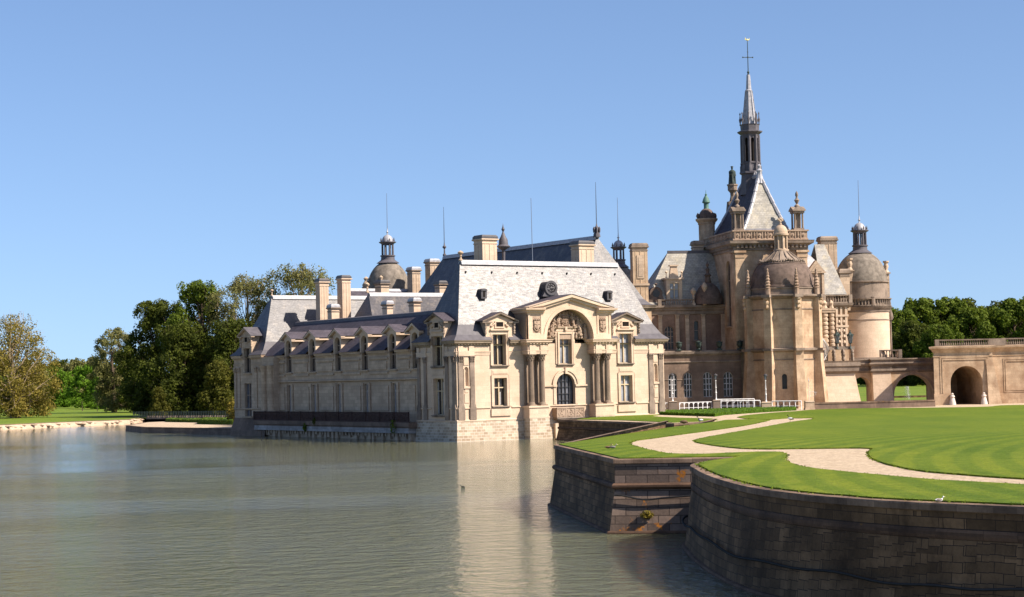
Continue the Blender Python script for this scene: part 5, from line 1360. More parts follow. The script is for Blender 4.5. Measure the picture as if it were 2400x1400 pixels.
cr_ = mS.build('roof', M['slate'], ch); m.build('sunlit_lichened_hip', M['slate_pale'], cr_)  # sunlit hip in paler lichened slate, shaded slopes darker: light worked into colour
m = MB()
for p_, q_ in ((B4[0], T0), (B4[1], T0), (B4[3], T1), (B4[2], T1)):
    for a, b in zip(ts, ts[1:]): m.tube(ctr(p_, q_, a), ctr(p_, q_, b), .3, .24, 6)
m.box(i_, CW-i_, yb0-.15, yb0+.15, 27.5, 27.85); m.tube(T0, T1, .3, .3, 6)
for k in range(11): m.lathe([(.12, za+.2), (.2, za+.45), (.05, za+.6), (0, za+.8)], (rx_, ya0+(ya1-ya0)*k/10), 6)
m.lathe([(.75, za-1.2), (.5, za-.2), (.35, za+.4), (.5, za+.7), (.2, za+1.0), (.3, za+1.4), (0, za+1.7)], (rx_, ya0), 8)
m.build('hip_roll', M['lead_light'], cr_)
# spire
sx_, sy_ = rx_+.05, 9.8
sp_o = empty('spire', (sx_, sy_, -.75)); sp_o.parent = ch
m = MB(); m.lathe([(1.75, 34.2), (1.5, 36.6), (1.45, 37.2)], (0, 0), 8, smooth=False); m.lathe([(1.5, 37.2), (1.75, 37.35), (1.7, 37.6), (1.4, 37.7)], (0, 0), 8, smooth=False); m.build('base', M['lead'], sp_o)
m = MB()
for i in range(8):
    a = 2*PI*(i+.5)/8; c_, s_ = math.cos(a), math.sin(a)
    m.tube((1.28*c_, 1.28*s_, 37.5), (1.28*c_, 1.28*s_, 43.0), .21, .19, 6); m.lathe([(.3, 37.6), (.3, 38.4), (.2, 38.6), (.26, 38.9)], (1.3*c_, 1.3*s_), 6)
    a2 = a+PI/8; F = Face((1.3*math.cos(a), 1.3*math.sin(a)), (1.3*math.cos(a+PI/4), 1.3*math.sin(a+PI/4))); L = F.L
    w2 = MB()
    # pointed arch head and sill of each bay
    F = Face((1.25*math.cos(a+PI/4), 1.25*math.sin(a+PI/4)), (1.25*math.cos(a), 1.25*math.sin(a))) if False else F
    wall(m, F, 0, L, 37.7, 43.0, [(L*.27, L*.73, 39.1, 42.6, True)], .14)
    k = .9; m.tube((k*c_, k*s_, 37.6), (k*c_, k*s_, 37.8), .1, .1, 6)
m.lathe([(1.3, 38.8), (1.42, 38.85), (1.42, 39.0), (1.3, 39.05)], (0, 0), 8, PI/8, 2*PI+PI/8, smooth=False)
m.build('belfry', M['lead'], sp_o)
m = MB(); m.lathe([(.72, 37.6), (.72, 43)], (0, 0), 8, smooth=False); m.build('core', M['dark_inside'], sp_o)
m = MB(); m.lathe([(1.35, 42.9), (1.4, 43.1), (1.85, 43.45), (1.85, 43.6), (1.35, 43.7), (1.4, 44.5), (1.5, 44.6), (1.0, 44.65)], (0, 0), 8, PI/8, 2*PI+PI/8, smooth=False)
for i in range(8):
    a = 2*PI*(i+.5)/8; m.lathe([(.12, 44.5), (.08, 44.8), (.2, 45.3), (.1, 45.6), (.06, 46), (.12, 46.2), (0, 46.5)], (1.38*math.cos(a), 1.38*math.sin(a)), 6)
m.build('gallery', M['lead'], sp_o)
m = MB(); m.lathe([(1.05, 44.6), (.85, 46.2), (.5, 49.6)], (0, 0), 8, PI/8, 2*PI+PI/8, smooth=False); m.lathe([(.42, 49.6), (.26, 52.0)], (0, 0), 8, PI/8, 2*PI+PI/8, smooth=False); m.lathe([(.5, 49.5), (.56, 49.65), (.42, 49.8)], (0, 0), 8)
for i in range(8):
    a = 2*PI*(i+.5)/8; m.tube((1.07*math.cos(a), 1.07*math.sin(a), 44.6), (.52*math.cos(a), .52*math.sin(a), 49.6), .06, .04, 4)
m.build('steeple', M['lead_light'], sp_o)
m = MB(); m.lathe([(.2, 51.9), (.12, 52.2), (.2, 52.4), (.05, 52.6)], (0, 0), 8); m.tube((0, 0, 52.3), (0, 0, 57), .07, .05, 6); m.tube((-.75, 0, 54.6), (.75, 0, 54.6), .055, .055, 6)
for x_ in (-.75, .75): m.blob((x_, 0, 54.6), .12, (1, 1, 1), 6, 4)
m.blob((0, 0, 54.6), .15, (1, .6, 1), 6, 4); m.blob((0, 0, 55.4), .1, (1, 1, 1), 6, 4)
m.build('cross', M['bronze'], sp_o)
m = MB(); m.blob((0, 0, 57.2), .22, (1.1, .5, .7), 8, 5, .1)
F = Face((-.5, 0), (.5, 0)); F.shape(m, [(.1, 57.2), (.35, 57.15), (.2, 57.6)], -.03, .03); F.shape(m, [(.65, 57.1), (.9, 57.25), (.8, 57.5)], -.03, .03)
m.build('weathercock', M['gold'], sp_o)
# gable end pedestal carrying the statue
m = MB(); q = at(1716, 470, 280.5); rl = Vector((q.x, q.y, 0))-CO; gx = rl.x*math.cos(CR)+rl.y*math.sin(CR); gy = CD-.4
zt_ = at(1716, 433, 280.5).z
m.taper([(gx-1.6, gy-.6), (gx+1.6, gy-.6), (gx+1.6, gy+.5), (gx-1.6, gy+.5)], 26, [(gx-.8, gy-.5), (gx+.8, gy-.5), (gx+.8, gy+.4), (gx-.8, gy+.4)], zt_-2.6); m.lathe([(.55, zt_-2.6), (.35, zt_-1.8), (.4, zt_-1.3), (.75, zt_-.9), (.75, zt_-.3), (.85, zt_-.2), (.85, zt_), (0, zt_)], (gx, gy), 8, smooth=False)
m.build('gable_pedestal', M['stone_trim'], ch)
st = Vector((CO.x+gx*math.cos(CR)-gy*math.sin(CR), CO.y+gx*math.sin(CR)+gy*math.cos(CR), zt_))
m = MB(); m.lathe([(.62, 0), (.66, .1), (.55, .5), (.5, 1.2), (.55, 1.6), (.58, 1.95), (.4, 2.15), (.15, 2.25), (.13, 2.33)], (0, 0), 14)
m.blob((0, -.02, 2.52), .21, (.9, 1, 1.2), 10, 8); m.lathe([(.2, 2.62), (.25, 2.66), (.24, 2.78), (.1, 2.8)], (0, 0), 8)
m.tube((-.45, -.1, 1.95), (-.5, -.35, 1.35), .16, .12, 8); m.tube((-.5, -.35, 1.35), (-.1, -.55, 1.5), .11, .09, 8); m.tube((.45, -.05, 1.95), (.55, -.2, 1.3), .16, .12, 8); m.tube((.55, -.2, 1.3), (.4, -.5, 1.1), .11, .08, 8)
for i in range(7):
    a = i*.9; m.tube((.5*math.cos(a), .5*math.sin(a), 1.6), (.62*math.cos(a+.2), .62*math.sin(a+.2), .05), .07, .1, 6)
s_ = m.build('statue', M['bronze'], label='green bronze robed and crowned figure standing high beside the spire', cat='statue'); s_.location = st; s_.scale = (.85, .85, .98)
# ---- apse
ax_, ay_ = 6.0, -2.5; AR = 4.95
ap = empty('apse', (ax_, ay_, 0)); ap.parent = ch
va = [rad(-176+45*k) for k in range(8)]
def ring(r): return [(r*math.cos(a), r*math.sin(a)) for a in va]
m = MB(); slit = None
for k in range(6):
    q0, q1 = ring(AR)[k], ring(AR)[(k+1) % 8]; F = Face(q0, q1); L = F.L
    hs = [(L*.28, L*.72, 2.3, 9.2, True)] if False else []
    if k == 1:
        hs = [(L/2-.36, L/2+.36, 5.0, 7.1, True)]; slit = (F, hs[0])
    wall(m, F, 0, L, 2.2, 10.3, hs, .5); wall(m, F, 0, L, 10.3, 17.9)
m.build('wall', M['stone_warm'], ap)
window(ap, slit[0], slit[1], .35, 1, (), fm=M['frame_brown'], fw=.06, sill=False, name='slit_window')
for k in range(8):
    m = MB(); a = va[k]; c_, s_ = math.cos(a), math.sin(a)
    def quad(r0, r1, hw): return [(r0*c_+hw*s_, r0*s_-hw*c_), (r1*c_+hw*s_, r1*s_-hw*c_), (r1*c_-hw*s_, r1*s_+hw*c_), (r0*c_-hw*s_, r0*s_+hw*c_)]
    m.taper(quad(AR-.6, AR+1.3, .66), 2.2, quad(AR-.6, AR+.72, .56), 9.0); m.prism(quad(AR-.6, AR+.72, .56), 9.0, 10.3); m.prism(quad(AR-.6, AR+.64, .52), 10.5, 17.6)
    for (zz, rr_, hw) in ((17.5, .55, .34), (16.9, .5, .3), (16.3, .42, .26)): m.blob(((AR+rr_+.2)*c_, (AR+rr_+.2)*s_, zz), .34, (1, 1, 1.05), 6, 5, .12)
    m.build('buttress', M['stone_warm'], ap)
m = MB()
R8 = ring(AR)
m.band(R8, [(0, 10.1), (.15, 10.15), (.5, 10.3), (.55, 10.55), (.1, 10.65), (0, 10.65)], True); m.band(R8, [(0, 8.95), (.1, 9.0), (.1, 9.12), (0, 9.15)], True); m.band(R8, [(0, 15.9), (.08, 15.95), (.08, 16.1), (0, 16.12)], True)
m.band(R8, [(0, 17.4), (.2, 17.5), (.55, 17.75), (.7, 17.8), (.72, 18.0), (.1, 18.08), (-.9, 18.1)], True)
for k in range(8):
    a = va[k]; c_, s_ = math.cos(a), math.sin(a); F_ = [((AR-.3)*c_+.62*s_, (AR-.3)*s_-.62*c_), ((AR+1.1)*c_+.62*s_, (AR+1.1)*s_-.62*c_), ((AR+1.1)*c_-.62*s_, (AR+1.1)*s_+.62*c_), ((AR-.3)*c_-.62*s_, (AR-.3)*s_+.62*c_)]
    m.prism(F_, 17.62, 18.03); m.prism(F_, 10.25, 10.6)
m.build('cornice', M['stone_trim'], ap)
m = MB(); m.band(ring(AR-.2), [(.0, 18.05), (.0, 18.8), (.12, 18.9), (.12, 19.05), (-.4, 19.1)], True); m.build('drum', M['stone_trim'], ap)
m = MB(); prof = [(4.45, 19.0), (4.4, 19.8), (4.2, 20.9), (3.75, 21.9), (3.35, 22.4), (3.4, 22.5), (3.3, 22.6)]
m.lathe(prof, (0, 0), 32); m.lathe([(4.5, 19.05), (4.6, 19.1), (4.55, 19.35), (4.42, 19.4)], (0, 0), 32); dm3 = m.build('dome', M['dome_brown'], ap)
m = MB(); m.lathe([(3.3, 22.55), (2.7, 23.0), (1.8, 23.6), (1.1, 24.3), (1.0, 24.5)], (0, 0), 24)
for i in range(16): a = 2*PI*i/16; m.tube((3.1*math.cos(a), 3.1*math.sin(a), 22.7), (1.15*math.cos(a), 1.15*math.sin(a), 24.25), .1, .05, 5)
for i in range(56):
    a = 2*PI*i/56; m.blob((3.15*math.cos(a), 3.15*math.sin(a), 22.95-.22*abs(math.sin(i/56*8*PI))), .19, (1, 1, 1), 6, 4, .2)
m.build('dome_cap', M['stone_trim'], dm3)
m = MB(); m.lathe([(1.1, 24.3), (1.1, 24.5), (.9, 24.6), (.72, 24.7), (.72, 26.4), (1.1, 26.5), (1.15, 26.75), (1.0, 26.8)], (0, 0), 16)
for i in range(8): a = 2*PI*i/8; m.tube((.85*math.cos(a), .85*math.sin(a), 24.6), (.85*math.cos(a), .85*math.sin(a), 26.5), .13, .12, 6)
m.lathe([(1.0*math.cos(i/8*1.4), 26.8+1.25*math.sin(i/8*1.4)) for i in range(9)]+[(.2, 28.1), (.12, 28.3)], (0, 0), 16)
for (dx, dz) in ((0, 28.5), (0, 28.9), (-.25, 28.72), (.25, 28.72)): m.blob((dx, 0, dz), .2, (1, .6, 1), 6, 5, .1)
m.build('lantern', M['stone_dark'], dm3)
for k in range(8):
    a = va[k]; m = MB(); x_, y_ = (AR+.15)*math.cos(a), (AR+.15)*math.sin(a)
    m.lathe([(.38, 18.05), (.38, 18.9), (.45, 19.0), (.3, 19.1)], (x_, y_), 8, smooth=False)
    m.lathe([(.28, 19.1), (.42, 19.35), (.3, 19.55), (.38, 19.75), (.24, 19.95), (.34, 20.15), (.2, 20.4), (.28, 20.6), (.17, 20.8), (.22, 21.0), (.1, 21.3), (.16, 21.5), (0, 21.75)], (x_, y_), 8)
    m.build('finial', M['stone_carved'], ap)

# ---------- entrance block with the carved portal
EO, ER = Vector((42.4, 262.3, 0)), rad(10)
en = empty('entrance_block', EO, ER, 'richly carved entrance block with banded columns between domed apse and round tower', 'building')
m = MB(); m.taper([(-.4, -1.5), (6.0, -1.5), (6.0, 4), (-.4, 4)], 2.0, [(0, -.6), (5.3, -.6), (5.3, 4), (0, 4)], 7.2); m.build('bastion', M['stone'], en)
m = MB(); m.band([(0, 3), (0, -.6), (5.3, -.6), (5.3, 3)], [(0, 6.9), (.15, 7.0), (.5, 7.3), (.55, 7.9), (.7, 8.0), (.7, 8.5), (.8, 8.7), (-.2, 8.75)]); m.box(0, 5.3, -.6, 4, 7.2, 8.7)
for i in range(4):
    for zz in (9.0, 9.5, 10.0): m.blob((.9+i*1.35, -1.0+.12*(zz-9), zz), .32, (.8, 1.2, 1.2), 7, 5, .15)
m.box(.2, 5.4, -.75, .3, 10.3, 10.75)
m.build('balcony', M['stone_trim'], en)
m = MB(); m.box(0, 5.6, 2.2, 12, 8.7, 16.6); m.box(.0, 2.0, .8, 2.2, 8.7, 12); m.build('wall', M['stone_warm'], en)
for i, (x_, y_) in enumerate(((.55, 1.3), (1.9, 1.5), (3.0, 1.7))):
    m = MB(); r = (.5, .42, .34)[i]; z = 10.8
    while z < 15.4:
        m.lathe([(r, z), (r*1.18, z+.06), (r*1.18, z+.34), (r, z+.4), (r*.93, z+.42), (r*.93, z+.6)], (x_, y_), 12); z += .6
    m.box(x_-r*1.3, x_+r*1.3, y_-r*1.3, y_+r*1.3, 15.6, 15.9); m.box(x_-r*1.5, x_+r*1.5, y_-r*1.5, y_+1.0, 15.9, 16.2); m.lathe([(r*1.2, 16.2), (r*.8, 16.6), (r*1.1, 16.9), (r*.6, 17.2), (0, 17.4)], (x_, y_), 8)
    m.build('banded_column', M['stone_dark'], en)
m = MB()
FZ = Face((3.6, 2.15), (5.65, 2.15))
for a in (.15, .8, 1.5): FZ.box(m, a, a+.28, 10.8, 16.4, -.25, .02)
FZ.box(m, .1, 2.0, 13.5, 13.8, -.3, .02); FZ.box(m, .1, 2.0, 15.0, 15.3, -.32, .02)
for zz in (11.4, 12.2, 13.0, 14.3): m.blob(FZ.P(.6, zz, -.2), .2, (1, 1, 1.3), 6, 5, .2); m.blob(FZ.P(1.28, zz, -.2), .2, (1, 1, 1.3), 6, 5, .2)
m.build('carved_panel', M['stone'], en)
m = MB(); m.band([(0, 12), (0, 2.1), (5.7, 2.1), (5.7, 12)], [(0, 16.2), (.15, 16.3), (.5, 16.6), (.6, 16.9), (.2, 16.95), (-.3, 16.96)]); m.build('cornice', M['stone_trim'], en)
m = MB(); balustrade(m, [(2.0, 1.9), (5.9, 1.9), (5.9, 8)], 16.95, 1.15); m.build('balustrade', M['stone_trim'], en)
# gable, curved lead roof, steep pavilion roof, chimneys
m = MB(); Fg = Face((.2, 3.2), (2.6, 3.2)); L = Fg.L
Fg.box(m, 0, .35, 17, 21.3, -.1, .5); Fg.box(m, L-.35, L, 17, 21.3, -.1, .5); Fg.box(m, .35, L-.35, 17, 21.3, .1, .5)
Fg.shape(m, [(-.25, 21.3), (L+.25, 21.3), (L/2, 23.1)], -.25, .6); Fg.shape(m, [(.4, 21.5), (L-.4, 21.5), (L/2, 22.5)], -.3, .0)
for zz in (17.6, 18.4, 19.2): m.blob(Fg.P(-.2, zz, -.1), .35, (1, 1, 1.2), 7, 5, .2)
m.build('gable', M['stone_dark'], en)
m = MB(); n = 10
for i in range(n):
    a, b = i/n*PI/2, (i+1)/n*PI/2
    for (s0, s1) in ((1, 1),):
        r0, r1 = 3.0*math.cos(a), 3.0*math.cos(b); z0, z1 = 20.2+4.6*math.sin(a), 20.2+4.6*math.sin(b); cx2, cy2 = .2, 8.5
        P0 = [(cx2-r0, cy2-r0), (cx2+r0, cy2-r0), (cx2+r0, cy2+r0), (cx2-r0, cy2+r0)]; P1 = [(cx2-r1, cy2-r1), (cx2+r1, cy2-r1), (cx2+r1, cy2+r1), (cx2-r1, cy2+r1)]
        for k in range(4):
            j = (k+1) % 4; m.poly([(*P0[k], z0), (*P0[j], z0), (*P1[j], z1), (*P1[k], z1)], None, False)
m.box(-2.9, 3.3, 5.4, 11.6, 16.9, 20.25)
m.build('curved_roof', M['lead_light'], en)
m = MB(); xl, zt = PL(EO, ER, 9, 1932, 573); xr_, zb_ = PL(EO, ER, 3.4, 1985, 690)
m.poly([(xl-2.5, 3.4, zb_), (xr_, 3.4, zb_), (xl, 9, zt), (xl-1.5, 9, zt)]); m.poly([(xr_, 3.4, zb_), (xr_, 14, zb_), (xl, 9, zt)]); m.poly([(xr_, 14, zb_), (xl-2.5, 14, zb_), (xl-1.5, 9, zt), (xl, 9, zt)])
m.build('roof', M['slate_old'], en)
xa, z1 = PL(EO, ER, 11, 1924, 556); xb, _ = PL(EO, ER, 11, 1961, 556); chimney(en, xa, xb, 11, 12.6, 17, z1, mat='stone_dark', lid='stone_trim')
xa, z1 = PL(EO, ER, 6, 1968, 608); xb, _ = PL(EO, ER, 6, 1990, 608); chimney(en, xa, xb, 6, 7.5, 16, z1-1.5, mat='stone_dark', cap='stone_trim', lid='stone_trim', panel=False)
# white wrought-iron stair rail curling round the corner
m = MB()
for k in range(2):
    pts = [Vector((.1+1.15*math.sin(t*PI)-k*.18, -1.55-k*.1, 12.3-3.9*t)) for t in [i/14 for i in range(15)]]
    for a, b in zip(pts, pts[1:]): m.tube(a, b, .05, .05, 5)
for i in range(22):
    t = i/21; c = Vector((.05+1.0*math.sin(t*PI)*.8, -1.6, 12.2-3.8*t)); rr_ = .22
    for j in range(6): m.tube(c+Vector((rr_*math.cos(j*PI/3), 0, rr_*math.sin(j*PI/3))), c+Vector((rr_*math.cos((j+1)*PI/3), 0, rr_*math.sin((j+1)*PI/3))), .03, .03, 4)
m.build('stair_rail', M['white'], en)
# two green lanterns on the balcony
LN = None
for px, lab in ((1962, 'large green copper lantern beside the banded columns of the entrance'), (1993, 'large green copper lantern nearest the round tower')):
    x_, z_ = PL(EO, ER, -.9, px, 806); w = EO+Vector((x_*math.cos(ER)+.9*math.sin(ER), x_*math.sin(ER)-.9*math.cos(ER), z_))
    t = empty('lantern', w, 0, lab, 'lantern', 'lanterns on the entrance balcony'); t.scale = (.8, .8, .85)
    m = MB(); m.lathe([(.3, -.8), (.12, -.5), (.1, 0)], (0, 0), 8); m.lathe([(.2, 0), (.3, .1), (.05, .12)], (0, 0), 6)
    for i in range(6): a = i*PI/3; m.tube((.27*math.cos(a), .27*math.sin(a), .1), (.48*math.cos(a), .48*math.sin(a), 1.3), .045, .045, 4)
    m.lathe([(.6, 1.28), (.6, 1.38), (.4, 1.65), (.2, 1.8), (.22, 1.9), (.1, 2.0), (.12, 2.15), (0, 2.35)], (0, 0), 6, smooth=False)
    for i in range(6): a = i*PI/3; m.lathe([(.05, 1.35), (.08, 1.5), (0, 1.65)], (.55*math.cos(a), .55*math.sin(a)), 5)
    m.build('frame', M['bronze'], t); m = MB(); m.lathe([(.24, .12), (.44, 1.28)], (0, 0), 6, smooth=False); m.build('pane', M['glass_grey'], t)

# ---------- round tower on the right
q = at(2018, 660, 276)
t3, dm = domed_tower('round_tower', 'pale round tower at the right with balustraded ring, stone dome and slender lantern', q.x, 276, 7.0, 3.95, 16.3, 20.3, 3.8, 4.6, .95, 2.9, mh=6.3)
m = MB(); circ = [(4.15*math.cos(-2*PI*i/28), 4.15*math.sin(-2*PI*i/28)) for i in range(28)][::-1]
balustrade(m, circ, 16.7, 1.15, True, .34, False)
for i in range(0, 28, 7):
    m.lathe([(.3, 16.7), (.3, 17.9), (.34, 17.9), (.34, 18.0)], circ[i], 6)
m.build('balustrade', M['stone_trim'], t3)
m = MB(); m.lathe([(3.97, 14.6), (4.02, 14.62), (4.02, 14.75), (3.97, 14.78)], (0, 0), 36); m.lathe([(3.95, 9.1), (4.3, 9.2), (4.35, 9.0), (4.5, 8.6)], (0, 0), 36); m.build('string_course', M['stone_trim'], t3)
for (px, py, yy) in ((1991, 606, -2.9), (2076, 612, -.2)):
    w = at(px, py, 276+yy); x_, y_ = w.x-q.x, yy; m = MB()
    m.box(x_-.38, x_+.38, y_-.38, y_+.38, 18, w.z-1.9); m.box(x_-.55, x_+.55, y_-.55, y_+.55, w.z-1.9, w.z-1.7); m.lathe([(.5, w.z-1.7), (.25, w.z-1.3), (.4, w.z-.8), (.25, w.z-.4), (.45, w.z-.2), (.45, w.z)], (x_, y_), 8)
    m.build('pinnacle', M['stone_dark'], t3)
m = MB(); x_ = 4.05; m.tube((x_, -.6, 9), (x_, -.6, 14.8), .16, .13, 6); m.lathe([(.3, 14.6), (.5, 15.0), (.4, 15.6), (.2, 16.2)], (x_-.05, -.6), 8); m.build('shaft', M['stone_trim'], t3)
m = MB(); w = at(2102, 838, 273); balustrade(m, [(w.x-q.x-2.6, -3.3), (w.x-q.x+.4, -3.3), (w.x-q.x+.4, -1)], 9.0, 1.25, step=.4); m.build('landing_balustrade', M['stone_trim'], t3)

# ---------- arched bridge between tower and gatehouse
BO = Vector((48.0, 267.3, 0)); BR = rad(4)
br = empty('arched_bridge', BO, BR, 'stone bridge with a wide open arch linking the round tower to the gatehouse', 'bridge')
def bx(px, py=900): return PL(BO, BR, 0, px, py)
FB = Face((0, 0), (13, 0)); c1 = (bx(2095)[0]+bx(2188)[0])/2; r1 = (bx(2188)[0]-bx(2095)[0])/2; ztp = bx(2141, 878)[1]
c0, r0 = (bx(2000)[0]+bx(2040)[0])/2, (bx(2040)[0]-bx(2000)[0])/2
m = MB(); e1 = bx(2196)[0]
wall(m, FB, 0, e1, 2.0, 7.2, [(c1-r1, c1+r1, 2.0, ztp, True), (max(.02, c0-r0), c0+r0, 2.0, 6.4, True)], 2.4)
m.box(0, e1, .01, 2.4, 7.2, 8.7)
FB2 = Face((e1, 2.4), (0, 2.4)); wall(m, FB2, 0, e1, 2.0, 7.2, [(e1-c1-r1, e1-c1+r1, 2.0, ztp, True), (e1-c0-r0, e1-max(.02, c0-r0), 2.0, 6.4, True)], .1)
m.build('arcade', M['stone_warm'], br)
m = MB(); pa, pb = bx(2042)[0], bx(2084)[0]; m.taper([(pa, -1.3), (pb+.35, -1.3), (pb+.35, 0), (pa, 0)], 2.0, [(pa, -.8), (pb, -.8), (pb, 0), (pa, 0)], 7.4); m.build('pier', M['stone'], br)
m = MB(); m.band([(0, 0), (pa-.05, 0), (pa-.05, -.85), (pb+.05, -.85), (pb+.05, 0), (e1, 0)], [(0, 6.95), (.1, 7.0), (.25, 7.2), (.25, 7.35), (.1, 7.4), (.1, 7.85), (.3, 8.0), (.42, 8.2), (.42, 8.35), (.1, 8.4), (.1, 8.75), (.3, 8.8), (.3, 8.95), (-.6, 8.96)]); m.build('cornice', M['stone_trim'], br)
m = MB()
for i in range(20):
    a, b = arc(c1, ztp-r1, r1+.02, PI, 0, 20)[i], arc(c1, ztp-r1, r1+.02, PI, 0, 20)[i+1]; a2, b2 = arc(c1, ztp-r1, r1+.34, PI, 0, 20)[i], arc(c1, ztp-r1, r1+.34, PI, 0, 20)[i+1]
    FB.shape(m, [b, a, a2, b2][::-1] if False else [a, b, b2, a2][::-1][::-1], -.05, .02)
for k in range(12): m.blob(FB.P(c1-.55+.1*k, ztp+.55+.12*math.sin(k*2), -.05), .18, (1, .6, 1.2), 6, 4, .2)
m.build('archivolt', M['stone_carved'], br)

# ---------- gatehouse
GO, GR = Vector((58.05, 259.0, 0)), rad(2)
gh = empty('gatehouse', GO, GR, 'low ochre gatehouse with one dark vaulted gateway at the right edge of the castle', 'building')
def gx_(px, py=900): return PL(GO, GR, 0, px, py)
h0, h1 = gx_(2228)[0], gx_(2303)[0]; zt = gx_(2265, 858)[1]; e1 = gx_(2328)[0]
FGt = Face((0, 0), (e1, 0)); m = MB()
wall(m, FGt, 0, e1, 2.1, 10.0, [(h0, h1, 2.1, zt, True)], 13)
m.poly([(3.9, 14, 2.1), (0, 0, 2.1), (0, 0, 10), (3.9, 14, 10)]); m.poly([(0, 0, 9.99), (e1, 0, 9.99), (e1, 14, 9.99), (3.9, 14, 9.99)])
m.poly([(h0-.1, 13, 2.1), (h1+.1, 13, 2.1), (h1+.1, 13, 8), (h0-.1, 13, 8)])
FX = Face((e1, .9), (e1+60, .9)); wall(m, FX, 0, 60, 2.1, 10.0); m.poly([(e1, 0, 2.1), (e1, .9, 2.1), (e1, .9, 10), (e1, 0, 10)]); m.box(e1, e1+60, 1.0, 14, 2.1, 9.98)
m.build('wall', M['stone_warm'], gh)
m = MB(); Fb = Face((0, 0), (e1, 0))
m.taper([(e1-.9, -.75), (e1+.95, -.75), (e1+.95, .95), (e1-.9, .95)], 2.1, [(e1-.9, -.05), (e1+.0, -.05), (e1+.0, .9), (e1-.9, .9)], 8.6)
for (a0, a1) in ((-.1, h0-.0), (h1+.0, e1)): FGt.box(m, a0, a1, 2.1, 3.75, -.22, .01); FGt.box(m, a0, a1, 3.75, 3.86, -.14, .01)
FX.box(m, .9, 60, 2.1, 3.75, -.2, .01)
m.build('plinth', M['stone_warm'], gh)
m = MB(); a0, a1 = h0-1.15, h1+.65
for (w, p) in ((.0, .1), (.28, .06)):
    FGt.box(m, a0-w, a0-w+.16, 3.9, 8.65+w, -p, .01); FGt.box(m, a1+w-.16, a1+w, 3.9, 8.65+w, -p, .01); FGt.box(m, a0-w+.16, a1+w-.16, 8.49+w, 8.65+w, -p, .01)
for (w, p) in ((0, .1), (.25, .06)): FX.box(m, 2.0-w, 2.15-w, 4.1-w, 8.3+w, -p, .01); FX.box(m, 2.15-w, 20, 8.15+w, 8.3+w, -p, .01); FX.box(m, 2.15-w, 20, 4.1-w, 4.25-w, -p, .01)
m.build('panel_moulding', M['stone_warm'], gh)
m = MB(); pth = [(2.8, 10), (0, 0), (e1, 0), (e1, .9), (e1+60, .9)]
m.band(pth, [(0, 8.9), (.08, 8.95), (.08, 9.1), (.0, 9.12)]); m.band(pth, [(0, 9.5), (.1, 9.6), (.3, 9.9), (.55, 10.1), (.6, 10.35), (.1, 10.4), (-.4, 10.42)]); m.build('cornice', M['stone_warm'], gh)
m = MB(); pth = [(2.7, 8), (.6, .35), (e1-.3, .35)]; balustrade(m, pth, 10.4, .95, step=.3); m.box(e1-.3, e1+2, .4, .7, 10.4, 11.35); balustrade(m, [(e1+2, 1.3), (e1+60, 1.3)], 10.4, .98, step=.3); m.build('balustrade', M['stone_trim'], gh)
for px, lab in ((2229, 'white stone guard post at the left foot of the gateway'), (2303, 'white stone guard post at the right foot of the gateway')):
    x_ = gx_(px)[0]; w = GO+Vector((x_*math.cos(GR)+.45*math.sin(GR), x_*math.sin(GR)-.45, 2.3))
    m = MB(); m.lathe([(.52, -.2), (.45, .3), (.3, .9), (.24, 1.0), (.36, 1.12), (.3, 1.3), (.14, 1.36), (.2, 1.5), (.12, 1.62), (0, 1.66)], (0, 0), 14); o = m.build('guard_post', M['bollard'], label=lab, cat='guard stone', group='guard stones at the gateway'); o.location = w

# ================================================================== FORECOURT: fence, lamps, hedge, parapet
def W3(px, py, Y): p = at(px, py, Y); return p
PIL = []
PLAB = ('squat stone fence pillar beside the pale pavilion corner', 'stone fence pillar standing between the two longest white railings', 'stone fence pillar in front of the apse buttress', 'stone fence pillar at the left end of the low dark parapet')
for k, (x0, x1, yt, Y) in enumerate(((1566, 1587, 940.5, 251), (1670, 1687, 937.5, 254), (1783, 1808, 942, 252), (1885, 1908, 940, 247))):
    a, b = at(x0, yt, Y), at(x1, yt, Y); w = b.x-a.x; c = Vector(((a.x+b.x)/2, Y, 0)); h = a.z
    m = MB(); s_ = w/2*.92
    m.box(-s_, s_, -s_, s_, 2.2, h-.12); m.taper([(-s_-.05, -s_-.05), (s_+.05, -s_-.05), (s_+.05, s_+.05), (-s_-.05, s_+.05)], h-.12, [(-s_*.9, -s_*.9), (s_*.9, -s_*.9), (s_*.9, s_*.9), (-s_*.9, s_*.9)], h)
    m.box(-s_-.06, s_+.06, -s_-.06, s_+.06, 2.2, 2.5)
    o = m.build('fence_pillar', M['stone_trim'] if k < 2 else M['stone_dark'], label=PLAB[k], cat='pillar', group='pillars of the bridge fence'); o.location = (c.x, c.y, 0); PIL.append((c, h, s_))
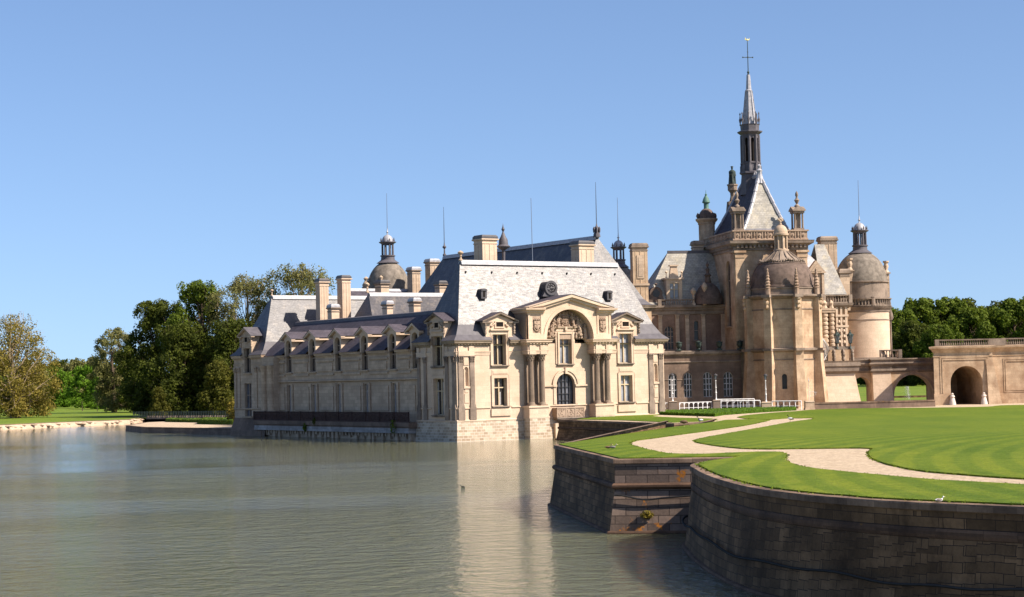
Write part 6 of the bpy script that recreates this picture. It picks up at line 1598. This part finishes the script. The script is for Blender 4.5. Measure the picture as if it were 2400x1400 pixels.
def lamp(c, h, top, lab):
    t = empty('street_lamp', (c.x, c.y, h), 0, lab, 'street lamp', 'lamps on the fence pillars'); H = top-h
    m = MB(); m.lathe([(.16, 0), (.12, .15), (.08, .2), (.09, .9), (.14, .95), (.1, 1.05), (.07, 1.1), (.06, 1.6), (.12, 1.65), (.06, 1.75), (.045, H-1.0), (.1, H-.95), (.05, H-.85), (.04, H-.75)], (0, 0), 8); m.build('post', M['white'], t)
    m = MB()
    for i in range(4): a = PI/4+i*PI/2; m.tube((.14*math.cos(a), .14*math.sin(a), H-.72), (.25*math.cos(a), .25*math.sin(a), H-.2), .025, .025, 4)
    m.lathe([(.05, H-.75), (.16, H-.72), (.14, H-.7)], (0, 0), 8); m.lathe([(.3, H-.22), (.3, H-.16), (.18, H-.03), (.06, H+.02), (.06, H+.08), (0, H+.12)], (0, 0), 8); lt = m.build('lantern', M['zinc_dark'], t)
    m = MB(); m.lathe([(.12, H-.7), (.22, H-.22)], (0, 0), 4, PI/4, 2*PI+PI/4, smooth=False); m.build('pane', M['glass_grey'], lt)
for k, (px, yt, lab) in enumerate(((1573, 876, 'white lamp post on the pillar beside the pale pavilion corner'), (1672, 877, 'white lamp post on the middle pillar before the shaded terrace wall'), (1793, 877, 'white lamp post on the pillar in front of the apse buttress'))):
    c, h, s_ = PIL[k]; q = at(px, yt, c.y); lamp(Vector((c.x, c.y, 0)), h, q.z, lab)
c, h, s_ = PIL[3]; m = MB(); top = at(1894, 886, c.y).z
m.tube((0, 0, 0), (0, 0, top-h), .04, .025, 6); m.lathe([(.02, top-h-.5), (.09, top-h-.4), (.03, top-h-.2), (0, top-h)], (0, 0), 6)
for i in range(14):
    a, b = i/14*3*PI, (i+1)/14*3*PI; r0, r1 = .5*(1-i/16), .5*(1-(i+1)/16)
    for sg in (1,): m.tube((.45+sg*r0*math.cos(a), 0, .75+r0*math.sin(a)), (.45+sg*r1*math.cos(b), 0, .75+r1*math.sin(b)), .02, .02, 4)
m.tube((0, 0, 1.2), (1.1, 0, 1.1), .025, .02, 4); m.tube((-.3, 0, .9), (.3, 0, .9), .02, .02, 4)
o = m.build('iron_bracket', M['frame_white'], label='thin grey wrought-iron pole with scrolls on the last fence pillar', cat='ironwork'); o.location = (c.x, c.y, h)
def railing(a, b, h, n, lab, grp='white railings of the castle bridge'):
    a, b = Vector(a), Vector(b); t = empty('railing', (a.x, a.y, a.z), 0, lab, 'railing', grp); d = b-a
    m = MB(); m.tube((0, 0, h), (d.x, d.y, h), .06, .06, 6); m.build('top_rail', M['white'], t)
    m = MB(); m.tube((0, 0, h*.45), (d.x, d.y, h*.45), .04, .04, 6); m.build('middle_rail', M['white'], t)
    for i in range(n+1):
        q = d*(i/n); m = MB(); m.tube((q.x, q.y, 0), (q.x, q.y, h), .055, .05, 6)
        for sg in (-1, 1):
            e = q+d/n*.3*sg
            if (0 <= i+sg*.3 <= n): m.tube((q.x, q.y, h*.78), (e.x, e.y, h), .035, .035, 5)
        m.build('post', M['white'], t)
p0, p1, p2, p3 = [p[0] for p in PIL]
q = at(1552, 945, 250); z_ = 2.25
railing((q.x, 250, z_), (p0.x-.7, p0.y, z_), 1.3, 2, 'shortest white railing between the pale pavilion and the first pillar')
railing((p0.x+.9, p0.y, z_), (p1.x-.6, p1.y, z_), 1.28, 7, 'white railing between the first and second fence pillars')
railing((p1.x+.6, p1.y, z_), (p2.x-.8, p2.y, z_), 1.35, 6, 'near white railing between the second and third fence pillars')
railing((p1.x+.6, p1.y+6, z_), (p2.x-.8, p2.y+6, z_), 1.5, 7, 'far white railing doubled behind the one beside the apse')
q = at(1878, 945, 249); railing((p2.x+.8, p2.y, z_), (q.x, 249, z_), 1.22, 5, 'white railing between the third fence pillar and the dark parapet')
# low parapet wall
a, b = at(1908, 944, 247), at(2192, 943, 250)
t = empty('parapet_wall', (a.x, a.y, 0), 0, 'long low dark stone parapet along the moat before bridge and apse', 'wall')
m = MB(); F = Face((0, 0), (b.x-a.x, b.y-a.y)); F.shape(m, [(-.9, 2.1), (F.L, 2.1), (F.L, a.z-.2), (0, a.z-.2)], 0, .6); m.build('wall_face', M['stone_brown'], t)
m = MB(); F.box(m, 0, F.L, a.z-.2, a.z, -.07, .67); m.build('coping', M['coping'], t)
# clipped hedges
def hedge(pts, z, h, lab, n, mat='hedge', lm='leaf_mid', lsize=.16):
    c = sum((Vector((p[0], p[1])) for p in pts), Vector((0, 0)))/len(pts)
    t = empty('hedge', (c.x, c.y, z), 0, lab, 'hedge'); L = [(p[0]-c.x, p[1]-c.y) for p in pts]
    L2 = [(x*.995, y*.995) for x, y in L]
    m = MB(); m.prism(L2, 0, h*.95); m.build('hedge_body', M[mat], t)
    m = MB(); rg = random.Random(4); per = [((L[(i+1) % len(L)][0]-L[i][0])**2+(L[(i+1) % len(L)][1]-L[i][1])**2)**.5 for i in range(len(L))]
    xs = [p[0] for p in L]; ys = [p[1] for p in L]
    def inp(x, y):
        r = False; j = len(L)-1
        for i in range(len(L)):
            if (L[i][1] > y) != (L[j][1] > y) and x < (L[j][0]-L[i][0])*(y-L[i][1])/(L[j][1]-L[i][1])+L[i][0]: r = not r
            j = i
        return r
    for _ in range(n):
        if rg.random() < .5:
            x, y = rg.uniform(min(xs), max(xs)), rg.uniform(min(ys), max(ys))
            if inp(x, y): leaf(m, Vector((x, y, h*rg.uniform(.9, 1.04))), lsize*rg.uniform(.6, 1.3), rg)
        else:
            k = rg.choices(range(len(L)), per)[0]; u = rg.random(); a, b = L[k], L[(k+1) % len(L)]
            leaf(m, Vector((a[0]+(b[0]-a[0])*u+rg.gauss(0, .03), a[1]+(b[1]-a[1])*u+rg.gauss(0, .03), h*rg.uniform(0, 1))), lsize*rg.uniform(.6, 1.3), rg)
    m.build('foliage', M[lm], t)
hp = [G(x, y, 2.3) for x, y in ((1548, 972.8), (1600, 974.5), (1676, 977), (1697, 973.5), (1780, 967.5), (1865, 962.5), (1862, 959.8), (1780, 961), (1700, 963.5), (1560, 968.5))]
hedge(hp, 2.28, .42, 'low clipped green box hedge along the path before the white railings', 9000, lm='leaf_bright')

# ================================================================== LEFT SHORE
zl = lambda Y: .9
qp = [G(295, 997.5, .9), G(335, 1001.5, .9), G(545, 1004.5, .9)]
corner = pc(-1.0, 50); back = pc(-.5, 66)
poly = [qp[0], qp[1], Vector((qp[2].x, qp[2].y, .9)), Vector((corner.x, corner.y, .9)), Vector((corner.x+12, corner.y+4, .9)), Vector((-20, 330, .9)), Vector((-58, 346, .9)), G(340, 990.2, .9)]
sheet('terrace', [(p[0], p[1]) for p in poly], 0.0, M['gravel'], 0, zl)
def wallpath(label, path, zt, mat, cop, name='quay_wall', rough=True):
    e = empty(name, (path[0][0], path[0][1], 0), 0, label, 'wall'); r = [(p[0]-path[0][0], p[1]-path[0][1]) for p in path]
    m = MB(); m.band(r, [(0, zt-.15), (.05, .4), (.15, -.8)]); m.build('wall_face', M[mat], e)
    m = MB(); m.band(r, [(-.5, zt+.01), (.06, zt), (.08, zt-.15), (0, zt-.16)]); m.build('coping', M[cop], e)
    return e
wallpath('low dark quay wall jutting into the lake below the corner pavilion', [xy(poly[7]), xy(poly[0]), xy(poly[1]), xy(poly[2]), xy(corner)], .92, 'stone_brown', 'coping')
# pale rough bank edging on the far shore: blocks along the water
e = empty('bank_edging', (gl[2].x, gl[2].y, 0), 0, 'rough pale stone edging of the far left lake shore', 'wall')
m = MB(); rg = random.Random(8); pth = [Vector((p.x-gl[2].x, p.y-gl[2].y)) for p in gl]
m.band([tuple(p) for p in pth], [(-.4, .92), (.2, .7), (.7, .25), (1.0, -.6)]); m.build('wall_face', M['stone_dark'], e)
m = MB()
for a, b in zip(pth, pth[1:]):
    L = (b-a).length; n = int(L/1.1)
    for i in range(n):
        c = a.lerp(b, (i+rg.random()*.7)/n); s_ = rg.uniform(.25, .5)
        if rg.random() < .75: m.blob((c.x+rg.uniform(-.2, .5), c.y-rg.uniform(.2, .9), rg.uniform(.15, .7)), s_, (1.8, 1, .5), 6, 4, .2, False)
m.build('edging_stones', M['stone_dark'], e)
hp = [G(x, y, .9) for x, y in ((388, 989.5), (470, 991), (478, 987.5), (400, 986.3))]; hedge(hp, .9, .55, 'low hedge strip on the quay nearer the tip', 900, lsize=.3)
hp = [G(x, y, .9) for x, y in ((462, 994.5), (545, 996.5), (548, 990), (480, 988.8))]; hedge(hp, .9, .8, 'broader low hedge strip on the quay beside the corner pavilion', 1200, lsize=.3)
m = MB(); q = G(547, 994, .9); foliage(m, (q.x, q.y, 2.6), 2.4, 700, .4, (.5, .5, 1)); m.build('shrub', M['leaf_olive'], label='brownish shrub against the left side of the corner pavilion', cat='shrub')
# garden fence in front of the trees
t = empty('garden_fence', (-76, 372, .9), 0, 'long green park fence with pale foot in front of the dark trees', 'fence')
A0, A1 = at(312, 983, 372), at(548, 983, 352); d = Vector((A1.x-A0.x, -20)); t.location = (A0.x, 372, .9)
m = MB(); F = Face((0, 0), (d.x, d.y)); n = int(F.L/.5)
for i in range(n): F.box(m, i*.5, i*.5+.12, .3, 1.5, 0, .05)
F.box(m, 0, F.L, 1.3, 1.38, -.03, 0); F.box(m, 0, F.L, .4, .48, -.03, 0); m.build('fence_panel', M['bronze'], t)
m = MB(); F.box(m, F.L*.15, F.L, .0, .3, -.3, .2)
for i in range(int(F.L*.85/.7)): F.box(m, F.L*.15+i*.7, F.L*.15+i*.7+.3, .3, .62, -.2, .1)
m.build('plinth', M['stone_trim'], t)

# ================================================================== TREES
def make_tree(name, seed, H, R, trunk_h, nl, nleaf, lsize, leafm, barkm, shape='round', limb_r=.22, shell=.75, lump=.36, label=None, top_sparse=0.0):
    rg = random.Random(seed); t = empty(name, (0, 0, 0), 0, label, 'tree')
    lumps = []
    for i in range(nl):
        u = (i+.5)/nl; zc = trunk_h+(H-trunk_h)*u
        if shape == 'round': prof = math.sin(PI*min(1, max(.08, u*.92+.06)))**.55
        elif shape == 'column': prof = .75+.25*math.sin(PI*u) if u < .8 else .6*(1-u)/.2+.25
        elif shape == 'wide': prof = (1-u)**.45*(.35+.65*min(1, u*5+.35))
        else: prof = 1-.7*u
        a = i*2.39996+rg.uniform(-.5, .5); rr = R*prof*rg.uniform(.25, .82)
        lr = R*lump*rg.uniform(.65, 1.25)*(1-.35*u)
        lumps.append((Vector((rr*math.cos(a), rr*math.sin(a), min(zc, H-lr*.9))), lr, u))
    m = MB(); bend = rg.uniform(-.04, .04)*H; r0 = limb_r*H*.06
    p = [Vector((0, 0, -.4)), Vector((bend*.3, 0, H*.2)), Vector((bend*.7, bend*.3, H*.45)), Vector((bend, bend*.5, H*.72)), Vector((bend*.8, bend*.6, H*.93))]
    rs = [r0*1.5, r0, r0*.72, r0*.38, r0*.1]
    for i in range(4): m.tube(p[i], p[i+1], rs[i], rs[i+1], 8)
    m.build('trunk', M[barkm], t)
    m = MB()
    for c, lr, u in lumps:
        s = min(.8, max(.18, (c.z-trunk_h*.3)/H*.75)); k = s*4; i = min(3, int(k)); b = p[i].lerp(p[i+1], k-i)
        mid = b.lerp(c, .5)+Vector((rg.uniform(-.4, .4), rg.uniform(-.4, .4), -.04*H)); rr = r0*.34*(1-u*.5)
        m.tube(b, mid, rr, rr*.6, 5); m.tube(mid, c, rr*.6, rr*.25, 5)
        for _ in range(4):
            e = c+Vector((rg.gauss(0, 1), rg.gauss(0, 1), rg.gauss(.4, .8))).normalized()*lr*rg.uniform(.7, 1.05); m.tube(mid.lerp(c, rg.uniform(.4, 1)), e, rr*.25, rr*.08, 4)
    m.build('limbs', M[barkm], t)
    m = MB(); tot = sum(l[1]**2 for l in lumps)
    for c, lr, u in lumps:
        n = int(nleaf*lr*lr/tot*(1-top_sparse*u))
        sub = [(c+Vector((rg.gauss(0, 1), rg.gauss(0, 1), rg.gauss(0, .8))).normalized()*lr*.62, lr*rg.uniform(.28, .5)) for _ in range(9)]+[(c, lr*.75)]
        for k in range(n):
            sc, sr = sub[rg.randrange(10)]
            d = Vector((rg.gauss(0, 1), rg.gauss(0, 1), rg.gauss(0.15, 1))).normalized()
            q = sc+d*sr*(rg.uniform(shell, 1.05) if rg.random() < .75 else rg.random()); q.z -= rg.random()*.05*lr
            if q.z < .3: continue
            s_ = lsize*rg.uniform(.55, 1.35); nrm = (d+Vector((rg.gauss(0, .5), rg.gauss(0, .5), rg.gauss(0, .5)))).normalized()
            a = nrm.orthogonal().normalized(); b = nrm.cross(a); w = rg.uniform(0, PI); a, b = a*math.cos(w)+b*math.sin(w), b*math.cos(w)-a*math.sin(w)
            i = len(m.v); m.v += [q-a*s_*.5, q+b*s_*.3, q+a*s_*.5, q-b*s_*.3]; m.f.append((i, i+1, i+2, i+3)); m.uv += [(0, 0)]*4; m.sm.append(False)
    m.build('crown', M[leafm], t)
    return t
def put(t, px, ybase, z, Y=None, scale=1.0, rz=0.0, label=None, group=None):
    q = G(px, ybase, z) if Y is None else at(px, ybase, Y)
    t.location = (q.x, q.y, z); t.rotation_euler = (0, 0, rz); t.scale = (scale,)*3 if not hasattr(scale, '__len__') else scale
    if label: t['label'] = label
    if group: t['group'] = group
    return t
t = make_tree('plane_tree', 1, 24, 12.0, 1.5, 50, 42000, .46, 'leaf_olive', 'bark_pale', 'wide', .62, .4, .38, top_sparse=.9); put(t, 36, 980, .9, label='big spreading golden-olive plane tree on the left shore with bare upper twigs')
c = copy_tree(t, None); put(c, -75, 978, .9, scale=.8, rz=2.1, label='second golden-olive plane tree cut by the left edge of the picture')
t = make_tree('park_tree', 2, 22, 7.6, 1.0, 30, 24000, .52, 'leaf_pale', 'bark', 'column', .4, .4, .44, top_sparse=.4); put(t, 268, 975, .9, Y=480, label='airy grey-green tree with gaps of sky left of the big dark tree')
t = make_tree('park_tree', 3, 25.5, 8.2, .3, 38, 50000, .50, 'leaf_dark', 'bark', 'column', .5, .7, .48); put(t, 372, 980, .9, Y=408, label='big rounded dark green tree standing at the lake corner')
t = make_tree('park_tree', 4, 29.0, 8.8, .3, 42, 50000, .50, 'leaf_mid', 'bark', 'column', .5, .65, .44); put(t, 468, 980, .9, Y=402, label='tall green tree with layered branches right of the rounded dark tree')
t = make_tree('park_tree', 5, 30.5, 9.5, 3.0, 52, 60000, .42, 'leaf_pale', 'bark_pale', 'column', .4, .3, .46, top_sparse=.45); put(t, 590, 980, .9, Y=400, label='thin-leaved pale tree rising just behind the corner pavilion roof')
c = copy_tree(t, None); put(c, 712, 980, .9, Y=396, scale=(1.0, 1.0, 1.06), rz=1.3, label='thin-leaved pale tree crowning over the left chimneys')
t = make_tree('park_tree', 6, 20.0, 8.0, .2, 28, 26000, .52, 'leaf_dark', 'bark', 'column', .4, .7, .5); put(t, 425, 985, .9, Y=392, label='dark lower tree filling the gap before the layered tree')
c = copy_tree(t, None); put(c, 545, 985, .9, Y=388, scale=1.02, rz=2.0, label='dark tree directly left of the corner pavilion')
c = copy_tree(t, None); put(c, 640, 985, .9, Y=410, scale=1.1, rz=4.0, label='dark tree hidden behind the corner pavilion')
t = make_tree('conifer_shrub', 7, 11.5, 5.0, .2, 22, 8000, .5, 'leaf_yellow', 'bark', 'cone', .3, .6, .5); put(t, 512, 985, .9, Y=378, label='yellowish feathery conifer low in front of the dark trees')
c = copy_tree(t, None); put(c, 372, 983, .9, Y=384, scale=.55, rz=1.0, label='small yellowish conifer at the foot of the rounded dark tree')
# background park trees, one build of each kind and copies
bt = [make_tree('park_tree', 20+k, 15, 7.0, .2, 22, 9000, .8, lm, 'bark', sh, .4, .6, .5, top_sparse=ts) for k, (lm, sh, ts) in enumerate((('leaf_bright', 'round', 0), ('leaf_mid', 'round', 0), ('leaf_pale', 'round', .3), ('leaf_dark', 'round', 0)))]
BG = [(0, 150, 640, .85, 'bright green tree nearest the plane tree in the background'), (1, 128, 690, 1.0, 'mid-green tree peeping behind the golden plane'), (0, 205, 600, .95, 'tallest bright green tree of the background clearing'), (2, 178, 760, 1.25, 'tan-coloured half-bare tree on the skyline left of centre'), (0, 232, 560, .62, 'small bright green tree before the airy one'), (2, 225, 770, 1.3, 'tan half-bare tree on the skyline beside the airy tree'), (3, 140, 830, 1.3, 'dark tree on the far skyline'), (1, 300, 560, 1.1, 'mid-green tree behind the airy tree trunk'), (3, 105, 700, 1.1, 'dark tree behind the right side of the plane tree'), (1, 255, 690, 1.05, 'mid-green tree far back in the clearing'), (3, 330, 470, 1.0, 'dark tree at the left foot of the rounded one'), (2, 60, 620, 1.1, 'tan tree behind the plane tree trunk'), (1, -20, 560, 1.1, 'mid-green tree left behind the plane tree'), (3, 0, 650, 1.2, 'dark tree far behind the left plane'), (0, -90, 600, 1.0, 'bright tree far left'), (3, 500, 470, 1.3, 'dark tree far behind the layered tree'), (3, 610, 480, 1.4, 'dark tree far behind the corner pavilion')]
used = set()
for (k, px, Y, sc, lab) in BG:
    o = bt[k] if k not in used else copy_tree(bt[k], None); used.add(k)
    put(o, px, 960, .9, Y=Y, scale=sc, rz=px*.7, label=lab, group='background park trees')
for px, Y, h in ((193, 520, 3.5), (228, 500, 2.6), (262, 505, 3.4)):
    if px == 193: sap = make_tree('sapling', 33, 3.5, .9, .8, 6, 260, .28, 'leaf_bright', 'bark', 'round', .5, .5, .5); o = sap
    else: o = copy_tree(sap, None)
    put(o, px, 955, .9, Y=Y, scale=h/3.5, label={193: 'leftmost young sapling on the far lawn', 228: 'shortest young sapling on the far lawn', 262: 'young sapling on the far lawn nearest the dark trees'}[px], group='saplings on the far lawn')
# right-hand park trees behind bridge and gatehouse
rt = [make_tree('park_tree', 40+k, 25, 9.0, .2, 30, 22000, .9, lm, 'bark', 'column', .4, .8, .52) for k, lm in enumerate(('leaf_mid', 'leaf_mid', 'leaf_dark'))]
RT = [(0, 2108, 630, .98, 'rounded green tree just right of the round tower'), (1, 2165, 650, 1.10, 'tallest rounded green tree above the open bridge arch'), (2, 2138, 610, .78, 'dark lower tree over the bridge arch'), (0, 2225, 650, 1.12, 'broad green tree above the left end of the gatehouse'), (1, 2285, 640, .96, 'green tree above the dark gateway'), (2, 2255, 690, 1.15, 'darker tree filling between two green ones over the gatehouse'), (0, 2335, 650, .98, 'green tree above the recessed gatehouse wall'), (1, 2385, 640, 1.06, 'green tree at the right edge of the picture'), (2, 2310, 700, 1.05, 'dark tree behind the dip in the tree line'), (1, 2205, 600, .72, 'bright lower tree left of the gatehouse corner'), (0, 2440, 650, 1.1, 'green tree beyond the right edge'), (2, 2080, 680, .95, 'dark tree half hidden by the round tower'), (1, 2520, 640, 1.0, 'green tree far beyond the right edge'), (2, 2370, 690, 1.1, 'dark tree behind the rightmost ones'), (1, 2040, 690, .8, 'green tree hidden behind the round tower')]
used = set()
for (k, px, Y, sc, lab) in RT:
    o = rt[k] if k not in used else copy_tree(rt[k], None); used.add(k)
    put(o, px, 903, 2.1, Y=Y, scale=(sc*1.12, sc*1.12, sc*1.09), rz=px*1.7, label=lab, group='trees behind the gatehouse')
# far woodland: one mass nobody could count
m = MB(); rg = random.Random(77)
for (xa, xb, Y, h, n) in ((-420, -60, 900, 17, 9000), (-60, 140, 980, 15, 4500), (60, 420, 820, 18, 9000)):
    for _ in range(n):
        x = rg.uniform(xa, xb); hh = h*(.75+.35*noise.noise(Vector((x*.03, Y*.01, 0)))+.12*noise.noise(Vector((x*.15, 0, 3))))
        z = hh*rg.random()**.6; y = Y+rg.uniform(-12, 12)-8*math.sin(PI*z/h)
        leaf(m, Vector((x, y, z+1)), rg.uniform(2.0, 3.6), rg)
m.build('woodland', M['leaf_dark'], kind='stuff')

# plants rooted in the terrace wall of the wing
for k, (px, py, r_, lab, mm) in enumerate(((924, 1000, .95, 'largest green plant hanging on the terrace wall near the pavilion', 'leaf_mid'), (738, 988, .55, 'dark plant on the terrace edge left of the middle', 'leaf_dark'), (716, 1001, .6, 'green plant low on the terrace wall towards the far end', 'leaf_mid'))):
    d = ray(px, py); q = pc(-1.2, 0); tt_ = (q-O3).dot(UX)/d.dot(UX); c = O3+d*tt_; m = MB(); foliage(m, (c.x, c.y, c.z), r_, 260, .22, (.6, .9, 1)); m.build('wall_plant', M[mm], label=lab, cat='plant')

# ================================================================== WATER JET, BIRDS
m = MB(); rg = random.Random(3); q = at(2131, 941, 330); H = 2.6
for _ in range(900):
    u = rg.random(); sg = rg.choice((-1, 1)); z = H*(1-(2*u-1)**2) if u > .5 else H*(u*2)**.8; r_ = .10+.5*max(0, u-.45)
    leaf(m, Vector((q.x+rg.gauss(0, r_)-.5*u, q.y+rg.gauss(0, r_), q.z+z)), .09, rg)
m.build('fountain_jet', M['white'], label='white water jet playing on the lawn seen through the bridge arch', cat='fountain')
t = MB(); a, b = at(2060, 936, 352), at(2230, 936, 352); t.box(a.x, b.x, 352, 352.6, 2.1, 2.45); t.build('canal_kerb', M['moat'], label='thin dark canal edge crossing the lawn behind the bridge arch', cat='kerb')

def bird(pts, mat, label, cat, loc, rz, legs=None, wing=None, scale=1.0, bill=None):
    """one continuous body lofted from tail to bill; pts = (x, z, half-width, half-height)"""
    t = empty('bird', loc, rz, label, cat); t.scale = (scale,)*3
    m = MB(); n = 10; R = []
    for x, z, w, h in pts: R.append([Vector((x, w*math.cos(2*PI*i/n), z+h*math.sin(2*PI*i/n))) for i in range(n)])
    for a, b in zip(R, R[1:]):
        for i in range(n): m.poly([a[i], b[i], b[(i+1) % n], a[(i+1) % n]][::-1], None, True)
    m.poly(R[0]); m.poly(R[-1][::-1]); m.build('body', mat, t)
    if wing:
        for sg in (-1, 1):
            m = MB(); m.blob((wing[0], sg*wing[2], wing[1]), wing[3], (1.6, .3, .62), 10, 6); m.build('wing', wing[4], t)
    if bill: m = MB(); m.tube(bill[0], bill[1], .025, .01, 6); m.build('bill', M['gold'] if len(bill) < 3 else bill[2], t)
    if legs:
        for sg in (-1, 1): m = MB(); m.tube((legs[0], sg*.05, legs[1]), (legs[0], sg*.05, 0), .014, .014, 5); m.tube((legs[0], sg*.05, .01), (legs[0]+.07, sg*.05, .01), .02, .015, 5); m.build('leg', M['gold'], t)
    return t
M['duck_brown'] = plain('brown_feathers', (0.16, 0.10, 0.06), 0.8, 0.2, 0.4, 9); M['duck_grey'] = plain('pale_grey_feathers', (0.30, 0.27, 0.24), 0.8, 0.2, 0.2, 9); M['black_f'] = plain('black_feathers', (0.02, 0.022, 0.022), 0.6, 0.3, 0.3); M['white_f'] = plain('white_feathers', (0.8, 0.79, 0.78), 0.8, 0.2, 0.05)
duck = [(-.32, .16, .01, .01), (-.26, .16, .05, .03), (-.12, .15, .11, .09), (.05, .14, .13, .11), (.18, .15, .10, .10), (.25, .21, .06, .08), (.27, .29, .045, .05), (.29, .35, .055, .055), (.34, .36, .045, .045), (.39, .35, .015, .015)]
q = GT(1425, 1055); bird(duck, M['duck_brown'], 'brown duck resting on the lawn, left of a pair', 'duck', (q.x, q.y, q.z+.06), .3, None, (0, .17, .1, .13, M['duck_brown']), .62, ((.38, 0, .35), (.47, 0, .34)))
q = GT(1436, 1055); bird(duck, M['duck_grey'], 'pale duck with dark head resting on the lawn, right of a pair', 'duck', (q.x, q.y, q.z+.06), -.2, None, (0, .17, .1, .13, M['duck_grey']), .62, ((.38, 0, .35), (.47, 0, .34)))
goose = [(-.42, .42, .01, .01), (-.36, .42, .07, .05), (-.18, .42, .16, .14), (.05, .42, .18, .17), (.22, .44, .13, .14), (.32, .43, .07, .09), (.40, .34, .045, .05), (.46, .22, .04, .045), (.50, .12, .05, .05), (.55, .06, .02, .02)]
q = GT(1603, 1001); bird(goose, M['duck_brown'], 'brown goose grazing with lowered neck at the inlet edge', 'goose', (q.x, q.y, q.z+.06), 0, (0, .3), (-.05, .46, .13, .2, M['duck_brown']), .9, ((.54, 0, .08), (.6, 0, .02), M['black_f']))
stand = [(-.34, .2, .01, .01), (-.28, .22, .06, .04), (-.1, .27, .13, .11), (.06, .3, .13, .13), (.14, .38, .08, .09), (.15, .48, .05, .05), (.16, .55, .06, .055), (.22, .56, .045, .04), (.28, .55, .015, .015)]
q = GT(1640, 992.5); bird(stand, M['black_f'], 'dark-headed duck with white flank standing at the inlet edge', 'duck', (q.x, q.y, q.z+.06), 3.3, (0, .2), (-.1, .27, .1, .14, M['white_f']), 1.05, ((.27, 0, .55), (.35, 0, .54)))
q = GT(1852, 990); bird(stand, M['black_f'], 'black and white magpie on the gravel path', 'magpie', (q.x, q.y, q.z+.05), 2.9, (0, .2), (-.0, .3, .1, .13, M['white_f']), 1.1)
gq = CV[7].lerp(CV[8], (2203-2120)/140); d = ray(2204, 1178); gq = O3+d*((3.42-CAM_H)/d.z)
bird(duck, M['white_f'], 'white gull sitting on the edge of the curved moat wall', 'gull', (gq.x, gq.y+.15, 3.42), .25, None, (-.02, .18, .1, .13, M['duck_grey']), .42, ((.38, 0, .35), (.46, 0, .33)))
q = G(1085, 1142, 0); bird(duck, M['black_f'], 'small black coot swimming below the pale pavilion', 'coot', (q.x, q.y, -.06), 2.8, None, (0, .17, .1, .13, M['black_f']), .5)
q = at(1830, 959, 247); bird(stand, M['black_f'], 'black bird perched behind the hedge by the fence', 'bird', (q.x, q.y, 2.5), 1.0, (0, .2), (-.05, .28, .1, .13, M['black_f']), 1.1)
